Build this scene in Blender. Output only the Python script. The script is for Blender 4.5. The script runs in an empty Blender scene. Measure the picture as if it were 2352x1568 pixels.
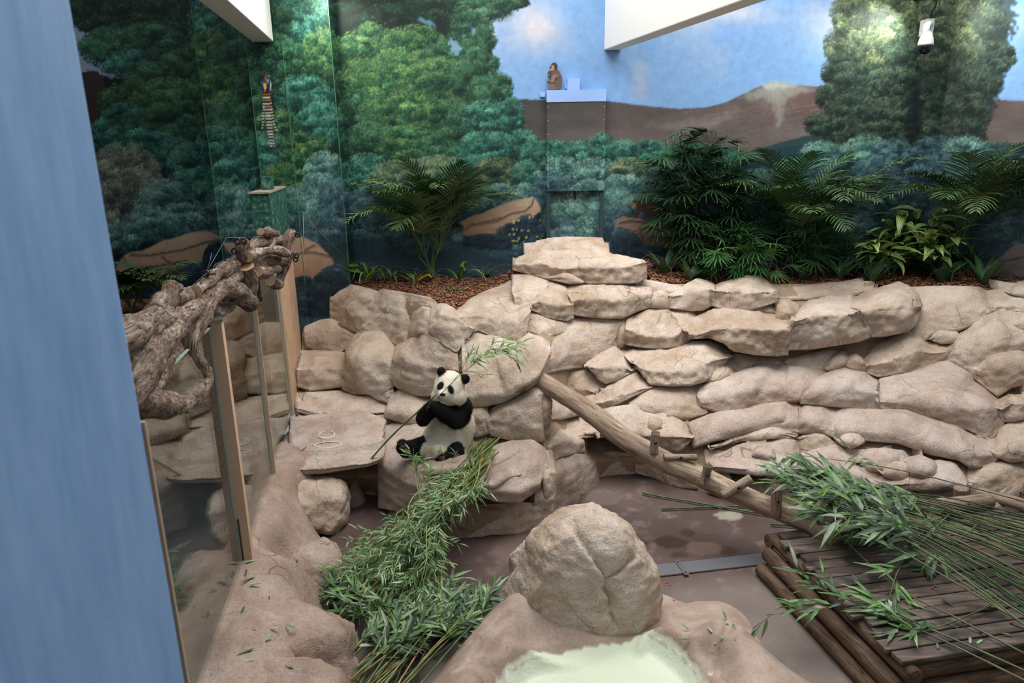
import bpy, bmesh, math, random
import numpy as np
from mathutils import Vector, Matrix, noise as mnoise

# ------------------------------------------------------------------ camera, sky, lights, exposure
F, CX, CY = 1590.0, 1176.0, 784.0          # focal length and centre, in pixels of a 2352 x 1568 frame
NADIR = np.array([1270.0, 6540.0])         # where the verticals meet
CAM_H = 4.0
_d = np.array([NADIR[0]-CX, -(NADIR[1]-CY), -F]); _d /= np.linalg.norm(_d)
_up = -_d
_fw = np.array([0, 0, -1.0]); _fw = _fw-_up*(_fw@_up); _fw /= np.linalg.norm(_fw)
_rt = np.cross(_fw, _up)
RC = np.array([_rt, _fw, _up])             # camera -> world
CPOS = np.array([0, 0, CAM_H])
scene = bpy.context.scene
col = scene.collection
cam_data = bpy.data.cameras.new('camera')
cam_data.sensor_width = 36.0
cam_data.lens = F/2352*36
cam_data.clip_start = 0.05
cam_data.dof.use_dof = True
cam_data.dof.focus_distance = 7.6
cam_data.dof.aperture_fstop = 3.2
cam = bpy.data.objects.new('camera', cam_data)
col.objects.link(cam)
M4 = Matrix.Identity(4)
for i in range(3):
    for j in range(3):
        M4[i][j] = RC[i][j]
    M4[i][3] = CPOS[i]
cam.matrix_world = M4
scene.camera = cam

world = bpy.data.worlds.new('overcast_sky')
scene.world = world
world.use_nodes = True
_bg = world.node_tree.nodes['Background']
_bg.inputs[0].default_value = (0.86, 0.93, 1.0, 1)
_bg.inputs[1].default_value = 0.56

def area_light(name, loc, rot, sx, sy, power, colr):
    l = bpy.data.lights.new(name, 'AREA'); l.shape = 'RECTANGLE'
    l.size, l.size_y, l.energy, l.color = sx, sy, power, colr
    o = bpy.data.objects.new(name, l); col.objects.link(o)
    o.location = loc; o.rotation_euler = rot
    return o
# daylight falling through the glazed roof
area_light('roof_skylight', (1.8, 7.2, 8.6), (math.radians(-6), math.radians(4), 0), 7.0, 5.0, 860, (1.0, 0.97, 0.93))
vs = scene.view_settings
vs.view_transform = 'Standard'; vs.look = 'None'; vs.gamma = 1.0; vs.use_curve_mapping = False
vs.exposure = 0.1
cy = scene.cycles
cy.max_bounces = 4; cy.diffuse_bounces = 2; cy.glossy_bounces = 3; cy.transmission_bounces = 4; cy.transparent_max_bounces = 10
cy.use_adaptive_sampling = True; cy.adaptive_threshold = 0.045; cy.adaptive_min_samples = 12
cy.caustics_reflective = False; cy.caustics_refractive = False

# ------------------------------------------------------------------ geometry helpers
def rays(px, py):
    px = np.asarray(px, float); py = np.asarray(py, float)
    v = np.stack([(px-CX)/F, -(py-CY)/F, -np.ones_like(px)], -1)
    return v@RC.T
def ony(px, py, y):
    r = rays(px, py); t = np.asarray(y, float)/r[..., 1]
    return CPOS+r*t[..., None]
def onz(px, py, z):
    r = rays(px, py); t = (np.asarray(z, float)-CAM_H)/r[..., 2]
    return CPOS+r*t[..., None]
def onplane(px, py, p, n):
    r = rays(px, py); t = ((np.asarray(p, float)-CPOS)@np.asarray(n, float))/(r@np.asarray(n, float))
    return CPOS+r*t[..., None]
def proj(P):
    v = (np.asarray(P, float)-CPOS)@RC
    return CX+F*v[..., 0]/-v[..., 2], CY-F*v[..., 1]/-v[..., 2]

def _hash(ix, iy, iz, seed):
    h = (ix*374761393+iy*668265263+iz*2147483647+seed*974634777) & 0xFFFFFFFF
    h = ((h ^ (h >> 13))*1274126177) & 0xFFFFFFFF
    h = h ^ (h >> 16)
    return (h & 0xFFFFFF)/float(0xFFFFFF)*2-1
def vnoise(P, seed=0):
    P = np.asarray(P, float); i = np.floor(P).astype(np.int64); f = P-i; f = f*f*f*(f*(f*6-15)+10)
    out = 0
    for dx in (0, 1):
        wx = f[..., 0] if dx else 1-f[..., 0]
        for dy in (0, 1):
            wy = f[..., 1] if dy else 1-f[..., 1]
            for dz in (0, 1):
                wz = f[..., 2] if dz else 1-f[..., 2]
                out = out+wx*wy*wz*_hash(i[..., 0]+dx, i[..., 1]+dy, i[..., 2]+dz, seed)
    return out
def fbm(P, scale=1.0, octv=4, seed=0, gain=0.5):
    P = np.asarray(P, float)*scale; a = 1.0; s = 0; tot = 0
    for k in range(octv):
        s = s+a*vnoise(P+17.3*k, seed+k); tot += a; a *= gain; P = P*2.03
    return s/tot

def make_obj(name, me, mat=None, parent=None):
    o = bpy.data.objects.new(name, me); col.objects.link(o)
    if mat is not None and len(me.materials) == 0:
        me.materials.append(mat)
    if parent is not None:
        o.parent = parent
    return o
def mesh_data(name, V, Fc, smooth=True, mat=None, colors=None, mats=None, midx=None):
    me = bpy.data.meshes.new(name)
    me.from_pydata([tuple(map(float, v)) for v in V] if not isinstance(V, np.ndarray) else V.tolist(), [], Fc if not isinstance(Fc, np.ndarray) else Fc.tolist())
    if smooth:
        me.polygons.foreach_set('use_smooth', np.ones(len(me.polygons), bool))
    if mat is not None:
        me.materials.append(mat)
    for m in (mats or []):
        me.materials.append(m)
    if midx is not None:
        me.polygons.foreach_set('material_index', np.asarray(midx, np.int32))
    if colors is not None:
        ca = me.color_attributes.new('paint', 'FLOAT_COLOR', 'POINT')
        c4 = np.ones((len(V), 4), np.float32); c4[:, :3] = colors
        ca.data.foreach_set('color', c4.ravel())
    me.update()
    return me
def mesh(name, V, Fc, mat=None, parent=None, smooth=True, colors=None, **kw):
    return make_obj(name, mesh_data(name, V, Fc, smooth, mat, colors, **kw), None, parent)
def grid_faces(n, m, off=0, wrap=False):
    """n rows of m columns"""
    i, j = np.meshgrid(np.arange(n-1), np.arange(m if wrap else m-1), indexing='ij')
    j2 = (j+1) % m
    return np.stack([i*m+j, i*m+j2, (i+1)*m+j2, (i+1)*m+j], -1).reshape(-1, 4)+off
def tag(o, label=None, cat=None, group=None, kind=None):
    if label: o['label'] = label
    if cat: o['category'] = cat
    if group: o['group'] = group
    if kind: o['kind'] = kind
    return o
def empty(name, loc=(0, 0, 0)):
    o = bpy.data.objects.new(name, None); col.objects.link(o); o.location = loc; o.empty_display_size = 0.05
    return o
def box_vf(x0, x1, y0, y1, z0, z1):
    V = [(x0, y0, z0), (x1, y0, z0), (x1, y1, z0), (x0, y1, z0), (x0, y0, z1), (x1, y0, z1), (x1, y1, z1), (x0, y1, z1)]
    Fc = [(0, 3, 2, 1), (4, 5, 6, 7), (0, 1, 5, 4), (1, 2, 6, 5), (2, 3, 7, 6), (3, 0, 4, 7)]
    return V, Fc
def resample(P, n):
    P = np.asarray(P, float); d = np.r_[0, np.cumsum(np.linalg.norm(np.diff(P, axis=0), axis=1))]
    s = np.linspace(0, d[-1], n)
    return np.stack([np.interp(s, d, P[:, k]) for k in range(P.shape[1])], -1)
def catmull(P, n):
    P = np.asarray(P, float)
    Q = np.vstack([2*P[0]-P[1], P, 2*P[-1]-P[-2]])
    out = []
    t = np.linspace(0, len(P)-1-1e-9, n)
    k = t.astype(int); u = (t-k)[:, None]
    p0, p1, p2, p3 = Q[k], Q[k+1], Q[k+2], Q[k+3]
    return 0.5*((2*p1)+(-p0+p2)*u+(2*p0-5*p1+4*p2-p3)*u*u+(-p0+3*p1-3*p2+p3)*u**3)
def tube_vf(P, rad, seg=8, cap=True, rough=0.0, seed=0, flat=1.0):
    """tube along points P (n,3) with radii; returns V, F (quads + caps)"""
    P = np.asarray(P, float); n = len(P); rad = np.broadcast_to(np.asarray(rad, float), (n,))
    T = np.gradient(P, axis=0); T /= np.linalg.norm(T, axis=1)[:, None]+1e-12
    a = np.array([0, 0, 1.0]) if abs(T[0, 2]) < 0.9 else np.array([1.0, 0, 0])
    N = np.cross(T[0], a); N /= np.linalg.norm(N)
    V = []; ang = np.arange(seg)/seg*2*np.pi
    for i in range(n):
        N = N-T[i]*(N@T[i]); N /= np.linalg.norm(N)+1e-12
        B = np.cross(T[i], N)
        V.append(P[i]+rad[i]*(np.cos(ang)[:, None]*N+flat*np.sin(ang)[:, None]*B))
    V = np.array(V)
    if rough:
        q = V.reshape(-1, 3)
        k = fbm(q, 9.0, 3, seed)
        C = np.repeat(P[:, None], seg, 1).reshape(-1, 3)
        V = (C+(q-C)*(1+rough*k)[:, None]).reshape(n, seg, 3)
    Fc = grid_faces(n, seg, wrap=True).tolist()
    V = V.reshape(-1, 3)
    if cap:
        Fc.append(list(range(seg))[::-1]); Fc.append(list(range((n-1)*seg, n*seg)))
    return V, Fc
def tube_coords(P, rad, seg):
    P = np.asarray(P, float); n = len(P); s = np.r_[0, np.cumsum(np.linalg.norm(np.diff(P, axis=0), axis=1))]; a = np.arange(seg)/seg*2*np.pi
    r = np.broadcast_to(np.asarray(rad, float), (n,))
    return np.stack([np.repeat(s[:, None], seg, 1), r[:, None]*np.cos(a)[None], r[:, None]*np.sin(a)[None]], -1).reshape(-1, 3)
def flat_caps(o):
    me = o.data; k = len(me.polygons); sm = np.ones(k, bool); sm[-2:] = False; me.polygons.foreach_set('use_smooth', sm); return o
def merge(parts):
    V = []; Fc = []; o = 0; ids = []
    for k, (v, f) in enumerate(parts):
        V.append(np.asarray(v, float)); Fc += [[i+o for i in q] for q in (f.tolist() if isinstance(f, np.ndarray) else f)]
        ids += [k]*len(f); o += len(v)
    return np.vstack(V), Fc, ids
def grid_normals(G):
    du = np.gradient(G, axis=1); dv = np.gradient(G, axis=0)
    n = np.cross(du, dv); n /= np.linalg.norm(n, axis=-1)[..., None]+1e-9
    return n

# ------------------------------------------------------------------ material helpers
class NT:
    def __init__(self, name):
        self.m = bpy.data.materials.new(name); self.m.use_nodes = True
        self.t = self.m.node_tree; self.n = self.t.nodes; self.l = self.t.links
        self.n.clear()
        self.out = self.n.new('ShaderNodeOutputMaterial')
        self.b = self.n.new('ShaderNodeBsdfPrincipled')
        self.l.new(self.b.outputs[0], self.out.inputs[0])
        self.pos = None
    def node(self, t, **kw):
        nd = self.n.new(t)
        for k, v in kw.items(): setattr(nd, k, v)
        return nd
    def P(self):
        if self.pos is None: self.pos = self.node('ShaderNodeNewGeometry').outputs['Position']
        return self.pos
    def obj(self):
        return self.node('ShaderNodeTexCoord').outputs['Object']
    def map(self, vec, scale=(1, 1, 1), rot=(0, 0, 0)):
        m = self.node('ShaderNodeMapping'); m.inputs['Scale'].default_value = scale; m.inputs['Rotation'].default_value = rot
        self.l.new(vec, m.inputs[0]); return m.outputs[0]
    def noise(self, scale, detail=4, rough=0.55, vec=None, dist=0.0):
        nd = self.node('ShaderNodeTexNoise'); nd.inputs['Scale'].default_value = scale; nd.inputs['Detail'].default_value = detail
        nd.inputs['Roughness'].default_value = rough; nd.inputs['Distortion'].default_value = dist
        self.l.new(vec if vec is not None else self.P(), nd.inputs['Vector']); return nd.outputs[0]
    def voro(self, scale, feature='F1', vec=None, out=0):
        nd = self.node('ShaderNodeTexVoronoi', feature=feature); nd.inputs['Scale'].default_value = scale
        self.l.new(vec if vec is not None else self.P(), nd.inputs['Vector']); return nd.outputs[out]
    def ramp(self, fac, stops, interp='LINEAR'):
        r = self.node('ShaderNodeValToRGB'); r.color_ramp.interpolation = interp
        el = r.color_ramp.elements
        while len(el) < len(stops): el.new(0.5)
        for e, (p, c) in zip(el, stops):
            e.position = p; e.color = (*c, 1) if len(c) == 3 else c
        self.l.new(fac, r.inputs[0]); return r.outputs[0]
    def mix(self, fac, a, b, mode='MIX'):
        m = self.node('ShaderNodeMix', data_type='RGBA', blend_type=mode)
        for s, v in ((m.inputs[0], fac), (m.inputs[6], a), (m.inputs[7], b)):
            if isinstance(v, (int, float)): s.default_value = v
            elif isinstance(v, tuple): s.default_value = (*v, 1) if len(v) == 3 else v
            else: self.l.new(v, s)
        return m.outputs[2]
    def math(self, op, a, b=0.0, clamp=False):
        m = self.node('ShaderNodeMath', operation=op); m.use_clamp = clamp
        for s, v in ((m.inputs[0], a), (m.inputs[1], b)):
            if isinstance(v, (int, float)): s.default_value = v
            else: self.l.new(v, s)
        return m.outputs[0]
    def attr(self, name):
        return self.node('ShaderNodeAttribute', attribute_name=name).outputs['Color']
    def rand(self):
        return self.node('ShaderNodeObjectInfo').outputs['Random']
    def bump(self, height, strength=0.3, dist=0.02, prev=None):
        b = self.node('ShaderNodeBump'); b.inputs['Strength'].default_value = strength; b.inputs['Distance'].default_value = dist
        self.l.new(height, b.inputs['Height'])
        if prev is not None: self.l.new(prev, b.inputs['Normal'])
        return b.outputs[0]
    def set(self, color=None, rough=None, normal=None, spec=None, **kw):
        b = self.b
        for key, v in (('Base Color', color), ('Roughness', rough), ('Normal', normal), ('Specular IOR Level', spec), *kw.items()):
            if v is None: continue
            if isinstance(v, (int, float)): b.inputs[key].default_value = v
            elif isinstance(v, tuple): b.inputs[key].default_value = (*v, 1) if len(v) == 3 else v
            else: self.l.new(v, b.inputs[key])
        return self.m
def plain(name, c, rough=0.6, metal=0.0, spec=0.5, var=0.0, bump=0.0, scale=30):
    t = NT(name)
    if var or bump:
        n = t.noise(scale, 4)
        cc = t.mix(n, tuple(x*(1-var) for x in c), tuple(min(1, x*(1+var)) for x in c))
        t.set(cc, rough, t.bump(n, bump, 0.01) if bump else None, spec)
    else:
        t.set(tuple(c), rough, None, spec)
    t.b.inputs['Metallic'].default_value = metal
    return t.m
def S(r, g, b):
    """sRGB 0-255 -> linear"""
    f = lambda c: c/12.92 if c <= 0.04045 else ((c+0.055)/1.055)**2.4
    return (f(r/255), f(g/255), f(b/255))
# ------------------------------------------------------------------ rockwork materials
def rock_material(name, stops, warm, bump=0.55, moss=0.5):
    t = NT(name)
    r = t.rand()
    big = t.noise(1.1, 2, 0.6)
    mid = t.noise(4.5, 3, 0.6)
    mixn = t.math('ADD', t.math('MULTIPLY', big, 0.55), t.math('MULTIPLY', mid, 0.45))
    mixn = t.math('ADD', mixn, t.math('MULTIPLY', t.math('SUBTRACT', r, 0.5), 0.10))
    c = t.ramp(mixn, stops)
    # brushed ochre pigment in patches, algae, pale lime bloom
    och = t.ramp(t.noise(2.3, 3, 0.65, dist=0.6), [(0.50, (0, 0, 0)), (0.68, (1, 1, 1))])
    c = t.mix(t.math('MULTIPLY', och, 0.6), c, warm)
    gr = t.ramp(t.noise(1.7, 4, 0.7, vec=t.map(t.P(), (1, 1, 1.7), (0.3, 0.2, 1.0))), [(0.58, (0, 0, 0)), (0.74, (1, 1, 1))])
    c = t.mix(t.math('MULTIPLY', gr, moss), c, S(150, 144, 118))
    pale = t.ramp(t.noise(3.1, 4, 0.7, vec=t.map(t.P(), (1, 1, 1), (1.0, 0.4, 2.0))), [(0.57, (0, 0, 0)), (0.75, (1, 1, 1))])
    c = t.mix(t.math('MULTIPLY', pale, 0.45), c, S(222, 210, 198))
    fine = t.noise(55, 3, 0.7)
    c = t.mix(t.math('MULTIPLY', t.ramp(fine, [(0.35, (1, 1, 1)), (0.52, (0, 0, 0))]), 0.4), c, S(118, 94, 74))
    # thin cracks
    warp = t.node('ShaderNodeVectorMath', operation='ADD')
    nz = t.node('ShaderNodeTexNoise'); nz.inputs['Scale'].default_value = 2.2; nz.inputs['Detail'].default_value = 2
    t.l.new(t.P(), nz.inputs['Vector'])
    sc = t.node('ShaderNodeVectorMath', operation='SCALE'); sc.inputs['Scale'].default_value = 0.55
    t.l.new(nz.outputs[1], sc.inputs[0]); t.l.new(t.P(), warp.inputs[0]); t.l.new(sc.outputs[0], warp.inputs[1])
    ve = t.voro(1.5, 'DISTANCE_TO_EDGE', warp.outputs[0])
    crack = t.ramp(ve, [(0.0, (1, 1, 1)), (0.012, (0, 0, 0))])
    cmask = t.ramp(t.noise(1.9, 1, 0.5, vec=t.map(t.P(), (1, 1, 1), (0, 1.3, 0.5))), [(0.53, (0, 0, 0)), (0.62, (1, 1, 1))])
    crack = t.math('MULTIPLY', crack, cmask)
    c = t.mix(t.math('MULTIPLY', crack, 0.75), c, S(84, 66, 52))
    h = t.math('ADD', t.math('MULTIPLY', t.noise(13, 4, 0.68), 0.9), t.math('MULTIPLY', fine, 0.35))
    return t.set(c, t.ramp(mid, [(0.3, (0.62,)*3), (0.7, (0.85,)*3)]), t.bump(h, bump, 0.035), 0.35)
STOPS = [(0.30, S(164, 143, 126)), (0.43, S(190, 170, 152)), (0.55, S(208, 191, 176)), (0.68, S(218, 206, 194))]
M_ROCK = rock_material('cast_sandstone', STOPS, S(172, 142, 114))
M_ROCK_L = rock_material('worn_pink_sandstone', [(0.3, S(158, 138, 126)), (0.45, S(184, 165, 152)), (0.56, S(202, 185, 174)), (0.7, S(208, 197, 189))], S(166, 136, 116), 0.6, 0.35)
M_LEDGE = rock_material('trodden_sandstone', [(0.3, S(136, 114, 102)), (0.45, S(160, 138, 125)), (0.56, S(180, 158, 145)), (0.7, S(188, 172, 160))], S(158, 126, 108), 0.6, 0.35)
M_JOINT = rock_material('rock_joint', [(0.3, S(140, 116, 94)), (0.45, S(160, 136, 112)), (0.56, S(176, 152, 128)), (0.7, S(182, 162, 140))], S(150, 124, 98))

# ------------------------------------------------------------------ base of the rock wall: heights read along the cliff
CTRL = [ # px, py, height
 # foot of the wall on the yard floor
 (1275,1205,0),(1300,1175,0),(1372,1100,0),(1470,1092,0),(1560,1115,0),(1650,1140,0),(1800,1165,0),(2000,1190,0),(2200,1205,0),(2352,1215,0),(2600,1235,0),
 (1030,1240,0),(1110,1232,0),(1200,1222,0),(780,1145,0),(860,1138,0),(900,1200,0),(960,1235,0),
 # lower ledges of the right part
 (1330,1080,.30),(1400,1050,.30),(1520,1050,.32),(1650,1075,.33),(1800,1095,.32),(2000,1115,.33),(2200,1125,.33),(2352,1130,.36),(2600,1140,.38),
 (1320,1000,.62),(1450,990,.62),(1600,1000,.60),(1750,1010,.58),(1900,1005,.60),(2100,1030,.60),(2300,1050,.62),(2600,1060,.65),
 (1290,940,.85),(1400,920,.95),(1550,910,.98),(1700,920,.92),(1850,930,.90),(2050,930,.92),(2250,960,.90),(2600,960,1.0),
 (1300,870,1.18),(1420,840,1.25),(1560,840,1.25),(1720,850,1.18),(1900,840,1.22),(2100,850,1.20),(2300,860,1.25),(2600,860,1.4),
 (1330,790,1.52),(1480,790,1.45),(1650,800,1.40),(1850,800,1.42),(2050,790,1.48),(2250,780,1.58),(2600,770,1.8),
 (1280,730,1.88),(1400,735,1.82),(1600,720,1.80),(1800,720,1.82),(2000,710,1.88),(2200,710,1.92),(2350,700,2.0),(2600,690,2.1),
 (1320,690,2.05),(1450,680,2.05),(1600,675,2.05),(1800,670,2.08),(2000,665,2.10),(2200,670,2.12),(2350,660,2.14),
 (1600,632,2.26),(1800,634,2.22),(2050,640,2.20),(2300,655,2.16),(2600,660,2.15),
 # stack under the door
 (1330,652,2.22),(1200,640,2.26),(1470,640,2.28),(1330,600,2.52),(1210,600,2.50),(1440,595,2.50),(1330,556,2.72),(1250,560,2.70),(1390,560,2.70),
 # prow between the two yards
 (1262,1130,.32),(1250,1040,.72),(1250,960,1.05),(1252,890,1.32),(1250,800,1.70),(1225,740,1.90),(1210,690,2.08),(1190,650,2.2),
 (1180,1130,.45),(1100,1140,.48),(1170,1060,.62),(1180,980,.90),(1150,910,1.20),(1150,850,1.42),(1150,790,1.70),(1130,740,1.92),(1120,690,2.08),(1090,670,2.14),
 (1040,1060,.60),(990,1050,.60),(940,1060,.60),(1050,1000,.72),(1060,940,.98),(1000,930,.98),(1010,860,1.32),(1000,800,1.68),(1010,760,1.88),(1020,720,2.05),(1045,700,2.12),
 # ledge and steps beside the glass
 (900,1060,.60),(920,990,.68),(930,950,.82),(860,1065,.58),(800,1070,.58),(750,1078,.58),(700,1040,.70),(780,1000,.72),(700,960,.74),(850,960,.74),(760,930,.78),(700,900,.90),
 (860,900,.92),(800,890,.92),(740,880,.92),(700,850,1.02),(850,840,1.18),(760,830,1.12),(700,800,1.28),(780,790,1.36),(860,780,1.48),(920,820,1.36),(740,760,1.52),(700,755,1.55),
 (830,740,1.68),(900,760,1.62),(920,710,1.95),(800,700,1.90),(830,665,2.12),(900,675,2.12),(960,690,2.12),
 (700,1100,.5),(720,1130,.42),
]
_C = np.array(CTRL, float); _X = _C[:, :2]/300.0
def _tps(r2): return 0.5*r2*np.log(r2+1e-12)
_n = len(_X); _A = np.zeros((_n+3, _n+3))
_A[:_n, :_n] = _tps(((_X[:, None]-_X[None])**2).sum(-1))+np.eye(_n)*0.0006
_A[:_n, _n] = 1; _A[:_n, _n+1:] = _X; _A[_n, :_n] = 1; _A[_n+1:, :_n] = _X.T
_W = np.linalg.solve(_A, np.r_[_C[:, 2], 0, 0, 0])
def height0(px, py):
    px = np.asarray(px, float); py = np.asarray(py, float)
    Q = np.stack([px, py], -1).reshape(-1, 2)/300.0
    K = _tps(((Q[:, None]-_X[None])**2).sum(-1))
    return (K@_W[:_n]+_W[_n]+Q@_W[_n+1:]).reshape(px.shape)
def depth0(px, py):
    z = np.clip(height0(px, py), -0.05, 2.9)
    return onz(px, py, z)[..., 1]

def build_rock_base():
    gx = np.arange(676, 2620, 9.0); gy = np.arange(540, 1262, 8.0)
    PX, PY = np.meshgrid(gx, gy)
    z = height0(PX, PY)
    ok = (z > -0.09)
    top = np.interp(gx, [676, 760, 800, 900, 1045, 1110, 1170, 1185, 1215, 1250, 1380, 1410, 1475, 1500, 1580, 1790, 2000, 2120, 2300, 2620],
                    [752, 728, 676, 668, 706, 690, 655, 610, 575, 552, 550, 575, 600, 640, 640, 642, 644, 656, 662, 670])
    ok &= PY >= top[None, :]+6
    left = np.interp(gy, [540, 740, 900, 960, 1060, 1100, 1140, 1262], [790, 690, 682, 676, 676, 690, 735, 830])
    ok &= PX >= left[:, None]
    z = np.clip(z, -0.09, 3)
    y = onz(PX, PY, z)[..., 1]+0.03
    G = ony(PX, PY, y)
    G += grid_normals(G)*(-1)*0
    G[..., 1] += 0.03*fbm(G, 2.2, 3, 5)
    # dark mouths of the low dens, set back into the wall
    for (x0, x1, y0, y1, dep) in DENS:
        w = np.clip(np.minimum(np.minimum(PX-x0, x1-PX)/10.0, np.minimum(PY-y0, y1-PY)/6.0), 0, 1)
        G[..., 1] += w*dep
    idx = -np.ones(PX.shape, int); idx[ok] = np.arange(ok.sum())
    a, b, c, d = idx[:-1, :-1], idx[1:, :-1], idx[1:, 1:], idx[:-1, 1:]
    m = (a >= 0) & (b >= 0) & (c >= 0) & (d >= 0)
    Fq = np.stack([a[m], b[m], c[m], d[m]], -1)
    o = mesh('wall_rockwork', G[ok], Fq, M_JOINT)  # base surface of the stepped rock wall
    tag(o, 'sandstone coloured climbing rock wall stepping up to the planted beds', kind='structure')
    return o
DENS = [(742, 884, 1062, 1090, .9), (1092, 1218, 1140, 1168, .9), (1350, 1530, 996, 1050, .9), (1648, 1760, 1078, 1104, .5), (2140, 2225, 1112, 1140, .5)]
rockwork = build_rock_base()

ZM = {'A': (660, 580, 3.267), 'B': (1200, 540, 3.016), 'C': (1700, 580, 3.1365), 'P': (660, 940, 2.497), 'D': (1050, 1050, 2.94), 'E': (1652, 960, 2.5786), 'W': (300, 700, 1.807)}
def zpx(z, pts):
    ox, oy, s = ZM[z]
    p = np.array(pts, float)
    return np.stack([ox+p[:, 0]/s, oy+p[:, 1]/s], -1)
ROCK_COUNT = 0
def rock(z, back, ridge, bottom, lean=0.18, out=0.05, bulge=0.035, amp=0.028, soft=1, mat=None, step=4.6, edge=6, under=0.22, dy=0.0, parent=None, name='rock', facets=None, grow=5.0):
    """one stone of the wall: bottom edge, brow and back edge of its top, each read left to right"""
    global ROCK_COUNT
    facets = (7 if soft < 2 else 3) if facets is None else facets
    ROCK_COUNT += 1; seed = ROCK_COUNT*7
    bk, rd, bt = zpx(z, back), zpx(z, ridge), zpx(z, bottom)
    cpx = np.vstack([bk, rd, bt]).mean(0)
    for q in (bk, rd, bt): q += (q-cpx)/(np.linalg.norm(q-cpx, axis=1)[:, None]+1)*grow
    wpx = max(np.ptp(bk[:, 0]), np.ptp(bt[:, 0]), np.ptp(rd[:, 0]))
    n = int(np.clip(wpx/step, 9, 110))
    bk, rd, bt = resample(bk, n), resample(rd, n), resample(bt, n)
    h1 = np.abs(bt-rd)[:, 1].max(); h2 = np.abs(rd-bk)[:, 1].max()
    m1 = int(np.clip(h1/step, 4, 40)); m2 = int(np.clip(h2/step, 4, 40))
    yb = depth0(bt[:, 0], bt[:, 1])-out+dy
    yb = np.convolve(np.pad(yb, 4, mode='edge'), np.ones(9)/9, 'valid')
    hh = np.clip(bt[:, 1]-rd[:, 1], 1, None)*yb/F
    yr = yb+lean*hh
    yt = np.maximum(depth0(bk[:, 0], bk[:, 1])-0.3*out+dy, yr+0.35*np.clip(rd[:, 1]-bk[:, 1], 0, None)*yb/F)
    Pb, Pr, Pt = ony(bt[:, 0], bt[:, 1], yb), ony(rd[:, 0], rd[:, 1], yr), ony(bk[:, 0], bk[:, 1], yt)
    rows = [Pb+(Pr-Pb)*u for u in np.linspace(0, 1, m1+1)]+[Pr+(Pt-Pr)*u for u in np.linspace(0, 1, m2+1)[1:]]
    G = np.array(rows)
    R = len(G)
    # soften the brow
    for _ in range(max(1, soft*2-1)):
        G[1:-1] = 0.25*G[:-2]+0.5*G[1:-1]+0.25*G[2:]
    N = grid_normals(G)
    N[N[..., 1] > 0] *= 1
    flip = np.sign((N*np.array([0, -1, 0.6])).sum(-1))[..., None]; flip[flip == 0] = 1
    N = N*flip
    # rounding towards every rim of the stone
    s = np.arange(n)*(wpx/n); se = np.minimum(s, s[-1]-s)/edge
    r1 = np.arange(R)*step; re = np.minimum(r1/(edge*0.55), (r1[-1]-r1)/(edge*0.8))
    e = np.minimum(np.clip(se, 0, 1)[None, :], np.clip(re, 0, 1)[:, None]*1.0)
    round_ = np.sqrt(np.clip(1-(1-e)**2, 0, 1))
    full = np.sin(np.pi*np.linspace(0.02, 0.98, n))[None, :]**0.5*np.sin(np.pi*np.linspace(0.05, 0.95, R))[:, None]**0.5
    disp = bulge*full-0.030*(1-round_)
    front = np.clip(1-np.arange(R)/(m1+0.5), 0, 1)[:, None]
    lo = fbm(G, 2.3, 3, seed); chip = np.abs(fbm(G, 6.5, 3, seed+3)); hi = fbm(G, 17, 3, seed+5)
    disp = disp+round_*(amp*lo*(0.6+0.6*(front > 0))-amp*chip*(0.55+0.6*(front > 0))+amp*0.30*hi*(1+0.9*(front > 0)))
    strata = vnoise(G*np.array([1.5, 1.5, 15.0]), seed+9)
    disp = disp+round_*amp*0.28*strata*(front > 0)
    if facets:   # broken faces
        rr_ = np.random.default_rng(seed); c_0 = G.reshape(-1, 3).mean(0); fd = 0
        for _ in range(facets):
            n_ = np.array([rr_.normal(0, .6), -rr_.uniform(.25, 1), rr_.uniform(-.2, 1)]); n_ /= np.linalg.norm(n_)
            q = (G-c_0)@n_; fd = np.maximum(fd, np.clip(q-np.quantile(q, rr_.uniform(.55, .85)), 0, .09))
        disp = disp-fd*round_*.55
    G = G+N*disp[..., None]
    # wrap the rims back into the wall so the stone is a solid body
    back_row = G[-1]+np.array([0, 0.16, -0.10]); und = G[0]+np.array([0, under, 0.015]); und2 = und+np.array([0, 0.1, 0.12])
    G = np.concatenate([und2[None], und[None], G, back_row[None]], 0)
    L = G[:, :1]+np.array([0.02, 0.20, -0.02]); Rr = G[:, -1:]+np.array([-0.02, 0.20, -0.02])
    G = np.concatenate([L, G, Rr], 1)
    V = G.reshape(-1, 3); Fq = grid_faces(G.shape[0], G.shape[1])[:, ::-1] if False else grid_faces(G.shape[0], G.shape[1])
    o = mesh(name, V, Fq, mat or M_ROCK, parent or rockwork)
    return o

# ---- the stones, left to right and top to bottom
R_ = rock
R_('A', [(333,312),(400,268),(480,250),(600,275),(690,300)], [(328,345),(420,335),(540,318),(620,350),(640,375)], [(328,495),(430,545),(540,600),(600,590),(640,560)], lean=.12, bulge=.07)
R_('A', [(630,345),(720,280),(860,310),(1060,340),(1105,380)], [(610,400),(740,385),(880,420),(1000,440),(1105,470)], [(545,605),(680,620),(830,695),(930,645),(1000,590)], lean=.15, bulge=.07)
R_('A', [(1085,400),(1150,385),(1200,400),(1255,440)], [(1070,500),(1160,470),(1250,490),(1400,565)], [(1060,590),(1180,690),(1265,740),(1330,640)], lean=.35)
R_('A', [(1262,440),(1400,350),(1540,290),(1680,215),(1740,225),(1812,290)], [(1290,480),(1450,470),(1600,500),(1720,520),(1815,420)], [(1330,660),(1440,570),(1600,650),(1700,705),(1775,630)], lean=.45, bulge=.08)
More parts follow.
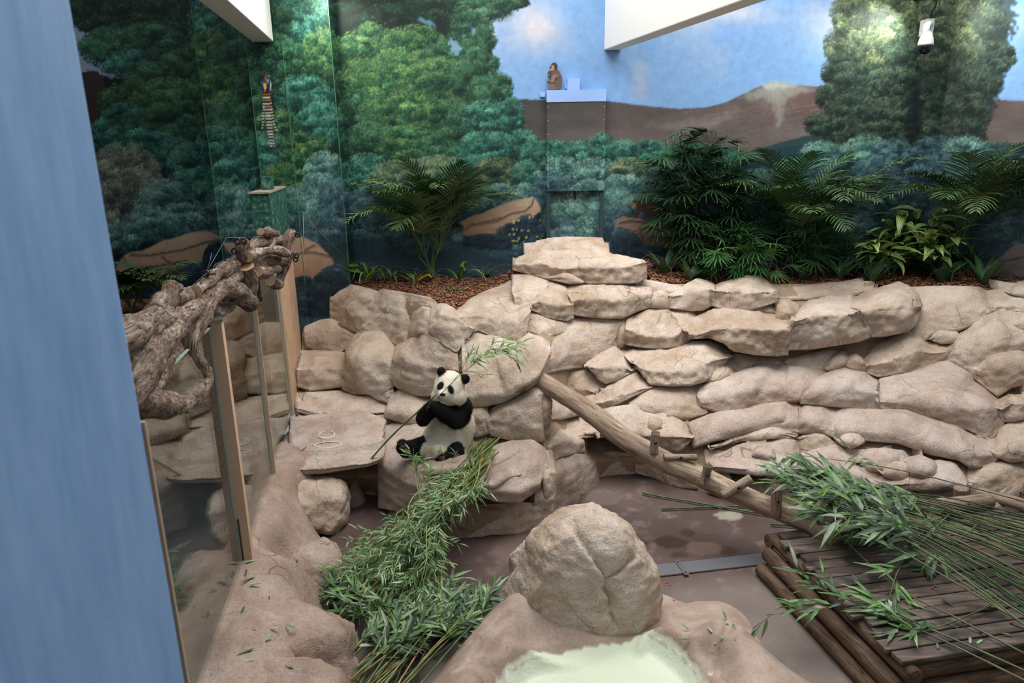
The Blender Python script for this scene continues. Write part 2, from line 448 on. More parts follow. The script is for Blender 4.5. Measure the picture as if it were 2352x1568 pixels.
R_('A', [(1320,700),(1440,580),(1600,660),(1720,690),(1800,620),(1965,680)], [(1330,1075),(1480,1055),(1640,1065),(1760,990),(1880,910),(1968,740)], [(1345,1165),(1500,1140),(1650,1100),(1770,1020),(1890,960),(1962,870)], lean=-.25, out=.16, bulge=.10)
R_('A', [(1300,760),(1310,700),(1330,680)], [(1290,800),(1310,790),(1330,780)], [(1280,900),(1300,890),(1330,870)], out=.02)
R_('A', [(810,720),(920,650),(1010,600),(1150,685),(1270,755)], [(800,790),(900,770),(960,820),(1100,880),(1270,890)], [(765,950),(830,1010),(950,1060),(1110,1068),(1270,1010)], lean=.05, out=.14, bulge=.06, amp=.04)
R_('A', [(470,720),(510,635),(600,600),(700,610),(810,700)], [(435,860),(540,790),(700,780),(805,800)], [(415,1020),(520,1052),(580,1045),(700,1060),(785,1000)], lean=.25, out=.10, bulge=.14, soft=5)
R_('A', [(600,960),(680,900),(770,950)], [(590,1000),(680,985),(780,1030)], [(580,1045),(660,1085),(755,1122)], lean=.3)
R_('A', [(130,560),(250,515),(330,505),(450,560),(540,605)], [(130,620),(250,610),(400,600),(480,640)], [(150,700),(250,735),(380,745),(435,700)], lean=.2, bulge=.07, soft=2)
R_('A', [(105,735),(240,735),(430,745)], [(80,865),(250,870),(418,868)], [(72,1000),(180,1028),(300,1012),(412,1000)], lean=.1, out=.1)
R_('A', [(70,1040),(240,1030),(420,1045),(600,1065),(760,1125)], [(70,1150),(200,1185),(350,1195),(560,1190),(720,1180)], [(80,1195),(240,1237),(400,1225),(560,1210),(720,1200)], lean=.3, out=.03, bulge=.02, amp=.018)
R_('A', [(790,1060),(860,1030),(960,1062),(1090,1085)], [(740,1180),(830,1190),(960,1200),(1080,1180)], [(730,1230),(800,1250),(900,1275),(1060,1280)], lean=.15, out=.12, bulge=.05)
R_('P', [(20,45),(200,35),(420,12),(560,62),(540,100)], [(20,330),(140,335),(210,328),(450,300),(525,270)], [(40,375),(140,368),(210,362),(450,326),(525,306)], lean=-.2, out=.14, bulge=.05, amp=.012, mat=M_ROCK_L, dy=-.05)
R_('P', [(545,110),(620,80),(760,75),(1010,115),(1040,200)], [(525,290),(620,330),(760,345),(940,330),(1060,300)], [(525,560),(640,580),(780,600),(940,640),(1010,680)], lean=.12, out=.05, bulge=.05, amp=.02, soft=3, mat=M_ROCK_L)
R_('P', [(205,395),(240,375),(275,370)], [(205,420),(240,400),(275,395)], [(215,500),(250,520),(285,505)], out=-.04)
R_('P', [(280,372),(325,362),(372,360)], [(280,395),(325,385),(372,382)], [(285,502),(330,498),(375,492)], out=-.02)
R_('P', [(378,362),(450,335),(525,320)], [(378,385),(450,362),(525,340)], [(380,492),(450,482),(530,502)], out=-.02)
R_('A', [(1330,1185),(1420,1150),(1505,1140),(1510,1180)], [(1330,1240),(1420,1220),(1500,1215)], [(1325,1360),(1420,1375),(1530,1345)], lean=.25, bulge=.05, soft=2)
R_('A', [(1500,1195),(1640,1105),(1760,1030),(1895,965)], [(1500,1260),(1700,1180),(1900,1060)], [(1535,1370),(1700,1402),(1790,1395),(1925,1420)], lean=.3, bulge=.05, soft=2, amp=.02)
R_('A', [(1895,970),(1930,950),(1965,960)], [(1905,1060),(1940,1050),(1975,1060)], [(1920,1425),(1960,1390),(1985,1330)], lean=.1, out=.0)
R_('P', [(1130,240),(1290,190),(1400,180),(1480,240)], [(1080,430),(1200,450),(1330,455),(1440,430),(1480,330)], [(1075,485),(1200,522),(1330,528),(1440,455),(1482,370)], lean=-.1, out=.16, bulge=.07, soft=3, amp=.018, mat=M_ROCK_L)
R_('P', [(1120,400),(1200,345),(1280,312),(1328,345)], [(1080,440),(1180,412),(1290,378),(1330,360)], [(1080,466),(1200,450),(1290,402),(1328,382)], lean=-.1, out=.24, bulge=.05, soft=2, mat=M_ROCK_L)
R_('P', [(1040,565),(1110,552),(1300,545),(1400,535),(1480,460)], [(1040,590),(1110,580),(1300,570),(1400,560),(1480,500)], [(1030,742),(1180,717),(1330,712),(1490,690)], lean=.12, out=.0, bulge=.03, amp=.02)
R_('P', [(1440,300),(1480,240),(1530,230)], [(1470,400),(1500,380),(1540,370)], [(1470,600),(1500,660),(1540,650)], lean=.1, out=.03, soft=2)
R_('D', [(645,25),(760,-20),(900,-10)], [(655,150),(780,80),(925,30)], [(648,470),(690,392),(840,282),(955,150)], lean=.2, out=.02, bulge=.06, soft=3, amp=.02, mat=M_ROCK_L)
R_('D', [(915,0),(1050,-30),(1212,-10)], [(925,40),(1050,10),(1212,20)], [(948,132),(1060,117),(1212,107)], lean=.15, out=.02, bulge=.03)
R_('D', [(1217,-5),(1300,20),(1400,50),(1540,85)], [(1217,30),(1330,55),(1440,100),(1590,140)], [(1217,108),(1330,132),(1440,197),(1612,217)], lean=.2, out=.03, bulge=.05, soft=2)
R_('D', [(545,60),(600,20),(652,10)], [(540,250),(600,240),(652,240)], [(520,482),(590,478),(645,470)], lean=.12, out=.0, bulge=.03)
R_('A', [(960,405),(1040,420),(1100,440)], [(940,470),(1030,490),(1095,515)], [(890,640),(985,610),(1065,595)], lean=.25)
# stack below the door
R_('B', [(110,28),(180,18),(300,12),(545,8)], [(60,90),(200,80),(400,75),(570,85)], [(20,130),(200,120),(400,112),(610,130)], lean=.5, out=.03, bulge=.02)
R_('B', [(-45,165),(30,128),(200,112),(400,104),(600,125),(832,160)], [(-55,205),(150,192),(300,222),(500,216),(700,202),(845,180)], [(-60,242),(60,272),(200,305),(430,325),(640,332),(790,332),(856,292)], lean=.05, out=.16, bulge=.04, amp=.04)
R_('B', [(210,255),(290,255),(380,275)], [(190,285),(300,285),(420,310)], [(190,305),(320,328),(440,328)], out=.2, bulge=.02)
R_('B', [(-70,268),(60,275),(230,310),(180,330)], [(-60,380),(20,400),(60,430),(140,400)], [(-40,520),(10,560),(45,500),(60,460)], lean=.4, out=.02, bulge=.03, soft=3)
R_('B', [(130,370),(180,315),(290,342),(345,420)], [(60,465),(130,450),(230,480),(345,470)], [(55,510),(180,562),(310,587),(352,570)], lean=.1, out=.1, amp=.04)
R_('B', [(290,342),(450,332),(640,337),(885,362)], [(350,445),(450,430),(640,432),(760,422),(892,402)], [(355,545),(450,562),(600,567),(690,566),(800,522),(882,502)], lean=.08, out=.1, amp=.04)
R_('B', [(800,302),(900,312),(1100,347),(1175,332)], [(800,340),(950,388),(1080,383),(1165,360)], [(795,356),(940,404),(1060,404),(1165,402)], lean=.4, out=.05, bulge=.02, soft=2)
R_('B', [(900,398),(960,392),(1022,398)], [(890,430),(960,420),(1020,420)], [(888,496),(950,502),(1016,507)], lean=.1, out=.1)
R_('B', [(1160,335),(1220,303),(1326,342)], [(1026,412),(1150,400),(1240,382),(1326,372)], [(1030,502),(1180,514),(1250,510),(1322,482)], lean=.08, out=.12)
R_('B', [(1332,337),(1440,312),(1560,287),(1640,277),(1700,320),(1766,368)], [(1330,368),(1450,380),(1600,385),(1700,376),(1768,372)], [(1332,490),(1440,517),(1550,512),(1650,492),(1762,457)], lean=.02, out=.2, bulge=.03, amp=.04)
R_('B', [(740,575),(900,512),(1150,517),(1210,560)], [(733,650),(880,692),(1000,702),(1130,642)], [(720,757),(820,772),(960,777),(1070,772),(1178,712)], lean=.0, out=.16, bulge=.04, amp=.045)
R_('B', [(1200,562),(1350,507),(1500,517),(1700,540),(1850,560)], [(1130,655),(1210,690),(1300,662),(1450,640),(1650,650),(1850,642)], [(1180,722),(1300,712),(1400,742),(1460,792),(1600,822),(1750,837),(1832,832)], lean=-.12, out=.30, bulge=.05, amp=.05)
R_('B', [(1440,520),(1600,505),(1770,490),(1850,530)], [(1440,530),(1600,520),(1770,510),(1850,560)], [(1440,540),(1600,535),(1770,540),(1850,590)], lean=.3, out=.1, bulge=.01)
R_('B', [(680,792),(830,787),(1070,772),(1180,730),(1350,742),(1450,805)], [(760,865),(850,932),(1000,935),(1160,920),(1300,872),(1440,832)], [(800,922),(900,1032),(1050,1037),(1160,1032),(1250,1012),(1392,902)], lean=.12, out=.10, bulge=.05, amp=.035)
R_('B', [(450,872),(560,792),(640,777),(700,832),(768,922)], [(440,902),(560,920),(640,912),(755,922)], [(520,982),(580,1022),(660,992),(772,934)], lean=.15, out=.12, amp=.04)
R_('B', [(200,682),(330,592),(500,577),(690,602)], [(190,872),(320,832),(450,820),(630,722)], [(180,957),(300,927),(440,902),(645,772)], lean=.05, out=.08, bulge=.04)
R_('B', [(20,562),(60,527),(180,562),(350,577)], [(20,640),(150,648),(330,638)], [(20,680),(190,690),(360,650)], lean=.5, out=.02, bulge=.02)
R_('B', [(640,640),(700,600),(740,600)], [(630,700),(690,680),(735,680)], [(625,770),(680,780),(720,760)], lean=.1, out=.0)
R_('B', [(170,982),(300,932),(430,912),(520,972),(578,1027)], [(250,1012),(400,1062),(520,1080)], [(280,1050),(420,1102),(530,1097),(582,1052)], lean=.3, out=.05, bulge=.04)
R_('B', [(400,1092),(530,1092),(660,1002),(770,932),(892,1032)], [(420,1150),(560,1150),(700,1092),(885,1042)], [(470,1190),(540,1217),(680,1152),(894,1054)], lean=.1, out=.08, bulge=.03)
R_('B', [(150,1030),(220,1060),(300,1090),(420,1150)], [(145,1100),(260,1120),(400,1180)], [(150,1120),(260,1165),(400,1195)], lean=.4, out=.0)
R_('B', [(150,1112),(260,1160),(400,1192)], [(140,1205),(270,1222),(380,1205)], [(135,1262),(260,1267),(402,1244)], lean=.05, out=.1)
R_('B', [(300,1262),(420,1242),(640,1192),(760,1182),(1000,1242),(1100,1282),(1182,1372)], [(265,1345),(420,1372),(600,1380),(760,1370),(900,1390),(1060,1395),(1178,1382)], [(425,1402),(500,1390),(600,1388),(760,1432),(960,1482),(1080,1502),(1182,1400)], lean=-.1, out=.16, bulge=.05, amp=.03)
R_('B', [(860,1300),(900,1262),(960,1280),(975,1330)], [(855,1320),(900,1310),(970,1330)], [(860,1345),(910,1360),(970,1350)], out=.18, bulge=.03)
R_('B', [(200,1430),(270,1352),(420,1400)], [(195,1460),(290,1430),(425,1430)], [(210,1555),(340,1512),(432,1502)], lean=.2, out=.02)
R_('B', [(740,1162),(900,1042),(1050,1042),(1222,1037)], [(760,1182),(900,1182),(1100,1202),(1272,1202)], [(790,1205),(1000,1252),(1130,1272),(1272,1232)], lean=.4, out=.02, bulge=.03, soft=2)
R_('B', [(1265,952),(1390,902),(1466,952)], [(1255,982),(1350,972),(1462,962)], [(1250,1012),(1350,1012),(1462,975)], lean=.2, out=.05)
R_('B', [(1440,802),(1600,832),(1790,842),(1880,872)], [(1410,880),(1500,910),(1640,885),(1880,885)], [(1400,902),(1480,952),(1640,902),(1880,895)], lean=.4, out=.0, bulge=.02, soft=2)
R_('B', [(1240,1042),(1460,977),(1640,902),(1900,897)], [(1230,1120),(1450,1092),(1550,1052),(1900,1070)], [(1250,1182),(1370,1227),(1530,1212),(1900,1155)], lean=.35, out=.04, bulge=.07, soft=3, mat=M_ROCK_L)
R_('B', [(1150,1292),(1300,1242),(1560,1212),(1900,1160)], [(1195,1382),(1400,1322),(1600,1282),(1900,1262)], [(1190,1475),(1340,1424),(1500,1384),(1700,1342),(1900,1322)], lean=.3, out=.05, bulge=.07, soft=4, amp=.018, mat=M_ROCK_L)
R_('B', [(1290,1442),(1500,1390),(1700,1342),(1900,1330)], [(1300,1456),(1520,1405),(1700,1365),(1900,1352)], [(1340,1474),(1540,1424),(1720,1407),(1900,1412)], lean=.2, out=.07, bulge=.02)
# right part
R_('C', [(272,237),(450,236),(650,217),(860,200),(960,194)], [(300,312),(500,315),(700,298),(830,278),(960,250)], [(300,336),(500,332),(700,322),(830,300),(960,275)], lean=.3, out=.03, bulge=.02, amp=.015)
R_('C', [(270,345),(350,340),(430,380)], [(290,380),(350,400),(420,440)], [(270,470),(330,520),(400,520)], out=.12)
R_('C', [(400,445),(500,345),(650,325),(800,298),(870,400)], [(415,482),(560,452),(760,442),(845,402)], [(342,702),(500,692),(700,657),(860,637),(955,602)], lean=-.18, out=.28, bulge=.05, amp=.045)
R_('C', [(850,305),(1000,265),(1150,215),(1230,262),(1302,345)], [(872,412),(1000,402),(1150,392),(1304,382)], [(955,607),(1060,592),(1200,562),(1262,522),(1302,410)], lean=-.18, out=.26, bulge=.05, amp=.04)
R_('C', [(330,760),(600,700),(760,690),(640,780)], [(340,780),(560,770),(660,790)], [(350,810),(500,830),(640,848)], lean=.5, out=.0, bulge=.02, soft=2)
R_('C', [(620,785),(740,702),(790,722)], [(628,805),(700,780),(775,762)], [(638,847),(720,830),(772,817)], lean=.1, out=.06)
R_('C', [(778,762),(830,732),(900,792)], [(775,792),(830,765),(902,802)], [(775,822),(860,867),(905,852)], lean=.05, out=.09)
R_('C', [(890,770),(1000,650),(1200,565),(1330,642),(1540,652)], [(905,800),(1050,782),(1250,712),(1400,720),(1515,702)], [(895,855),(1010,892),(1250,852),(1400,802),(1515,782)], lean=.1, out=.09, bulge=.03, amp=.035)
R_('C', [(1240,245),(1500,247),(1720,252),(1785,282),(1842,392)], [(1290,402),(1500,382),(1700,422),(1842,404)], [(1240,600),(1330,642),(1420,572),(1560,557),(1760,482),(1842,410)], lean=.5, out=.04, bulge=.05, soft=2)
R_('C', [(1780,267),(1960,262),(2120,215)], [(1840,380),(1950,372),(2120,345)], [(1842,400),(1960,404),(2120,420)], lean=.4, out=.03, bulge=.02)
R_('C', [(1960,255),(2010,215),(2120,205)], [(1965,280),(2020,265),(2120,255)], [(1970,300),(2040,310),(2120,320)], out=.12)
R_('C', [(1380,600),(1440,565),(1560,562),(1580,620)], [(1380,615),(1450,600),(1570,625)], [(1385,630),(1460,648),(1560,648)], out=.07)
R_('C', [(1560,605),(1760,492),(1900,405),(2120,420)], [(1530,722),(1700,642),(1900,602),(2120,600)], [(1520,792),(1700,902),(1800,860),(2120,720)], lean=.3, out=.08, bulge=.08, soft=3, amp=.035)
R_('C', [(1720,760),(1850,720),(2120,690)], [(1705,830),(1850,800),(2120,780)], [(1702,905),(1860,1025),(1960,960),(2120,930)], lean=.25, out=.08, bulge=.07, soft=3)
R_('C', [(2010,480),(2050,440),(2130,430)], [(2005,510),(2060,500),(2130,495)], [(2010,560),(2060,600),(2130,600)], out=.12)
R_('C', [(340,815),(500,832),(640,852),(560,902)], [(340,962),(420,980),(490,985)], [(340,1075),(400,1066),(452,1062)], lean=.4, out=.04, bulge=.04, soft=2, mat=M_ROCK_L)
R_('C', [(480,1002),(560,902),(760,832),(880,862),(1000,897)], [(460,1032),(600,982),(760,962),(985,1002)], [(455,1088),(600,1098),(735,1103),(860,1132),(1005,1142)], lean=.25, out=.06, bulge=.06, soft=2, mat=M_ROCK_L)
R_('C', [(1010,902),(1250,857),(1500,792),(1700,912),(1872,1042)], [(1000,1062),(1180,1062),(1400,1082),(1620,1102),(1885,1132)], [(1050,1147),(1250,1142),(1450,1212),(1640,1272),(1800,1352),(1902,1252)], lean=.3, out=.06, bulge=.08, soft=4, amp=.022, mat=M_ROCK_L)
R_('C', [(1880,1080),(1960,1030),(2120,1000)], [(1870,1110),(1960,1080),(2120,1060)], [(1905,1215),(1980,1212),(2120,1180)], lean=.1, out=.1, amp=.04)
R_('C', [(1860,1290),(1940,1220),(2120,1190)], [(1840,1430),(1940,1420),(2120,1400)], [(1850,1470),(1950,1500),(2120,1495)], lean=.1, out=.12, bulge=.05, soft=2)
R_('C', [(460,1097),(580,1102),(735,1112)], [(440,1215),(580,1222),(705,1242)], [(430,1302),(560,1287),(716,1342)], lean=.3, out=.05, bulge=.05, soft=3, mat=M_ROCK_L)
R_('C', [(730,1112),(900,1142),(1200,1152),(1450,1217),(1700,1292),(1842,1402)], [(718,1252),(930,1272),(1200,1300),(1450,1392),(1700,1440),(1855,1450)], [(720,1362),(930,1357),(1150,1372),(1350,1442),(1560,1492),(1640,1547),(1835,1542)], lean=.2, out=.07, bulge=.08, soft=4, amp=.02, mat=M_ROCK_L)
R_('C', [(-20,1124),(200,1087),(452,1072)], [(-20,1232),(200,1212),(424,1222)], [(-20,1304),(200,1254),(422,1302)], lean=.3, out=.05, bulge=.06, soft=4, amp=.018, mat=M_ROCK_L)
R_('C', [(0,1312),(200,1262),(412,1282)], [(5,1332),(220,1300),(404,1310)], [(20,1362),(220,1337),(412,1342)], lean=.2, out=.08, bulge=.02)
R_('C', [(730,1320),(800,1300),(890,1318)], [(725,1350),(810,1345),(892,1350)], [(735,1385),(810,1400),(890,1372)], lean=.1, out=.1, bulge=.04, soft=2)
R_('C', [(430,1310),(540,1295),(700,1345)], [(430,1325),(560,1315),(690,1352)], [(430,1400),(560,1420),(700,1400)], lean=.6, out=.0, bulge=.01)
# the wall goes on beyond the right edge of the frame
ZM['X'] = (0, 0, 1.0)
for r_i, (ya, yb_, yc2) in enumerate([(664, 706, 735), (738, 790, 822), (824, 880, 915), (918, 970, 1005), (1008, 1060, 1100), (1102, 1140, 1215)]):
    for x_a, x_b in ((2368, 2470), (2474, 2600)):
        x_a += (r_i % 2)*14
        R_('X', [(x_a, ya+4), ((x_a+x_b)/2, ya-3), (x_b, ya+4)], [(x_a, yb_), ((x_a+x_b)/2, yb_+6), (x_b, yb_)], [(x_a+2, yc2-4), ((x_a+x_b)/2, yc2+3), (x_b-2, yc2-6)], lean=.25, soft=2, bulge=.06)
# lowest ledges
R_('E', [(820,225),(900,182),(1090,192),(1160,250)], [(820,245),(900,235),(1090,250)], [(832,260),(880,312),(990,312),(1100,290)], lean=.2, out=.06, bulge=.05, soft=2, mat=M_ROCK_L)
R_('E', [(975,300),(1050,268),(1120,275),(1142,310)], [(975,320),(1050,310),(1142,325)], [(990,345),(1060,368),(1130,362),(1144,345)], lean=.1, out=.16, bulge=.06, soft=3, mat=M_ROCK_L)
R_('E', [(1112,270),(1180,232),(1260,262),(1285,300)], [(1115,300),(1200,285),(1285,310)], [(1140,345),(1200,362),(1270,350),(1286,320)], lean=.1, out=.18, bulge=.06, soft=3, mat=M_ROCK_L)
R_('E', [(940,345),(1100,300),(1300,250),(1400,262),(1492,380)], [(930,385),(1100,388),(1300,372),(1495,386)], [(930,440),(1100,432),(1300,428),(1492,420)], lean=-.2, out=.16, bulge=.03, amp=.018, mat=M_ROCK_L)
R_('E', [(1180,420),(1300,415),(1500,410)], [(1180,435),(1300,430),(1500,425)], [(1180,600),(1300,600),(1500,590)], lean=.1, out=-.1, bulge=.02)
R_('E', [(0,205),(150,152),(450,115),(480,200)], [(-30,282),(150,296),(300,310),(470,300)], [(-40,318),(150,332),(300,344),(470,336)], lean=-.2, out=.14, bulge=.03, amp=.016, mat=M_ROCK_L)
R_('E', [(205,200),(240,175),(320,190),(330,215)], [(205,212),(260,205),(330,225)], [(215,230),(270,240),(325,240)], lean=.1, out=.16, bulge=.05, soft=2, mat=M_ROCK_L)
R_('E', [(480,205),(700,160),(830,245),(940,330)], [(480,310),(650,320),(800,330),(930,370)], [(470,345),(650,350),(800,380),(930,410)], lean=.2, out=.04, bulge=.04, soft=2, mat=M_ROCK_L)
R_('E', [(-40,320),(20,312),(60,330)], [(-40,345),(20,340),(60,350)], [(-60,440),(20,470),(80,440)], out=.02)
R_('E', [(280,345),(600,350),(930,420),(1180,425)], [(280,360),(600,368),(930,435),(1180,438)], [(250,470),(600,520),(930,580),(1180,600)], lean=.1, out=-.06, bulge=.02)
R_('E', [(1500,270),(1650,240),(1870,220)], [(1500,380),(1650,340),(1870,330)], [(1500,560),(1650,560),(1870,540)], lean=.35, out=.0, bulge=.04, soft=2)
# ------------------------------------------------------------------ the painted mural (flat paint on the walls)
CS = 1.5; CX0, CY0, CX1, CY1 = -260, -460, 2800, 800
CW, CHH = int((CX1-CX0)/CS), int((CY1-CY0)/CS)
CAN = np.zeros((CHH, CW, 3), np.float32); LEAFY = np.zeros((CHH, CW), np.float32)
CYY, CXX = np.mgrid[0:CHH, 0:CW].astype(np.float32); CYY = CYY*CS+CY0; CXX = CXX*CS+CX0
rng = np.random.default_rng(11)
def cfbm(scale, seed, octv=4, sx=1.0, sy=1.0):
    k = 3 if scale > 20 else 2
    ys = np.arange(0, CHH+k, k); xs = np.arange(0, CW+k, k)
    X, Y = np.meshgrid(xs*CS+CX0, ys*CS+CY0)
    f = fbm(np.stack([X*sx/scale, Y*sy/scale, np.full_like(X, seed*3.7)], -1), 1.0, octv, seed)
    ri = np.arange(CHH)/k; i = ri.astype(int); fi = (ri-i)[:, None]; f = f[i]*(1-fi)+f[i+1]*fi
    ci = np.arange(CW)/k; j = ci.astype(int); fj = (ci-j)[None]; return (f[:, j]*(1-fj)+f[:, j+1]*fj).astype(np.float32)
def c_(x): return int((x-CX0)/CS)
def r_(y): return int((y-CY0)/CS)
def poly_mask(pts, x0, y0, x1, y1, wob=0.0, seed=0):
    xs = CXX[y0:y1, x0:x1]; ys = CYY[y0:y1, x0:x1]
    if wob:
        P = np.stack([xs/7, ys/7, np.full_like(xs, seed)], -1)
        xs = xs+wob*fbm(P, 1, 3, seed); ys = ys+wob*fbm(P+9.1, 1, 3, seed+1)
    m = np.zeros(xs.shape, bool); n = len(pts)
    for i in range(n):
        (ax, ay), (bx, by) = pts[i], pts[(i+1) % n]
        if ay == by: continue
        m ^= ((ays := (ys < ay)) != (ys < by)) & (xs < (bx-ax)*(ys-ay)/(by-ay)+ax)
    return m
def fill(pts, colr, alpha=1.0, wob=0.0, seed=0, leafy=0.0, blur=0):
    p = np.array(pts, float)
    x0, x1 = max(c_(p[:, 0].min())-8, 0), min(c_(p[:, 0].max())+8, CW); y0, y1 = max(r_(p[:, 1].min())-8, 0), min(r_(p[:, 1].max())+8, CHH)
    m = poly_mask(pts, x0, y0, x1, y1, wob, seed).astype(np.float32)
    for _ in range(blur):
        m = (m+np.roll(m, 1, 0)+np.roll(m, -1, 0)+np.roll(m, 1, 1)+np.roll(m, -1, 1))/5
    m = m*alpha
    cc = colr(CXX[y0:y1, x0:x1], CYY[y0:y1, x0:x1]) if callable(colr) else np.array(colr, np.float32)
    CAN[y0:y1, x0:x1] = CAN[y0:y1, x0:x1]*(1-m[..., None])+cc*m[..., None]
    LEAFY[y0:y1, x0:x1] = LEAFY[y0:y1, x0:x1]*(1-m)+leafy*m
def stroke(pts, colr, w=1.5, alpha=0.9):
    P = resample(np.array(pts, float), max(4, int(sum(np.hypot(*(np.array(a)-np.array(b))) for a, b in zip(pts[1:], pts[:-1])))))
    k = max(0, int(w/CS/2))
    for (x, y) in P:
        i, j = r_(y), c_(x)
        CAN[i-k:i+k+1, j-k:j+k+1] = CAN[i-k:i+k+1, j-k:j+k+1]*(1-alpha)+np.array(colr, np.float32)*alpha
OFFS = [np.array(o) for o in ([(0, 0), (0, 1)], [(0, 0), (1, 0)], [(0, 0), (1, 1), (0, 1)], [(0, 0), (1, -1)], [(0, 0), (0, 1), (1, 2)], [(0, 0), (1, 0), (2, 1)])]
def dabs(x, y, colr, alpha=0.8):
    i = ((y-CY0)/CS).astype(int); j = ((x-CX0)/CS).astype(int)
    pat = rng.integers(0, len(OFFS), len(x))
    for k, of in enumerate(OFFS):
        s = pat == k
        for (di, dj) in of:
            ii = np.clip(i[s]+di, 0, CHH-1); jj = np.clip(j[s]+dj, 0, CW-1)
            CAN[ii, jj] = CAN[ii, jj]*(1-alpha)+colr[s]*alpha
            LEAFY[ii, jj] = 1
def clump(cx, cy, rx, ry, light, mid, dark, dens=0.30, yellow=0.08, hang=0.0, ycol=(150, 160, 80)):
    clump1(cx, cy, rx, ry, light, mid, dark, dens, yellow, hang, ycol)
    if rx < 24: return
    lt, md, dk = (np.array(q, np.float32) for q in (light, mid, dark))
    for k in range(9):      # smaller tufts breaking up the mass
        a = rng.uniform(0, 6.28); r = rng.uniform(.25, 1.0); k1 = rng.uniform(.85, 1.22); sx = rng.uniform(.2, .42)
        clump1(cx+math.cos(a)*r*rx*.85, cy+math.sin(a)*r*ry*.85, rx*sx, ry*sx*rng.uniform(.75, 1.1), lt*k1, md*k1*rng.uniform(.9, 1.1), dk*1.05, dens*1.25, yellow, hang, ycol)
def clump1(cx, cy, rx, ry, light, mid, dark, dens=0.34, yellow=0.08, hang=0.0, ycol=(150, 160, 80)):
    light, mid, dark = (np.array(q, np.float32) for q in (light, mid, dark))
    # soft dark underpaint
    x0, x1 = max(c_(cx-rx*1.3), 0), min(c_(cx+rx*1.3), CW); y0, y1 = max(r_(cy-ry*1.3), 0), min(r_(cy+ry*1.4), CHH)
    xs = (CXX[y0:y1, x0:x1]-cx)/rx; ys = (CYY[y0:y1, x0:x1]-cy)/ry
    P = np.stack([xs*2.2, ys*2.2, np.full_like(xs, cx*0.37+cy*0.11)], -1)
    rr = np.sqrt(xs*xs+ys*ys)+0.45*fbm(P, 1, 3, 3)
    a = np.clip((1.0-rr)/0.5, 0, 1)*0.6
    tt = np.clip(0.55-0.40*ys, 0, 1)[..., None]
    CAN[y0:y1, x0:x1] = CAN[y0:y1, x0:x1]*(1-a[..., None])+(dark*(1-tt)+mid*0.8*tt)*a[..., None]
    LEAFY[y0:y1, x0:x1] = np.maximum(LEAFY[y0:y1, x0:x1], a)
    n = int(rx*ry*np.pi*dens)
    th = rng.uniform(0, 2*np.pi, n); r = np.sqrt(rng.uniform(0, 1, n))
    x = np.cos(th)*r; y = np.sin(th)*r
    P = np.stack([x*2.2, y*2.2, np.full_like(x, cx*0.37+cy*0.11)], -1)
    r = r[:len(x)]; keep = r+0.45*fbm(P, 1.6, 3, 3)+0.12*rng.normal(0, 1, len(x)) < 1.0; x, y = x[keep], y[keep]
    Q = np.stack([x*rx/17, y*ry/13, np.full_like(x, cx)], -1)
    tuft = fbm(Q, 1, 2, 8)
    t = 0.46-0.42*y-0.10*x+0.50*tuft+rng.normal(0, 0.22, len(x))
    t = np.clip(t, 0, 1)[:, None]
    c = np.where(t < 0.5, dark+(mid-dark)*t*2, mid+(light-mid)*(t-0.5)*2)
    yl = (rng.uniform(0, 1, len(x)) < yellow) & (t[:, 0] > 0.5)
    c[yl] = c[yl]*0.4+np.array(ycol)*0.6
    c *= rng.uniform(0.86, 1.12, len(x))[:, None]
    o = np.argsort(t[:, 0]+rng.normal(0, 0.25, len(x)))
    dabs(cx+x[o]*rx, cy+y[o]*ry+hang*np.abs(x[o])*ry, c[o].astype(np.float32), 0.72)
# ---- palettes
G_D = ((92, 138, 100), (42, 92, 68), (10, 40, 34)); G_Y = ((128, 160, 92), (52, 104, 70), (14, 46, 38)); G_T = ((108, 170, 144), (46, 110, 94), (16, 48, 48))
G_P = ((150, 188, 170), (78, 128, 120), (30, 58, 68)); G_B = ((112, 148, 152), (62, 96, 106), (34, 54, 68)); G_K = ((48, 88, 66), (20, 56, 44), (8, 28, 26))
G_W = ((170, 172, 150), (112, 116, 100), (50, 56, 58)); G_L = ((150, 158, 112), (78, 94, 72), (30, 46, 40)); G_S = ((92, 108, 88), (46, 66, 58), (20, 34, 34)); G_O = ((158, 166, 118), (80, 110, 88), (26, 50, 54))
# ---- sky
n1 = cfbm(230, 3, 5, 1.0, 1.3); n2 = cfbm(90, 6, 4)
sky = np.array((112, 154, 202), np.float32)+np.zeros_like(CAN)
tgrad = np.clip((CYY-0)/240, 0, 1)[..., None]
sky = sky*(1-tgrad)+np.array((130, 172, 222), np.float32)*tgrad
cl = np.clip((n1+0.25*n2-0.12)/0.35, 0, 1)*np.clip(1.2-CYY/190, 0.1, 1)
near = np.exp(-(((CXX-1190)/110)**2+((CYY-60)/70)**2))+0.8*np.exp(-(((CXX-2000)/160)**2+((CYY-60)/60)**2))+0.6*np.exp(-(((CXX-1720)/150)**2+((CYY-30)/30)**2))+0.5*np.exp(-(((CXX-1470)/20)**2+((CYY-190)/50)**2))
cl = np.clip(cl*0.5+near*(0.75+0.9*n2+0.6*n1), 0, 0.9)[..., None]
CAN[:] = sky*(1-cl)+np.array((202, 196, 200), np.float32)*cl
CAN += (cfbm(14, 9, 3)*5)[..., None]
leftsky = (CXX < 460)
CAN[leftsky] = np.array((146, 160, 186))
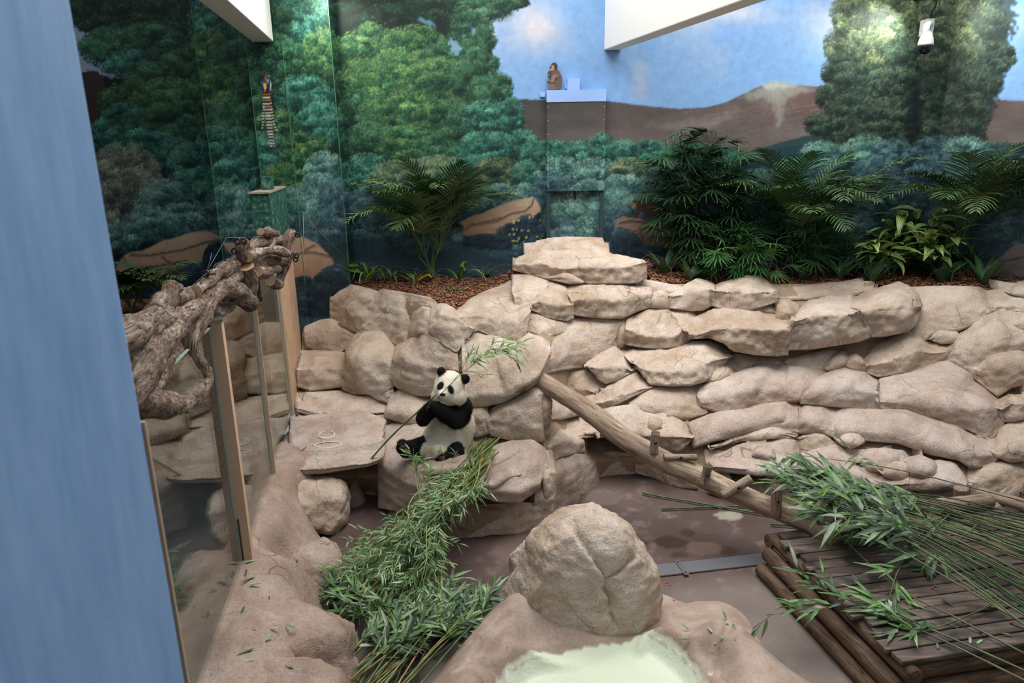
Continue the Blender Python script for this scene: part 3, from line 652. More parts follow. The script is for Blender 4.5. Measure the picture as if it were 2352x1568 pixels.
# ---- hills and mountain
def hillcol(xs, ys):
    t = np.clip((ys-225)/130, 0, 1)[..., None]; u = np.clip((xs-1250)/350, 0, 1)[..., None]
    c = np.array((64, 64, 60))*(1-t)+np.array((98, 92, 90))*t
    c2 = np.array((92, 80, 78))*(1-t)+np.array((112, 100, 98))*t
    P = np.stack([xs/60, ys/22, np.zeros_like(xs)], -1)
    return (c*(1-u)+c2*u+(fbm(P, 1, 4, 21)*14)[..., None]).astype(np.float32)
fill([(1120, 226), (1190, 228), (1400, 233), (1500, 245), (1560, 250), (1620, 247), (1665, 236), (1700, 220), (1740, 201), (1772, 187), (1800, 192), (1840, 197), (1900, 200), (2000, 205), (2100, 215), (2260, 226), (2352, 232), (2800, 240), (2800, 470), (1120, 470)], hillcol, 1, 1.0, 2, blur=1)
fill([(1790, 196), (1900, 206), (1980, 230), (1960, 300), (1860, 300), (1810, 250)], (104, 78, 74), .55, 10, 12, blur=16)
fill([(1690, 228), (1735, 206), (1772, 188), (1800, 191), (1850, 198), (1880, 204), (1836, 214), (1806, 226), (1800, 262), (1786, 300), (1778, 252), (1760, 222), (1726, 228)], (172, 178, 172), .62, 12, 13, blur=9)
fill([(1748, 198), (1772, 188), (1800, 191), (1840, 198), (1800, 204), (1770, 206)], (198, 202, 196), .7, 6, 14, blur=4)
fill([(1480, 285), (1560, 282), (1640, 268), (1700, 244), (1690, 262), (1640, 292), (1560, 304)], (150, 138, 132), .45, 12, 15, blur=12)
for k in range(420):    # snow and scree streaks running down from the peak
    a = rng.normal(0.1, 0.8); L = rng.uniform(14, 70)
    s0 = rng.uniform(6, 70); dx, dy = math.sin(a), abs(math.cos(a))*0.75+0.25
    x, y = 1775+dx*s0, 192+dy*s0+rng.uniform(0, 6)
    cc = [(176, 180, 174), (150, 146, 140), (122, 100, 92), (92, 74, 74)][min(3, int((s0+L*0.4)/26))]
    for q in np.arange(0, L*0.6, 1.5):
        xx, yy = x+dx*q, y+dy*q
        if yy < 330 and 1400 < xx < 1990 and yy > 194+0.33*abs(xx-1772)*(1 if xx < 1772 else .25):
            i, j = r_(yy), c_(xx); CAN[i, j] = CAN[i, j]*0.78+np.array(cc)*0.22
for k in range(160):     # pale drifts on the lower flank
    x, y = rng.uniform(1560, 1880), rng.uniform(245, 325); L = rng.uniform(20, 70)
    for q in np.arange(0, L, 1.5):
        i, j = r_(y-0.28*q+0.0016*q*q), c_(x+q); CAN[i, j] = CAN[i, j]*0.88+np.array((168, 156, 148))*0.12
fill([(1690, 356), (1760, 336), (1850, 312), (1960, 300), (1960, 420), (1690, 420)], (40, 66, 66), 1, 2, 5, blur=1)
# ---- tree-covered parts: dark ground first
fill([(-260, -460), (776, -460), (800, 800), (-260, 800)], lambda x, y: np.array((18, 46, 42), np.float32)+0*x[..., None], 0.0)
fill([(440, -460), (776, -460), (806, 800), (480, 800)], (20, 52, 46), 1, leafy=1)
fill([(160, -460), (470, -460), (440, 90), (330, 110), (230, 90), (196, 60), (150, 40)], (22, 58, 46), 1, 10, 3, leafy=1)
fill([(-260, -460), (170, -460), (170, 800), (-260, 800)], (30, 66, 58), 1, leafy=1)
fill([(160, 168), (210, 172), (300, 184), (360, 180), (440, 190), (520, 800), (160, 800)], (26, 40, 44), 1, 6, 4, leafy=1)
fill([(186, 166), (212, 160), (236, 172), (252, 280), (218, 310), (200, 300)], (52, 44, 40), 1, 6, 5)
fill([(770, -460), (1140, -460), (1215, 12), (1120, 40), (1130, 130), (1160, 200), (1190, 250), (1215, 320), (1252, 350), (1262, 620), (800, 800)], (16, 46, 40), 1, 9, 6, leafy=1)
fill([(1240, 335), (1300, 328), (1400, 330), (1560, 340), (1700, 352), (1860, 330), (2352, 330), (2800, 330), (2800, 800), (1240, 800)], (44, 74, 86), 1, 5, 7, leafy=1)
# ---- left wall
for a in [(230, 20, 90, 60, G_K), (340, 30, 110, 70, G_K), (420, 90, 60, 80, G_K), (250, 110, 70, 50, G_D), (340, 110, 90, 60, G_D), (290, 150, 50, 40, G_T), (420, 180, 70, 70, G_D), (350, 190, 60, 50, G_D),
          (300, 235, 80, 50, G_Y), (390, 235, 90, 60, G_Y), (450, 260, 60, 60, G_D), (290, 280, 60, 45, G_T), (360, 300, 90, 55, G_D), (440, 330, 70, 60, G_D), (240, 315, 50, 40, G_T), (340, 345, 90, 45, G_T), (440, 385, 60, 60, G_T),
          (285, 400, 85, 75, G_W), (320, 440, 70, 60, G_W), (255, 470, 45, 60, G_W), (380, 465, 75, 55, G_P), (470, 440, 50, 60, G_T), (430, 510, 70, 45, G_P), (340, 520, 80, 40, G_P), (270, 545, 60, 40, G_P), (480, 540, 40, 40, G_B)]:
    clump(*a[:4], *a[4])
# ---- buttress
for a in [(480, -60, 80, 80, G_T), (600, -60, 90, 80, G_T), (710, -50, 80, 90, G_T), (500, 50, 70, 70, G_T), (700, 50, 70, 80, G_T), (600, 60, 70, 70, G_D), (480, 130, 60, 60, G_Y), (540, 150, 70, 60, G_D), (660, 150, 60, 60, G_D), (740, 130, 50, 70, G_Y), (500, 210, 70, 60, G_Y), (590, 220, 60, 60, G_D), (700, 230, 70, 60, G_T),
          (540, 280, 70, 55, G_D), (640, 300, 60, 55, G_Y), (740, 290, 60, 60, G_T), (500, 330, 50, 50, G_T), (600, 350, 70, 50, G_T), (700, 355, 60, 50, G_Y), (550, 410, 70, 50, G_T), (650, 420, 60, 50, G_Y), (745, 400, 50, 55, G_P), (530, 470, 60, 50, G_P), (610, 480, 60, 50, G_T), (700, 470, 70, 50, G_P), (770, 460, 40, 50, G_B), (560, 520, 70, 45, G_P), (650, 530, 60, 40, G_B), (740, 530, 60, 45, G_B)]:
    clump(*a[:4], *a[4])
# ---- back wall, left tree
for a in [(830, -60, 90, 80, G_K), (960, -60, 110, 80, G_K), (1080, -60, 90, 80, G_K), (840, 20, 80, 60, G_K), (940, 15, 90, 50, G_K), (1040, 20, 80, 45, G_K), (1110, 20, 70, 32, G_D), (1165, 6, 40, 20, G_D),
          (1080, 70, 55, 45, G_D), (1110, 90, 30, 35, G_D), (860, 115, 85, 60, G_Y), (950, 110, 80, 55, G_Y), (1020, 130, 50, 40, G_D), (1075, 130, 50, 45, G_D), (830, 190, 60, 55, G_Y), (910, 185, 90, 65, G_Y), (1010, 200, 95, 70, G_Y), (1090, 180, 55, 60, G_D), (1120, 150, 26, 30, G_D), (1120, 225, 55, 55, G_D), (1150, 200, 30, 35, G_D),
          (825, 260, 50, 55, G_D), (900, 270, 80, 55, G_Y), (980, 285, 70, 50, G_Y), (1050, 280, 70, 55, G_D), (1130, 275, 70, 50, G_T), (1175, 262, 30, 40, G_T), (850, 330, 70, 50, G_D), (940, 340, 80, 50, G_Y), (1030, 345, 80, 50, G_D), (1120, 345, 75, 45, G_T), (1200, 335, 40, 40, G_T), (1225, 360, 32, 40, G_T),
          (840, 400, 60, 50, G_T), (920, 405, 75, 45, G_O), (1010, 400, 80, 45, G_O), (1090, 395, 60, 40, G_T), (1150, 405, 70, 45, G_O), (1215, 410, 45, 45, G_T), (850, 470, 60, 45, G_B), (940, 480, 80, 45, G_T), (1040, 470, 80, 45, G_B), (1130, 460, 60, 35, G_P), (1210, 460, 50, 40, G_P), (870, 540, 80, 45, G_B), (980, 550, 80, 40, G_B), (1080, 560, 80, 40, G_B), (1190, 560, 70, 40, G_B)]:
    clump(*a[:4], *a[4])
fill([(1030, 84), (1046, 92), (1058, 112), (1050, 128), (1036, 112)], (128, 160, 200), 0.8, 7, 31, blur=1)
fill([(952, 44), (968, 40), (1000, 52), (1006, 62), (980, 58)], (128, 160, 200), 0.6, 7, 32, blur=1)
fill([(1080, 62), (1092, 66), (1086, 84)], (128, 160, 200), 0.7, 5, 33, blur=1)
# ---- back wall, bushes right of the door and below the hills
for a in [(1270, 350, 45, 30, G_T), (1330, 352, 50, 30, G_T), (1385, 340, 35, 32, G_T), (1440, 352, 50, 32, G_T), (1500, 350, 40, 28, G_T), (1560, 360, 60, 36, G_T), (1650, 370, 70, 40, G_T), (1290, 395, 60, 35, G_P), (1370, 400, 60, 40, G_P), (1450, 400, 60, 40, G_O), (1540, 410, 70, 45, G_P), (1640, 430, 70, 45, G_P), (1280, 440, 60, 40, G_B), (1360, 460, 60, 50, G_P), (1310, 500, 60, 45, G_P), (1430, 450, 60, 50, G_P), (1290, 540, 60, 40, G_B), (1370, 540, 50, 40, G_P), (1410, 520, 50, 50, G_B), (1520, 480, 60, 60, G_B), (1600, 500, 80, 60, G_B),
          (1740, 440, 60, 55, G_P), (1720, 510, 70, 60, G_B), (1830, 395, 60, 36, G_P), (1890, 360, 60, 38, G_P), (1950, 335, 60, 35, G_P), (1800, 440, 60, 45, G_B), (1880, 420, 70, 50, G_B), (1960, 400, 70, 50, G_B), (1850, 500, 90, 60, G_B), (1980, 480, 90, 60, G_B), (1900, 560, 90, 60, G_T), (1990, 560, 90, 60, G_B)]:
    clump(*a[:4], *a[4])
# ---- right tree, with lamp light painted into the upper clumps
fill([(1930, -460), (2340, -460), (2330, 60), (2300, 200), (2260, 300), (2100, 330), (1900, 310), (1890, 240), (1920, 120)], (34, 50, 44), 0.75, 22, 8, leafy=1, blur=2)
for a in [(2000, -50, 80, 80, G_S), (2110, -50, 100, 80, G_S), (2240, -40, 80, 80, G_S), (1960, 30, 55, 50, G_L), (2040, 40, 70, 60, G_L), (2120, 60, 60, 60, G_L), (2210, 40, 75, 60, G_L), (2280, 60, 40, 50, G_S), (1935, 100, 45, 45, G_L), (2010, 115, 70, 55, G_L), (2090, 130, 60, 60, G_S), (2190, 120, 75, 60, G_L), (2290, 130, 45, 40, G_S),
          (1930, 165, 45, 40, G_S), (1990, 190, 65, 50, G_S), (2070, 200, 60, 50, G_S), (2170, 190, 70, 55, G_S), (2250, 190, 50, 45, G_S), (1905, 225, 35, 35, G_S), (1960, 255, 65, 45, G_S), (2050, 265, 70, 45, G_S), (2150, 260, 70, 50, G_S), (2230, 260, 50, 45, G_S), (1880, 285, 35, 28, G_S), (1940, 300, 60, 32, G_S), (2030, 310, 70, 34, G_S), (2130, 315, 70, 34, G_S), (2220, 305, 50, 34, G_S)]:
    clump(*a[:4], *a[4], dens=0.3)
fill([(2086, 180), (2112, 180), (2116, 330), (2100, 520), (2060, 520), (2078, 340)], (20, 32, 36), 0.5, 12, 9, blur=14, leafy=1)
for a in [(1990, 345, 60, 34, G_P), (2050, 350, 50, 32, G_B), (2150, 345, 60, 34, G_B), (2220, 345, 60, 34, G_P), (2290, 370, 50, 45, G_B), (2010, 400, 60, 45, G_B), (2160, 400, 70, 50, G_B), (2240, 420, 70, 50, G_B), (2320, 440, 60, 55, G_P), (2060, 450, 60, 50, G_B), (2150, 480, 80, 50, G_B), (2280, 510, 90, 60, G_B), (2420, 400, 90, 70, G_B), (2560, 420, 90, 70, G_B), (2400, 530, 120, 70, G_B), (2600, 560, 150, 90, G_B)]:
    clump(*a[:4], *a[4], dens=0.3)
# ---- slate wash along the foot of the walls
wash = np.clip((CYY-(540+18*cfbm(60, 14, 3)))/80, 0, 1)*np.clip((CXX-560)/160, 0, 1)*np.where(CXX < 1600, 1, 0.75)
CAN[:] = CAN*(1-0.8*wash[..., None])+(np.array((82, 108, 124), np.float32)+cfbm(30, 15, 3)[..., None]*9)*0.8*wash[..., None]
wash2 = np.clip((CYY-(640+18*cfbm(60, 17, 3)))/60, 0, 1)*(CXX < 600)
CAN[:] = CAN*(1-0.85*wash2[..., None])+np.array((58, 76, 82), np.float32)*0.85*wash2[..., None]
# ---- painted boulders
def boulder(pts, top, bot, seams, y0, y1):
    def colf(xs, ys):
        t = np.clip((ys-y0)/(y1-y0), 0, 1)[..., None]
        P = np.stack([xs/26, ys/12, np.full_like(xs, y0)], -1)
        return (np.array(top)*(1-t)+np.array(bot)*t+(fbm(P, 1, 4, 41)*11)[..., None]).astype(np.float32)
    fill(pts, colf, 1, 1.5, 4, blur=1)
    for s in seams:
        stroke(np.array(s)+np.array([0, 3]), tuple(np.array(bot)*0.8), 4, 0.35)
        stroke(s, tuple(np.array(bot)*0.45), 2, 0.75)
boulder([(266, 614), (284, 586), (300, 578), (330, 574), (372, 553), (420, 540), (452, 531), (476, 530), (509, 545), (506, 552), (480, 560), (470, 575), (464, 602), (440, 612), (396, 625), (390, 645), (340, 650), (300, 664), (266, 664)], (184, 160, 134), (134, 108, 94),
        [[(300, 584), (350, 584), (420, 573), (470, 556), (505, 550)], [(284, 590), (302, 622), (296, 640), (300, 650)], [(302, 620), (340, 614), (392, 604), (430, 598)], [(372, 588), (386, 600), (404, 606)], [(320, 646), (340, 624)]], 530, 662)
boulder([(512, 556), (560, 556), (600, 558), (660, 544), (690, 541), (730, 560), (760, 590), (768, 606), (744, 615), (735, 640), (715, 648), (690, 634), (660, 640), (640, 650), (560, 640), (520, 610)], (182, 158, 134), (150, 118, 100), [[(680, 582), (720, 578), (766, 590)], [(520, 596), (548, 586), (600, 580)], [(700, 574), (724, 562)]], 541, 645)
boulder([(1054, 512), (1075, 500), (1110, 488), (1150, 470), (1190, 457), (1224, 452), (1236, 464), (1243, 482), (1225, 500), (1212, 522), (1196, 534), (1150, 540), (1100, 546), (1060, 540), (1066, 524)], (190, 168, 144), (146, 116, 98), [[(1068, 528), (1080, 516), (1140, 508), (1174, 490), (1206, 484), (1222, 470), (1226, 456)], [(1100, 512), (1150, 500)]], 452, 545)
boulder([(1408, 526), (1416, 502), (1430, 497), (1470, 501), (1520, 520), (1580, 525), (1640, 540), (1660, 590), (1560, 580), (1500, 566), (1470, 560), (1450, 540), (1430, 520)], (142, 118, 104), (98, 78, 72), [[(1424, 512), (1450, 506), (1500, 512)], [(1470, 520), (1480, 560)]], 497, 590)
boulder([(2280, 620), (2296, 590), (2330, 562), (2400, 548), (2500, 545), (2560, 640), (2300, 650)], (136, 126, 124), (104, 96, 98), [[(2300, 600), (2350, 590)]], 548, 640)
for (cx, cy, rx, ry) in [(440, 640, 70, 36), (500, 600, 36, 34), (360, 668, 70, 22), (760, 650, 40, 36), (700, 662, 40, 26), (735, 690, 70, 40), (1180, 535, 40, 24), (1215, 520, 34, 30), (1120, 556, 60, 20), (1235, 560, 34, 34), (1440, 560, 36, 34), (1500, 585, 60, 22), (560, 660, 60, 30)]:
    clump(cx, cy, rx, ry, (66, 94, 104), (42, 64, 78), (26, 42, 56), 0.3, 0)
for k in range(26):     # little yellow flowers and blue butterflies
    x, y = rng.uniform(1165, 1245), rng.uniform(498, 556); fill([(x-2, y-2), (x+2, y-2), (x+2, y+2), (x-2, y+2)], (196, 190, 110), 0.9)
for (x, y) in [(487, 588), (775, 620), (770, 618), (857, 524), (605, 668)]:
    fill([(x-5, y-4), (x, y), (x+5, y-5), (x+4, y+3), (x, y+1), (x-3, y+4)], (96, 118, 190), 0.9)
# ---- the painted monkey on the boulder right of the door
fill([(1450, 466), (1456, 461), (1466, 462), (1476, 463), (1492, 462), (1512, 468), (1530, 480), (1534, 504), (1524, 508), (1512, 496), (1500, 494), (1486, 505), (1476, 504), (1480, 488), (1470, 486), (1468, 500), (1452, 502), (1462, 494), (1462, 480), (1452, 476)], (70, 58, 52), 1, 1, 3)
fill([(1450, 467), (1458, 463), (1462, 470), (1458, 478), (1451, 476)], (170, 122, 86), 1); fill([(1449, 464), (1455, 461), (1464, 462), (1460, 466)], (46, 38, 36), 1); fill([(1451, 469), (1454, 469), (1454, 472), (1451, 472)], (40, 30, 28))
# ---- the painted pheasant on the pilaster
fill([(601, 190), (604, 184), (610, 178), (616, 180), (617, 190), (612, 194), (603, 197)], (176, 180, 186), 1, 1.5, 2)
for k in range(60): x, y = rng.uniform(602, 615), rng.uniform(181, 196); stroke([(x-1, y), (x+2, y-1)], (60, 60, 66), 1, 0.6)
fill([(606, 177), (611, 171), (616, 172), (613, 176), (608, 180)], (150, 50, 44)); fill([(614, 174), (621, 173), (618, 179), (614, 180)], (40, 38, 38)); fill([(616, 174), (620, 174), (618, 177)], (210, 205, 195))
fill([(600, 200), (603, 194), (612, 192), (619, 196), (622, 206), (619, 212), (612, 214), (606, 212), (601, 207)], (30, 36, 96), 1, 1, 3)
for y in range(194, 214, 3): stroke([(605, y), (612, y+2), (620, y-1)], (20, 20, 34), 1, 0.7)
fill([(619, 180), (624, 194), (621, 208), (619, 211), (620, 196)], (190, 188, 184))
fill([(605, 192), (610, 190), (613, 196), (611, 207), (606, 206)], (216, 186, 62)); fill([(607, 206), (611, 206), (610, 213), (606, 211)], (190, 66, 40))
def tail(pts, w0, w1, warm):
    P = resample(np.array(pts, float), int(np.hypot(*(np.array(pts[-1])-np.array(pts[0])))*2))
    for k, (x, y) in enumerate(P):
        t = k/len(P); w = w0+(w1-w0)*t; band = (k//7) % 2
        cc = (205, 196, 178) if band else (44, 38, 40)
        if warm and t < 0.35 and (k//7) % 4 == 1: cc = (176, 120, 62)
        i, j0, j1 = r_(y), c_(x-w/2), c_(x+w/2)
        CAN[i, j0:j1+1] = cc
tail([(607, 213), (606, 250), (604, 290), (603, 300)], 4, 2, True); tail([(618, 212), (624, 250), (630, 285), (637, 304)], 4, 2, True)
tail([(611, 213), (613, 250), (618, 300), (624, 340)], 8, 4, True); tail([(615, 213), (619, 250), (624, 300), (630, 336)], 7, 3, True)
CAN[:] = np.where(LEAFY[..., None] > .3, np.clip((CAN-62)*1.22+56, 4, 255), CAN)
_g = CAN.mean(-1, keepdims=True); CAN[:] = CAN*(1-.16*LEAFY[..., None])+(_g*np.array((.92, 1.0, 1.04), np.float32))*.16*LEAFY[..., None]
CANL = np.clip(CAN/255, 0, 1)
CANL = np.where(CANL <= 0.04045, CANL/12.92, ((CANL+0.055)/1.055)**2.4)
MURAL_GAIN = 0.95
def sample(P):
    px, py = proj(P)
    u = np.clip((px-CX0)/CS, 0, CW-1.01); v = np.clip((py-CY0)/CS, 0, CHH-1.01)
    i, j = v.astype(int), u.astype(int); fu, fv = (u-j)[:, None], (v-i)[:, None]
    c = CANL[i, j]*(1-fu)*(1-fv)+CANL[i, j+1]*fu*(1-fv)+CANL[i+1, j]*(1-fu)*fv+CANL[i+1, j+1]*fu*fv
    return np.clip(c*MURAL_GAIN, 0, 0.9), LEAFY[i, j]
def mural_material():
    t = NT('mural_paint')
    a = t.node('ShaderNodeAttribute', attribute_name='paint')
    st = t.voro(150, 'F1'); n = t.noise(70, 3, 0.6)
    f = t.math('ADD', t.math('MULTIPLY', st, 1.3), t.math('MULTIPLY', n, 0.9))
    dab = t.ramp(f, [(0.42, (1.9, 1.9, 1.8)), (0.72, (1.0, 1.0, 1.0)), (1.0, (0.62, 0.64, 0.66))])
    leaf = t.mix(1.0, a.outputs['Color'], dab, 'MULTIPLY')
    c = t.mix(a.outputs['Alpha'], a.outputs['Color'], leaf)
    worn = t.ramp(t.noise(9, 6, 0.7), [(0.3, (0.88,)*3), (0.6, (1.04,)*3)])
    c = t.mix(1.0, c, worn, 'MULTIPLY')
    return t.set(c, 0.55, t.bump(t.noise(60, 4), 0.12, 0.01), 0.3)
M_MURAL = mural_material()
def painted(name, P00, U, V, nu, nv, parent=None, mat=None):
    """a flat painted panel: corner, edge vectors, cells"""
    a, b = np.meshgrid(np.linspace(0, 1, nu), np.linspace(0, 1, nv))
    P = (np.array(P00)+a[..., None]*np.array(U)+b[..., None]*np.array(V)).reshape(-1, 3)
    c, lf = sample(P)
    me = mesh_data(name, P, grid_faces(nv, nu), False, mat or M_MURAL)
    ca = me.color_attributes.new('paint', 'FLOAT_COLOR', 'POINT')
    ca.data.foreach_set('color', np.concatenate([c, lf[:, None]], 1).astype(np.float32).ravel())
    return make_obj(name, me, None, parent)
# ------------------------------------------------------------------ the room shell
YB, YP, YPI = 10.2, 9.85, 9.74
ZTOP = 6.6
CORNER = 6.10
xl_b, xr_b = float(ony(498, 480, YP)[0]), float(ony(791, 480, YP)[0])
wb = painted('wall_back', (xr_b-0.05, YB, 1.6), (CORNER-xr_b+0.05, 0, 0), (0, 0, ZTOP-1.6), 520, 300); tag(wb, 'mural wall with green trees, brown hills and a snow-streaked mountain', kind='structure')
wr = painted('wall_right', (CORNER, YB, 1.5), (2.4, -2.1, 0), (0, 0, ZTOP-1.5), 200, 260); tag(wr, 'angled mural wall with the other half of the painted tree', kind='structure')
wl = painted('wall_left', (-8.0, YB, 0.0), (8.0+xl_b+0.02, 0, 0), (0, 0, ZTOP), 230, 380); tag(wl, 'mural wall of dark trees beyond the glass screen', kind='structure')
wp = painted('wall_buttress', (xl_b, YP, 1.2), (xr_b-xl_b, 0, 0), (0, 0, ZTOP-1.2), 150, 320); tag(wp, 'painted buttress with leafy bushes and a boulder', kind='structure')
painted('buttress_side', (xr_b, YP, 1.2), (0, YB-YP+0.02, 0), (0, 0, ZTOP-1.2), 12, 300, wp)
painted('buttress_side', (xl_b, YB, 1.2), (0, YP-YB, 0), (0, 0, ZTOP-1.2), 12, 200, wp)
pl, pr = float(ony(603, 444, YPI)[0]), float(ony(681, 444, YPI)[0])
pz = float(ony(607, 97, YPI)[2])
pf = painted('pilaster_front', (pl, YPI, 1.2), (pr-pl, 0, 0), (0, 0, pz-1.2), 64, 420, wp)
painted('pilaster_side', (pr, YPI, 1.2), (0, YP-YPI, 0), (0, 0, pz-1.2), 6, 220, wp)
painted('pilaster_side', (pl, YP, 1.2), (0, YPI-YP, 0), (0, 0, pz-1.2), 6, 220, wp)
painted('pilaster_top', (pl, YPI, pz), (pr-pl, 0, 0), (0, YP-YPI, 0), 20, 4, wp)

M_CREAM = plain('cream_emulsion', S(232, 232, 228), 0.7, var=0.03, bump=0.04, scale=14)
M_EDGE_LIT = plain('edge_highlight_green', S(66, 116, 86), .5, var=.5, scale=7)  # green strips added to paint lit edges on buttress and pilaster
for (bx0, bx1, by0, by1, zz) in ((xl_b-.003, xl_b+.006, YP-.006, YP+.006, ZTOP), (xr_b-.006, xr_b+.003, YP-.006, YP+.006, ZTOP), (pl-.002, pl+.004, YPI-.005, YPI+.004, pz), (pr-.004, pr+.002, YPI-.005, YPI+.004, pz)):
    V, Fc = box_vf(bx0, bx1, by0, by1, 2.2, zz); mesh('edge_highlight_strip', V, Fc, M_EDGE_LIT, wp, smooth=False)
M_BLUE = None
def blue_paint():
    t = NT('blue_gloss_paint')
    n = t.noise(3.0, 5, 0.6, vec=t.map(t.P(), (6, 6, 1)))
    c = t.ramp(n, [(0.3, S(124, 164, 212)), (0.55, S(138, 176, 222)), (0.75, S(150, 186, 230))])
    return t.set(c, 0.55, t.bump(t.noise(40, 4), 0.08, 0.01), 0.35)
M_BLUE = blue_paint()
M_TAN = plain('tan_paint', S(214, 180, 150), 0.55, var=0.08, bump=0.05, scale=8)
M_DARKWALL = plain('dim_plaster', S(66, 72, 76), 0.9, var=0.1, scale=2)
M_PLASTER = plain('pale_plaster', S(150, 150, 146), 0.9, var=0.04, scale=2)
def shell(name, quad, mat, label):
    o = mesh(name, np.array(quad, float), [[0, 1, 2, 3]], mat, smooth=False); tag(o, label, kind='structure'); return o
# hall sides out of view; rear and right added to cut frontal light
shell('wall_rear', [(-8, -2.2, -0.6), (9.5, -2.2, -0.6), (9.5, -2.2, ZTOP), (-8, -2.2, ZTOP)], M_PLASTER, 'unseen plaster wall added behind the viewing gallery')
shell('wall_far_right', [(8.5, 8.1, -0.6), (8.5, -2.2, -0.6), (8.5, -2.2, ZTOP), (8.5, 8.1, ZTOP)], M_PLASTER, 'unseen plaster wall added beyond the wooden deck')
shell('wall_far_left', [(-8, -2.2, -0.6), (-8, YB, -0.6), (-8, YB, ZTOP), (-8, -2.2, ZTOP)], M_DARKWALL, 'dim plaster wall of the visitor corridor')
# roof beams running from the walls towards the gallery
def beam(name, pA, pB, yw, hd, top, length, label):
    a, b = ony(*pA, yw), ony(*pB, yw); z0 = (a[2]+b[2])/2
    d = np.array([-math.tan(math.radians(hd)), -1.0, 0]); d *= length
    V = []
    for q in (a, b):
        for e in (0, 1):
            p = q+d*e
            V += [(p[0], p[1]+(0 if e else 0.0), z0), (p[0], p[1], top)]
    V = np.array(V)
    Fc = [(0, 2, 3, 1), (4, 5, 7, 6), (0, 4, 6, 2), (1, 3, 7, 5), (0, 1, 5, 4), (2, 6, 7, 3)]
    o = mesh(name, V, Fc, M_CREAM, smooth=False); tag(o, label, kind='structure')
    bv = o.modifiers.new('bevel', 'BEVEL'); bv.width = 0.012; bv.segments = 2
    return o
beam('ceiling_beam', (579, 96), (628, 96), YPI+0.02, -9.0, 7.4, 8.5, 'white concrete roof beam resting on the painted pilaster')
beam('ceiling_beam', (1387, 115), (1426, 115), YB, -15.0, 7.4, 8.5, 'white concrete roof beam ending on the painted sky')
# near blue column beside the camera
e1 = ony(300, 800, 1.6)
colx = float(e1[0])
V, Fc = box_vf(colx-0.75, colx, 0.25, 1.6, 0.0, 6.6)
pil = mesh('pillar', V, Fc, M_BLUE, smooth=False); tag(pil, 'sky blue painted column close to the viewpoint', kind='structure')
bv = pil.modifiers.new('bevel', 'BEVEL'); bv.width = 0.015; bv.segments = 3
V, Fc = box_vf(colx-0.06, colx+0.004, 1.60, 1.606, 0.0, float(ony(333, 952, 1.65)[2]))
mesh('corner_strip', V, Fc, M_TAN, pil, smooth=False)

# ------------------------------------------------------------------ yard floor: brown resin with pale scuffs and wet patches
fx = np.arange(-3.2, 7.0, 0.035); fy = np.arange(2.4, 9.3, 0.035)
FX, FY = np.meshgrid(fx, fy); FP = np.stack([FX, FY, np.zeros_like(FX)], -1)
nA, nB, nC = fbm(FP, 0.9, 4, 50), fbm(FP, 5.0, 4, 51), fbm(FP, 22, 3, 52)
base = np.array(S(126, 106, 100)); dark = np.array(S(100, 82, 78)); pale = np.array(S(160, 146, 136))
t1 = np.clip(0.5+0.9*nA+0.25*nB, 0, 1)[..., None]; FC = dark*(1-t1)+base*t1
t2 = np.clip((nB+0.6*nC+0.35*nA-0.22)/0.4, 0, 1)[..., None]*0.5; FC = FC*(1-t2)+pale*t2
front = np.clip((5.9-FY+0.12*FX-0.25)/0.3, 0, 1)[..., None]
fr = np.array(S(150, 138, 128))*(1-0.5*t1)+np.array(S(112, 102, 98))*0.5*t1
FC = FC*(1-0.65*front)+fr*0.65*front
def spot(px, py, rx, ry, colr, a, wob=0.3):
    global FC
    c = onz(px, py, 0.0); d = np.sqrt(((FX-c[0])/rx)**2+((FY-c[1])/ry)**2)+wob*(nB+0.5*nC)
    m = (np.clip((1-d)/0.12, 0, 1)*a)[..., None]; FC = FC*(1-m)+np.array(colr)*m
wet = S(84, 56, 42)
for q in [(1540, 1245, .19, .13), (1578, 1223, .09, .08), (1668, 1264, .11, .10), (1560, 1275, .09, .05), (1478, 1247, .05, .10)]: spot(*q, wet, 0.85)
for q in [(1675, 1184, .16, .12, S(186, 184, 164), .8), (1385, 1140, .24, .20, S(150, 136, 126), .45), (1620, 1258, .20, .14, S(160, 132, 118), .5), (1190, 1260, .3, .25, S(160, 128, 116), .35), (1985, 1560, .2, .12, S(150, 140, 132), .5)]: spot(*q)
t = NT('resin_floor'); a = t.attr('paint')
fl = t.noise(90, 3, 0.6); spk = t.ramp(t.voro(60), [(0.0, (1.35, 1.33, 1.3)), (0.16, (1, 1, 1)), (0.9, (0.9, 0.9, 0.9))])
cc = t.mix(1.0, a, spk, 'MULTIPLY')
M_FLOOR = t.set(cc, t.ramp(t.noise(2.5, 4), [(0.35, (0.32,)*3), (0.65, (0.6,)*3)]), t.bump(fl, 0.10, 0.01), 0.45)
yard = mesh('floor', FP.reshape(-1, 3), grid_faces(len(fy), len(fx)), M_FLOOR, smooth=False, colors=FC.reshape(-1, 3)*.82); tag(yard, 'brown resin yard floor with pale scuffs and wet patches', kind='structure')
shell('floor_base', [(-8, -2.2, -0.3), (9.5, -2.2, -0.3), (9.5, 10.4, -0.3), (-8, 10.4, -0.3)], M_DARKWALL, 'dim concrete slab under the yard')
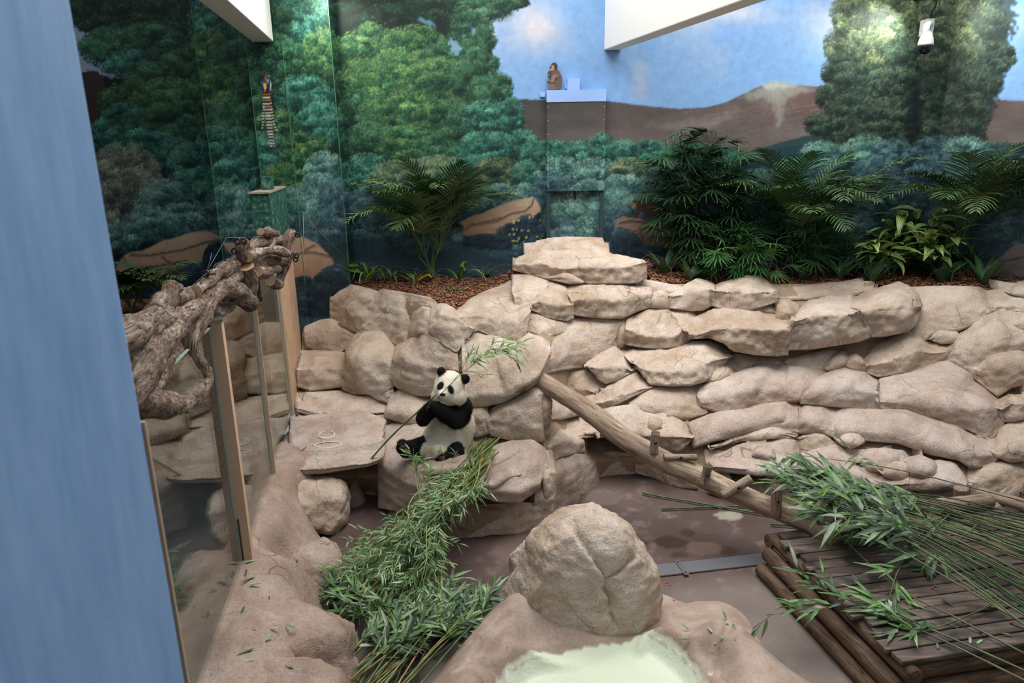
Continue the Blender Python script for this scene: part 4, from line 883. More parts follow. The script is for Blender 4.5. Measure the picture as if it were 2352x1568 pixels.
# ------------------------------------------------------------------ world-space height fields (thin-plate through surveyed points)
class Field:
    def __init__(self, pts, smooth=0.002):
        W = np.array([np.r_[onz(a, b, c)[:2], c] for (a, b, c) in pts]); self.X = W[:, :2]; n = len(W); self.n = n
        A = np.zeros((n+3, n+3)); A[:n, :n] = _tps(((self.X[:, None]-self.X[None])**2).sum(-1))+np.eye(n)*smooth
        A[:n, n] = 1; A[:n, n+1:] = self.X; A[n, :n] = 1; A[n+1:, :n] = self.X.T
        self.w = np.linalg.solve(A, np.r_[W[:, 2], 0, 0, 0])
    def __call__(self, x, y):
        Q = np.stack([x, y], -1).reshape(-1, 2)
        K = _tps(((Q[:, None]-self.X[None])**2).sum(-1))
        return (K@self.w[:self.n]+self.w[self.n]+Q@self.w[self.n+1:]).reshape(x.shape)
FA, FB = onz(460, 1568, 0.75), onz(670, 960, 0.75)          # the foot of the glass screen
FU = (FB-FA)/np.linalg.norm(FB-FA); FN = np.array([FU[1], -FU[0], 0])
def fence_pt(y, z, off=0.0):
    s = (y-FA[1])/FU[1]; p = FA+FU*s; return np.array([p[0], p[1], z])+FN*off
LEDGE = [(440,1620,.75),(460,1568,.75),(505,1440,.75),(552,1311,.74),(590,1200,.74),(626,1087,.74),(650,1010,.73),(670,960,.72),
 (600,1250,.72),(640,1180,.68),(570,1400,.72),(520,1500,.74),(640,1400,.64),(590,1530,.70),(660,1480,.58),(690,1420,.46),(715,1480,.36),(690,1540,.46),(640,1560,.62),(650,1640,.6),(700,1640,.4),
 (650,1310,.66),(690,1295,.52),(725,1290,.34),(660,1235,.58),(690,1215,.4),(680,1110,.62),(650,1120,.68),(700,1050,.70),(720,1110,.5),(690,1160,.5),
 (722,1222,0),(765,1290,0),(742,1335,0),(700,1365,.06),(745,1436,0),(770,1497,0),(745,1560,0),(760,1640,0),(780,1180,0),(790,1120,.2),(800,1060,.5),
 (830,1250,-.35),(840,1330,-.35),(800,1380,-.3),(850,1440,-.35),(860,1520,-.35),(850,1640,-.35),(850,1180,-.3)]
led = Field(LEDGE)
gs = np.arange(2.0, 8.0, 0.035); gt = np.arange(-0.02, 1.75, 0.035)
SS, TT = np.meshgrid(gs, gt, indexing='ij')
LX = FA[0]+FU[0]*(SS-FA[1])/FU[1]+FN[0]*TT; LY = SS+FN[1]*TT
LZ = led(LX, np.maximum(LY, 3.0))
LZ = np.clip(LZ, -0.12, 0.80)
LG = np.stack([LX, LY, LZ], -1)
fac = 0.05*fbm(LG, 1.5, 3, 71)+0.012*fbm(LG, 7, 3, 72)+0.007*fbm(LG, 18, 3, 73)
LG[..., 2] += fac*np.clip((LZ+0.1)/0.3, 0, 1)*np.clip(TT/0.12, 0.1, 1)
ledge = mesh('ground_ledge', LG.reshape(-1, 3), grid_faces(*LG.shape[:2]), M_LEDGE); tag(ledge, 'sloping rock ledge between the glass screen and the sunken yard', kind='structure')

def boulder3(c, r, seed, parent, mat=None, amp=0.16, rot=0.0, name='rock', power=2.4, sub=28):
    bm = bmesh.new(); bmesh.ops.create_icosphere(bm, subdivisions=5, radius=1.0); D0 = np.array([v.co[:] for v in bm.verts]); Fq = [[v.index for v in f.verts] for f in bm.faces]; bm.free()
    sg = lambda v: np.sign(v)*np.abs(v)**(2/power)
    D = D0/np.maximum((np.abs(D0)**power).sum(1)**(1/power), 1e-6)[:, None]
    rr_ = np.random.default_rng(seed)
    for _ in range(7):
        n_ = rr_.normal(0, 1, 3)+np.array([.3, -.4, .4]); n_ /= np.linalg.norm(n_); q = D@n_; D = D-n_*(np.clip(q-q.max()*rr_.uniform(.72, .88), 0, None)*.85)[:, None]
    k = 1+amp*fbm(D*1.0+seed*3.1, 1.6, 3, seed)+0.05*fbm(D, 5, 3, seed+4)+0.02*fbm(D, 13, 3, seed+7)
    Q = D*k[:, None]*np.array(r)
    cr, sr = math.cos(rot), math.sin(rot)
    Q = np.stack([Q[:, 0]*cr-Q[:, 1]*sr, Q[:, 0]*sr+Q[:, 1]*cr, Q[:, 2]], -1)+np.array(c)
    return mesh(name, Q, Fq, mat or M_ROCK, parent)
p = onz(706, 1148, .34); boulder3((p[0], p[1]+0.05, .26), (.42, .40, .36), 3, ledge)
p = onz(715, 1300, .25); boulder3((p[0]-.05, p[1], .10), (.34, .34, .36), 6, ledge, M_LEDGE, amp=.1, rot=.4, power=3)
p = onz(655, 1440, .55); boulder3((p[0], p[1], .22), (.50, .44, .40), 8, ledge, M_LEDGE, amp=.10, rot=.3, power=3.4)
p = onz(600, 1560, .7); boulder3((p[0]+.08, p[1], .34), (.44, .34, .36), 10, ledge, M_LEDGE, amp=.1, rot=-.2, power=3.4)

# chalk outlines on the ledge
M_CHALK = plain('chalk', S(226, 212, 196), 0.9, var=0.15, scale=90)
bpy.context.view_layer.update(); _dg = bpy.context.evaluated_depsgraph_get()
def drop(px, py):
    r = rays(px, py); r = r/np.linalg.norm(r); hit, loc, *_ = scene.ray_cast(_dg, Vector(CPOS), Vector(r))
    while hit and loc[1] < 2.0: hit, loc, *_ = scene.ray_cast(_dg, loc+Vector(r)*.01, Vector(r))
    return np.array(loc) if hit else onz(px, py, .72)
def chalk(pts, label):
    pp = catmull(np.array(pts+pts[:1], float), 44); Q = np.array([drop(*q) for q in pp])+np.array([0, 0, .004])
    o = mesh('chalk_ring', *tube_vf(Q, 0.010, 6, flat=0.35, rough=.5), M_CHALK)
    tag(o, label, 'chalk mark'); return o
CHALKS = [chalk([(730, 1003), (738, 994), (756, 991), (768, 995), (764, 1003), (748, 1007)], 'small round white chalk ring on the flat rock ledge'), chalk([(718, 1022), (740, 1017), (768, 1015), (781, 1018), (776, 1026), (750, 1030), (734, 1028)], 'long pointed white chalk ring below the round one')]

# ------------------------------------------------------------------ glass screen
def glass_material():
    t = NT('screen_glass'); t.n.remove(t.b)
    fr = t.node('ShaderNodeFresnel'); bf = t.node('ShaderNodeNewGeometry').outputs['Backfacing']; t.l.new(t.math('SUBTRACT', 1.5, t.math('MULTIPLY', bf, 1.5-1/1.5)), fr.inputs['IOR'])
    tr = t.node('ShaderNodeBsdfTransparent'); tr.inputs[0].default_value = (0.90, 0.94, 0.92, 1)
    gl = t.node('ShaderNodeBsdfGlossy'); gl.inputs['Roughness'].default_value = 0.012; gl.inputs[0].default_value = (0.95, 0.96, 0.94, 1)
    mx = t.node('ShaderNodeMixShader'); t.l.new(fr.outputs[0], mx.inputs[0]); t.l.new(tr.outputs[0], mx.inputs[1]); t.l.new(gl.outputs[0], mx.inputs[2])
    t.l.new(mx.outputs[0], t.out.inputs[0]); return t.m
M_GLASS = glass_material()
M_EDGE = plain('glass_edge_seal', S(176, 196, 192), 0.3, var=0.05)
M_RUST = plain('rusty_steel', S(86, 58, 40), 0.7, var=0.3, bump=0.2, scale=50)
M_STEEL = plain('brushed_steel', S(176, 178, 182), 0.32, metal=0.9, var=0.12, scale=30)
M_BLACK = plain('black_iron', S(40, 40, 42), 0.45, metal=0.6)
screen = empty('glass_screen', FA); screen.location = (0, 0, 0)
tag(screen, 'tall clear glass screen with tan posts along the left ledge', 'glass screen')
def slab(name, y0, y1, z0, z1, o0, o1, mat, parent, zt=None):
    V = [fence_pt(y0, z0, o0), fence_pt(y1, z0, o0), fence_pt(y1, z0, o1), fence_pt(y0, z0, o1), fence_pt(y0, z1, o0), fence_pt(y1, z1, o0), fence_pt(y1, z1, o1), fence_pt(y0, z1, o1)]
    Fc = [(0, 1, 2, 3), (4, 7, 6, 5), (0, 4, 5, 1), (1, 5, 6, 2), (2, 6, 7, 3), (3, 7, 4, 0)]
    return mesh(name, np.array(V), Fc, mat, parent, smooth=False)
for (a, b) in ((1.80, 5.03), (5.13, 6.675), (6.705, 8.26)):
    pn = slab('glass_pane', a, b, .66, 2.755, -.008, .008, M_GLASS, screen)
    slab('edge_seal', a, b, .655, .672, -.009, .009, M_EDGE, pn); slab('edge_seal', a, b, 2.752, 2.760, -.009, .009, M_EDGE, pn)
    slab('edge_seal', b-.006, b, .66, 2.755, -.009, .0085, M_EDGE, pn)
pst = slab('post', 5.04, 5.115, .55, 2.80, -.02, .085, M_TAN, screen)
slab('cap', 5.02, 5.135, 2.80, 2.815, -.03, .10, M_STEEL, pst); slab('latch', 5.034, 5.04, .70, 1.15, .004, .022, M_RUST, pst); slab('shadow_gap', 5.036, 5.04, .60, 2.79, -.018, .004, M_BLACK, pst)
slab('mullion', 6.68, 6.705, .60, 2.76, -.01, .035, M_TAN, screen)
# end post: tan below, painted like the wall above
def endpost():
    t = NT('post_paint'); sp = t.node('ShaderNodeSeparateXYZ'); t.l.new(t.P(), sp.inputs[0])
    f = t.math('ADD', sp.outputs[2], t.math('MULTIPLY', t.noise(6, 4), 0.5))
    n = t.noise(16, 5, 0.7)
    g = t.ramp(n, [(0.35, S(22, 58, 52)), (0.52, S(46, 92, 78)), (0.66, S(104, 150, 128))])
    tn = t.ramp(t.noise(5, 5), [(0.3, S(196, 160, 128)), (0.7, S(218, 186, 156))])
    m = t.ramp(t.math('MULTIPLY', f, 0.25), [(0.755, (0, 0, 0)), (0.785, (1, 1, 1))])
    return t.set(t.mix(m, tn, g), 0.6, None, 0.3)
M_POST = endpost()
ep = slab('end_post', 8.27, 9.73, .5, 3.555, -.20, .012, M_POST, screen)
slab('post_cap', 8.25, 9.73, 3.555, 3.575, -.21, .022, plain('bare_board', S(150, 138, 124), .8, var=.15), ep)
slab('conduit_box', 8.75, 8.95, 3.575, 3.74, -.14, -.02, M_POST, ep)
slab('reveal', 8.262, 8.30, .6, 2.9, .012, .035, M_TAN, ep); slab('reveal', 8.9, 8.93, .6, 2.9, .012, .03, M_TAN, ep)
slab('hinge', 8.34, 8.36, 1.72, 1.86, .012, .03, M_RUST, ep)

# ------------------------------------------------------------------ tangle of bark-covered branches hung above the screen
def grain_material(name, c0, c1, c2, stretch=(7, 60, 60), bump=0.5, rough=.85, crack=.5):
    """timber whose grain follows the length of each log"""
    t = NT(name); a = t.attr('paint'); cmb = t.node('ShaderNodeCombineXYZ'); t.l.new(t.math('MULTIPLY', t.rand(), 41.0), cmb.inputs[0])
    ad = t.node('ShaderNodeVectorMath', operation='ADD'); t.l.new(t.map(a, stretch), ad.inputs[0]); t.l.new(cmb.outputs[0], ad.inputs[1]); v = ad.outputs[0]
    n = t.noise(1.0, 6, 0.65, vec=v, dist=1.0); w = t.noise(0.28, 4, 0.6, vec=v); f = t.noise(3.0, 4, 0.7, vec=v)
    c = t.ramp(t.math('ADD', t.math('MULTIPLY', n, 0.6), t.math('MULTIPLY', w, 0.4)), [(0.34, c0), (0.5, c1), (0.66, c2)])
    cr = t.ramp(n, [(0.36, (1, 1, 1)), (0.46, (0, 0, 0))]); c = t.mix(t.math('MULTIPLY', cr, crack), c, tuple(x*.45 for x in c0))
    h = t.math('ADD', n, t.math('MULTIPLY', f, 0.35))
    return t.set(c, rough, t.bump(h, bump, 0.03), 0.25)
M_BARK = grain_material('rough_bark', S(76, 60, 52), S(142, 120, 106), S(214, 198, 182), (14, 44, 44), 1.0, .9, .8)
M_CUT = plain('sawn_wood', S(206, 170, 130), 0.8, var=0.15, bump=0.1, scale=40)
M_WIRE = plain('steel_wire', S(110, 112, 116), 0.45, metal=0.6)
tangle = empty('branch_tangle'); tag(tangle, 'tangle of thick bark-covered branches hung on wires above the glass', 'branches')
def tz(x, y): return 220+x/2.8, 420+y/2.8
def tdepth(px): return np.interp(px, [250, 290, 330, 400, 500, 600, 690], [2.6, 3.0, 3.5, 4.3, 5.3, 6.3, 7.2])
def tpts(pts, dd=0.0):
    q = np.array([tz(*p) for p in pts]); return ony(q[:, 0], q[:, 1], tdepth(q[:, 0])+dd)
def branch(pts, r0, r1, dd=0.0, seed=0, cut=True):
    P = catmull(tpts(pts, dd), max(10, len(pts)*7))
    r = 1.06*np.linspace(r0, r1, len(P))*(1+0.12*np.sin(np.linspace(0, 9, len(P))+seed))
    V, Fc = tube_vf(P, r, 18, rough=.30, seed=seed)
    n = len(Fc); mi = [0]*(n-2)+[1, 1]
    return flat_caps(mesh('branch', V, Fc, None, tangle, mats=[M_BARK, M_CUT], midx=mi, colors=tube_coords(P, r, 18)))
BR = [([(-250,1800),(220,1260),(330,1100),(450,960),(560,850),(680,760),(800,695),(880,685),(950,735),(995,775)], .095, .07, 0),
 ([(-200,1180),(190,985),(300,920),(430,862)], .075, .075, .1), ([(438,880),(455,790),(475,710),(490,665)], .05, .05, .05), ([(470,690),(500,672),(540,672)], .04, .028, .05),
 ([(380,830),(400,780),(420,730)], .05, .04, .1), ([(480,735),(600,730),(700,690),(760,620),(840,560),(900,520),(965,492)], .055, .05, .15),
 ([(700,690),(740,610),(790,575),(830,545)], .05, .045, .05), ([(960,530),(980,600),(990,690),(990,775)], .07, .065, -.05), ([(800,700),(870,620),(960,560),(1080,505),(1200,485),(1262,450)], .055, .06, .1),
 ([(980,475),(1080,442),(1170,436),(1232,452)], .036, .042, -.15), ([(965,492),(935,430),(950,380)], .05, .05, 0), ([(975,435),(1040,385),(1100,375),(1112,318)], .05, .045, .1), ([(1058,312),(1110,318),(1165,326)], .034, .036, 0),
 ([(1090,440),(1140,370),(1190,378),(1205,460)], .055, .055, .3), ([(1232,450),(1232,370),(1262,318)], .055, .045, .1), ([(1120,630),(1170,650),(1195,580),(1225,480)], .05, .05, .25),
 ([(1000,560),(1060,590),(1130,560),(1172,552)], .05, .035, -.05), ([(1040,570),(1112,574)], .045, .05, -.2), ([(720,745),(640,900),(590,1020),(600,1110),(660,1200),(668,1280),(600,1370),(480,1430),(300,1400),(-100,1300)], .07, .085, -.1),
 ([(620,900),(540,1010),(430,1160),(290,1290),(-60,1600)], .085, .09, .2), ([(-100,1330),(260,1100),(330,1050),(400,1000)], .07, .06, .05), ([(715,800),(790,830),(850,790),(880,750)], .045, .04, .1), ([(370,960),(395,935),(410,920)], .03, .03, -.15), ([(640,700),(700,650),(750,630)], .04, .035, -.05)]
for k, (pts, a, b, dd) in enumerate(BR): branch(pts, a, b, dd, k*5)
def ring_vf(c, R, r, nrm, n=16, m=7):
    nrm = np.array(nrm, float); nrm /= np.linalg.norm(nrm)
    a = np.cross(nrm, [0, 0, 1.0]); a = a/np.linalg.norm(a) if np.linalg.norm(a) > .1 else np.array([1., 0, 0]); b = np.cross(nrm, a)
    V = []
    for i in range(n):
        t = 2*np.pi*i/n; d = np.cos(t)*a+np.sin(t)*b
        for j in range(m):
            s = 2*np.pi*j/m; V.append(np.array(c)+d*(R+r*np.cos(s))+nrm*r*np.sin(s))
    Fc = [[i*m+j, i*m+(j+1) % m, ((i+1) % n)*m+(j+1) % m, ((i+1) % n)*m+j] for i in range(n) for j in range(m)]
    return np.array(V), Fc
for (x, y, ex, ey) in [(705,585,730,600),(710,785,680,785),(722,1303,680,1310),(1052,745,1020,740),(1190,565,1160,555),(893,437,915,445),(912,378,930,400),(948,375,945,395),(1290,470,1255,465),(1285,492,1250,490),(1298,335,1265,325)]:
    q = tpts([(x, y), (ex, ey)], -.12)
    v1, f1 = ring_vf(q[0], .021, .008, (0.25, -1, .2)); v2, f2 = tube_vf(np.array([q[0]+(q[1]-q[0])*.35, q[1]+np.array([0, .1, 0])]), .009, 6)
    V, Fc, _ = merge([(v1, f1), (v2, f2)]); mesh('eye_bolt', V, Fc, M_BLACK, tangle)
for pts in ([(705,585),(840,352)], [(705,585),(575,702)], [(710,785),(715,1035),(720,1300)], [(1052,745),(1150,630),(1230,540)], [(720,1310),(520,1470)], [(890,770),(720,770)], [(848,352),(1080,345)], [(735,590),(770,520),(900,462)], [(705,590),(735,500),(745,450)]):
    P = tpts(pts, -.12); mesh('wire', *tube_vf(P, .0020, 5), M_WIRE, tangle)
wq = np.array([(688, 538), (696, 493), (783, 582)]); P = ony(wq[:, 0], wq[:, 1], 9.7)
wire2 = mesh('guy_wire', *tube_vf(np.vstack([P, ony(np.array([790.]), np.array([590.]), 9.84)]), .0028, 5), M_WIRE); tag(wire2, 'thin steel guy wire fixed across the painted buttress', 'wire')
wq = np.array([(696, 493), (698, 600), (708, 740)]); tag(mesh('wall_cable', *tube_vf(ony(wq[:, 0], wq[:, 1], 9.83), .006, 5), M_WIRE), 'pale cable running straight down the painted buttress', 'cable')
# ------------------------------------------------------------------ pond in the foreground with its domed rock
def dz(pts, z): return [(1050+x/2.94, 1050+y/2.94, z) for (x, y) in pts]
RIM = dz([(440,860),(310,945),(200,1030),(100,1140),(20,1260),(-80,1400),(-200,1560)], 0)+dz([(480,930),(370,1015),(280,1090),(190,1190),(110,1300),(20,1430),(-60,1560)], .36)+dz([(350,1150),(260,1260),(160,1380),(80,1490),(560,1210)], .42)
RIM += dz([(470,1290),(370,1345),(300,1405),(240,1500),(200,1620),(600,1275),(800,1262),(1000,1240),(1180,1190),(1270,1130),(1400,1190),(1550,1300),(1650,1420),(1730,1523),(1800,1640)], .13)
RIM += dz([(440,1240),(340,1300),(270,1375),(200,1480),(140,1620)], .38)+dz([(1330,1090),(1450,1165),(1600,1270),(1710,1385),(1800,1500),(1880,1640)], .36)
RIM += dz([(1430,1075),(1580,1110),(1750,1090),(1850,1100),(1900,1180),(1960,1290),(2100,1430),(1780,1220),(1880,1380),(2000,1560),(2250,1600)], .42)
RIM += dz([(1385,960),(1450,1022),(1540,1058),(1690,1012),(1800,1000),(1870,1035),(1960,1130),(2030,1240),(2130,1350),(2240,1430),(2400,1540),(2520,1640)], .02)
RIM += dz([(900,1400),(600,1400),(1300,1400),(900,1523),(1500,1480),(500,1523),(1200,1300),(1250,1220),(700,1340),(900,1640),(1500,1640),(500,1640)], .06)
RIM += [(1100, 1750, .06), (1500, 1750, .06), (1000, 1750, .3), (900, 1750, .3), (1750, 1750, .35), (1900, 1750, .35), (2100, 1300, -.5), (1900, 1400, -.3), (1700, 1330, -.3), (1000, 1350, -.3), (900, 1480, -.3), (860, 1568, -.3), (1300, 1250, -.3)]
rim = Field(RIM, 0.012)
gx = np.arange(-1.3, 3.0, 0.026); gy = np.arange(3.1, 5.95, 0.026)
GX, GY = np.meshgrid(gx, gy); GZ = rim(GX, GY)
bpoly = [(470,1270),(370,1325),(290,1385),(220,1490),(150,1640),(100,2000),(1950,2000),(1860,1640),(1760,1523),(1680,1400),(1570,1280),(1410,1170),(1270,1100),(1180,1160),(1000,1200),(800,1230)]
bq = np.array([onz(1050+x/2.94, 1050+y/2.94, .2)[:2] for (x, y) in bpoly]); inside = np.zeros(GX.shape, bool)
for i in range(len(bq)):
    (ax, ay), (bx_, by_) = bq[i], bq[(i+1) % len(bq)]
    inside ^= ((GY < ay) != (GY < by_)) & (GX < (bx_-ax)*(GY-ay)/(by_-ay+1e-12)+ax)
INS = inside
dE = np.full(GX.shape, 9.0)
for i in range(len(bq)):
    a_, b_ = bq[i], bq[(i+1) % len(bq)]; ab = b_-a_; q_ = np.stack([GX, GY], -1); tt = np.clip(((q_-a_)@ab)/(ab@ab), 0, 1); dE = np.minimum(dE, np.linalg.norm(q_-(a_+tt[..., None]*ab), axis=-1))
GZ = np.where(INS, np.minimum(GZ, np.maximum(.06, .31-1.5*dE)), GZ)
GZ = np.clip(GZ, -0.10, 0.55)
GZ = np.where(INS & (GZ < .06), .06, GZ)
PG = np.stack([GX, GY, GZ], -1); dry = np.clip((GZ-0.12)/0.15, 0, 1)
PG[..., 2] += dry*(0.030*fbm(PG, 1.6, 3, 81)+0.008*fbm(PG, 9, 3, 82)+0.006*fbm(PG, 20, 3, 83))+0.02*fbm(PG, 3, 3, 84)*(1-dry)*(GZ > -0.05)
# grooves between the cast slabs of the rim
def groove(P, pts, w, d, zz=0.4):
    Q = np.array([onz(1050+x/2.94, 1050+y/2.94, zz)[:2] for (x, y) in pts]); best = np.full(P.shape[:-1], 9.0)
    for a, b in zip(Q[:-1], Q[1:]):
        ab = b-a; t = np.clip(((P[..., :2]-a)@ab)/(ab@ab), 0, 1); best = np.minimum(best, np.linalg.norm(P[..., :2]-(a+t[..., None]*ab), axis=-1))
    P[..., 2] -= d*np.exp(-(best/w)**2)
for gr in ([(0, 1390), (130, 1330), (240, 1325), (300, 1370)], [(240, 1325), (110, 1300), (150, 1170), (260, 1090), (350, 1010)], [(150, 1170), (100, 1150)], [(1700, 1523), (1740, 1400), (1790, 1330), (1880, 1180), (1890, 1090)], [(1700, 1380), (1740, 1250), (1780, 1130)], [(300, 1120), (330, 1200)]):
    groove(PG, gr, .018, .035)
wetcol = None
t = NT('pond_rim_stone')
sp = t.node('ShaderNodeSeparateXYZ'); t.l.new(t.P(), sp.inputs[0])
n = t.noise(3.2, 5, 0.6); f = t.noise(45, 5, 0.7)
c = t.ramp(n, [(0.3, S(150, 128, 114)), (0.5, S(176, 154, 140)), (0.7, S(192, 174, 160))])
c = t.mix(t.math('MULTIPLY', t.ramp(f, [(0.36, (1, 1, 1)), (0.5, (0, 0, 0))]), 0.25), c, S(120, 98, 82))
al = t.ramp(t.noise(5, 6, 0.75), [(0.60, (0, 0, 0)), (0.68, (1, 1, 1))])
c = t.mix(t.math('MULTIPLY', al, 0.55), c, S(84, 96, 70))
hh = t.math('ADD', sp.outputs[2], t.math('MULTIPLY', t.math('SUBTRACT', t.noise(7, 4), 0.5), 0.10))
basin = t.ramp(hh, [(0.17, (1, 1, 1)), (0.215, (0, 0, 0))])                       # pale painted basin below the rim
tide = t.math('MULTIPLY', t.ramp(t.math('ABSOLUTE', t.math('SUBTRACT', hh, 0.165)), [(0.0, (1, 1, 1)), (0.03, (0, 0, 0))]), t.ramp(t.noise(12, 5, 0.7), [(0.42, (0, 0, 0)), (0.58, (1, 1, 1))]))
ins = t.attr('paint'); basin = t.math('MULTIPLY', basin, ins); tide = t.math('MULTIPLY', tide, ins)
damp = t.math('MULTIPLY', t.ramp(hh, [(0.20, (1, 1, 1)), (0.33, (0, 0, 0))]), ins)
c = t.mix(t.math('MULTIPLY', damp, 0.45), c, S(150, 134, 108))
c = t.mix(basin, c, S(244, 245, 234))
c = t.mix(t.math('MULTIPLY', tide, 0.6), c, S(140, 142, 92))
h = t.math('ADD', t.noise(13, 6, 0.68), t.math('MULTIPLY', f, 0.4))
M_RIM = t.set(c, 0.6, t.bump(h, 0.4, 0.03), 0.4)
imask = INS.astype(float)
pond = mesh('ground_pond_rim', PG.reshape(-1, 3), grid_faces(*PG.shape[:2]), M_RIM, colors=np.repeat(imask.reshape(-1, 1), 3, 1)); tag(pond, 'cast stone rim around the pale pond basin in the foreground', kind='structure')
# water
t = NT('shallow_water'); t.n.remove(t.b)
fr = t.node('ShaderNodeFresnel'); fr.inputs['IOR'].default_value = 1.33
tr = t.node('ShaderNodeBsdfTransparent'); tr.inputs[0].default_value = (0.93, 0.97, 0.90, 1)
gl = t.node('ShaderNodeBsdfGlossy'); gl.inputs['Roughness'].default_value = 0.02
bn = t.bump(t.noise(5, 2), 0.02, 0.01); t.l.new(bn, gl.inputs['Normal']); t.l.new(bn, fr.inputs['Normal'])
mx = t.node('ShaderNodeMixShader'); t.l.new(fr.outputs[0], mx.inputs[0]); t.l.new(tr.outputs[0], mx.inputs[1]); t.l.new(gl.outputs[0], mx.inputs[2]); t.l.new(mx.outputs[0], t.out.inputs[0])
wpts = np.array([(470,1290),(370,1345),(300,1405),(240,1500),(180,1640),(900,1900),(1840,1640),(1730,1523),(1650,1420),(1550,1300),(1400,1190),(1270,1130),(1180,1190),(1000,1240),(800,1262)], float)
WP = onz(1050+wpts[:, 0]/2.94, 1050+wpts[:, 1]/2.94, .165)
cen = WP.mean(0); WP = cen+(WP-cen)*np.array([1.06, 1.06, 1]); WP[:, 1] = np.maximum(WP[:, 1], 3.15)
water = mesh('water', WP, [list(range(len(WP)))], t.m, smooth=False); tag(water, 'still shallow water filling the pale pond basin', kind='structure')
# the domed rock
rows = [(390,905,950),(402,868,985),(430,785,1105),(470,640,1165),(520,560,1215),(560,525,1242),(640,482,1282),(760,452,1308),(860,410,1345),(960,350,1378),(1060,290,1380),(1150,262,1352),(1230,250,1320)]
YD = 5.17
RW = np.array([[*ony(1050+l/2.94, 1050+y/2.94, YD)[[0, 2]], ony(1050+r/2.94, 1050+y/2.94, YD)[0]] for (y, l, r) in rows])   # xl, z, xr
zt = np.linspace(RW[0, 1], -0.12, 84); o = np.argsort(RW[:, 1])
xl = np.interp(zt, RW[o, 1], RW[o, 0]); xr = np.interp(zt, RW[o, 1], RW[o, 2])
zn = np.clip(zt/RW[0, 1], 0, 1)
dep = np.interp(zn, [0, .25, .5, .75, .9, .97, 1], [.44, .43, .40, .32, .21, .10, .03]); yc = YD+np.interp(zn, [0, .5, 1], [.15, .12, .10])
ph = np.linspace(0, 2*np.pi, 150, endpoint=False)
sg = lambda v, p: np.sign(v)*np.abs(v)**p
DG = np.stack([(xl+xr)[:, None]/2+(xr-xl)[:, None]/2*sg(np.cos(ph), .9)[None], yc[:, None]+dep[:, None]*sg(np.sin(ph), .9)[None], np.repeat(zt[:, None], 150, 1)], -1)
rnf = np.random.default_rng(12); cD = np.array([0.63, YD, 0.42])
for n_ in [(-.35, -.85, .55), (.55, -.75, .40), (-.85, -.35, .45), (.85, -.1, .55), (.1, -.55, .85), (-.2, -.97, .15), (.5, .2, .85), (-.55, -.1, .85), (.25, -.95, .25)]:
    n_ = np.array(n_)/np.linalg.norm(n_); q = (DG-cD)@n_; d_ = q.max()*(.80+.08*rnf.random()); DG = DG-n_*(np.clip(q-d_, 0, None)*.8)[..., None]
Nn = DG-np.array([0.63, YD, 0.35]); Nn /= np.linalg.norm(Nn, axis=-1)[..., None]
dsp = 0.05*fbm(DG, 1.9, 3, 91)-0.02*np.abs(fbm(DG, 4, 2, 92))+.03+0.022*fbm(DG, 7, 3, 95)+0.016*fbm(DG, 15, 4, 93)-0.012*np.clip(fbm(DG, 26, 2, 94), 0, 1)
px_, py_ = proj(DG); bd = np.full(px_.shape, 999.0)
CR = np.array([(770,455),(800,520),(850,590),(880,620),(930,680),(985,760),(1015,800),(1012,880),(1050,960),(1045,1060),(1085,1130)])/2.94+1050
CRs = [CR, np.array([(1015,800),(1080,780),(1180,690)])/2.94+1050]
for cq in CRs:
    for a, b in zip(cq[:-1], cq[1:]):
        ab = b-a; q = np.stack([px_, py_], -1); tt = np.clip(((q-a)@ab)/(ab@ab), 0, 1); bd = np.minimum(bd, np.linalg.norm(q-(a+tt[..., None]*ab), axis=-1))
side = np.sin(ph)[None] < 0.2
dsp = dsp-(0.05*np.exp(-(bd/5)**2)+0.02*np.exp(-(bd/14)**2))*side
DG = DG+Nn*dsp[..., None]
DG = np.vstack([DG.reshape(-1, 3), DG[0].mean(0)[None]+np.array([0, 0, .006])]); Fq = grid_faces(84, 150, wrap=True).tolist()+[[12600, (k+1) % 150, k] for k in range(150)]
dome = mesh('domed_rock', DG.reshape(-1, 3), Fq, M_ROCK); tag(dome, 'large domed cast rock with a deep crack at the head of the pond', 'rock')
p = onz(1050+470/2.94, 1050+790/2.94, .25); boulder3((p[0]-.02, p[1]+.06, .26), (.14, .12, .34), 31, dome, rot=.3, name='side_lobe')

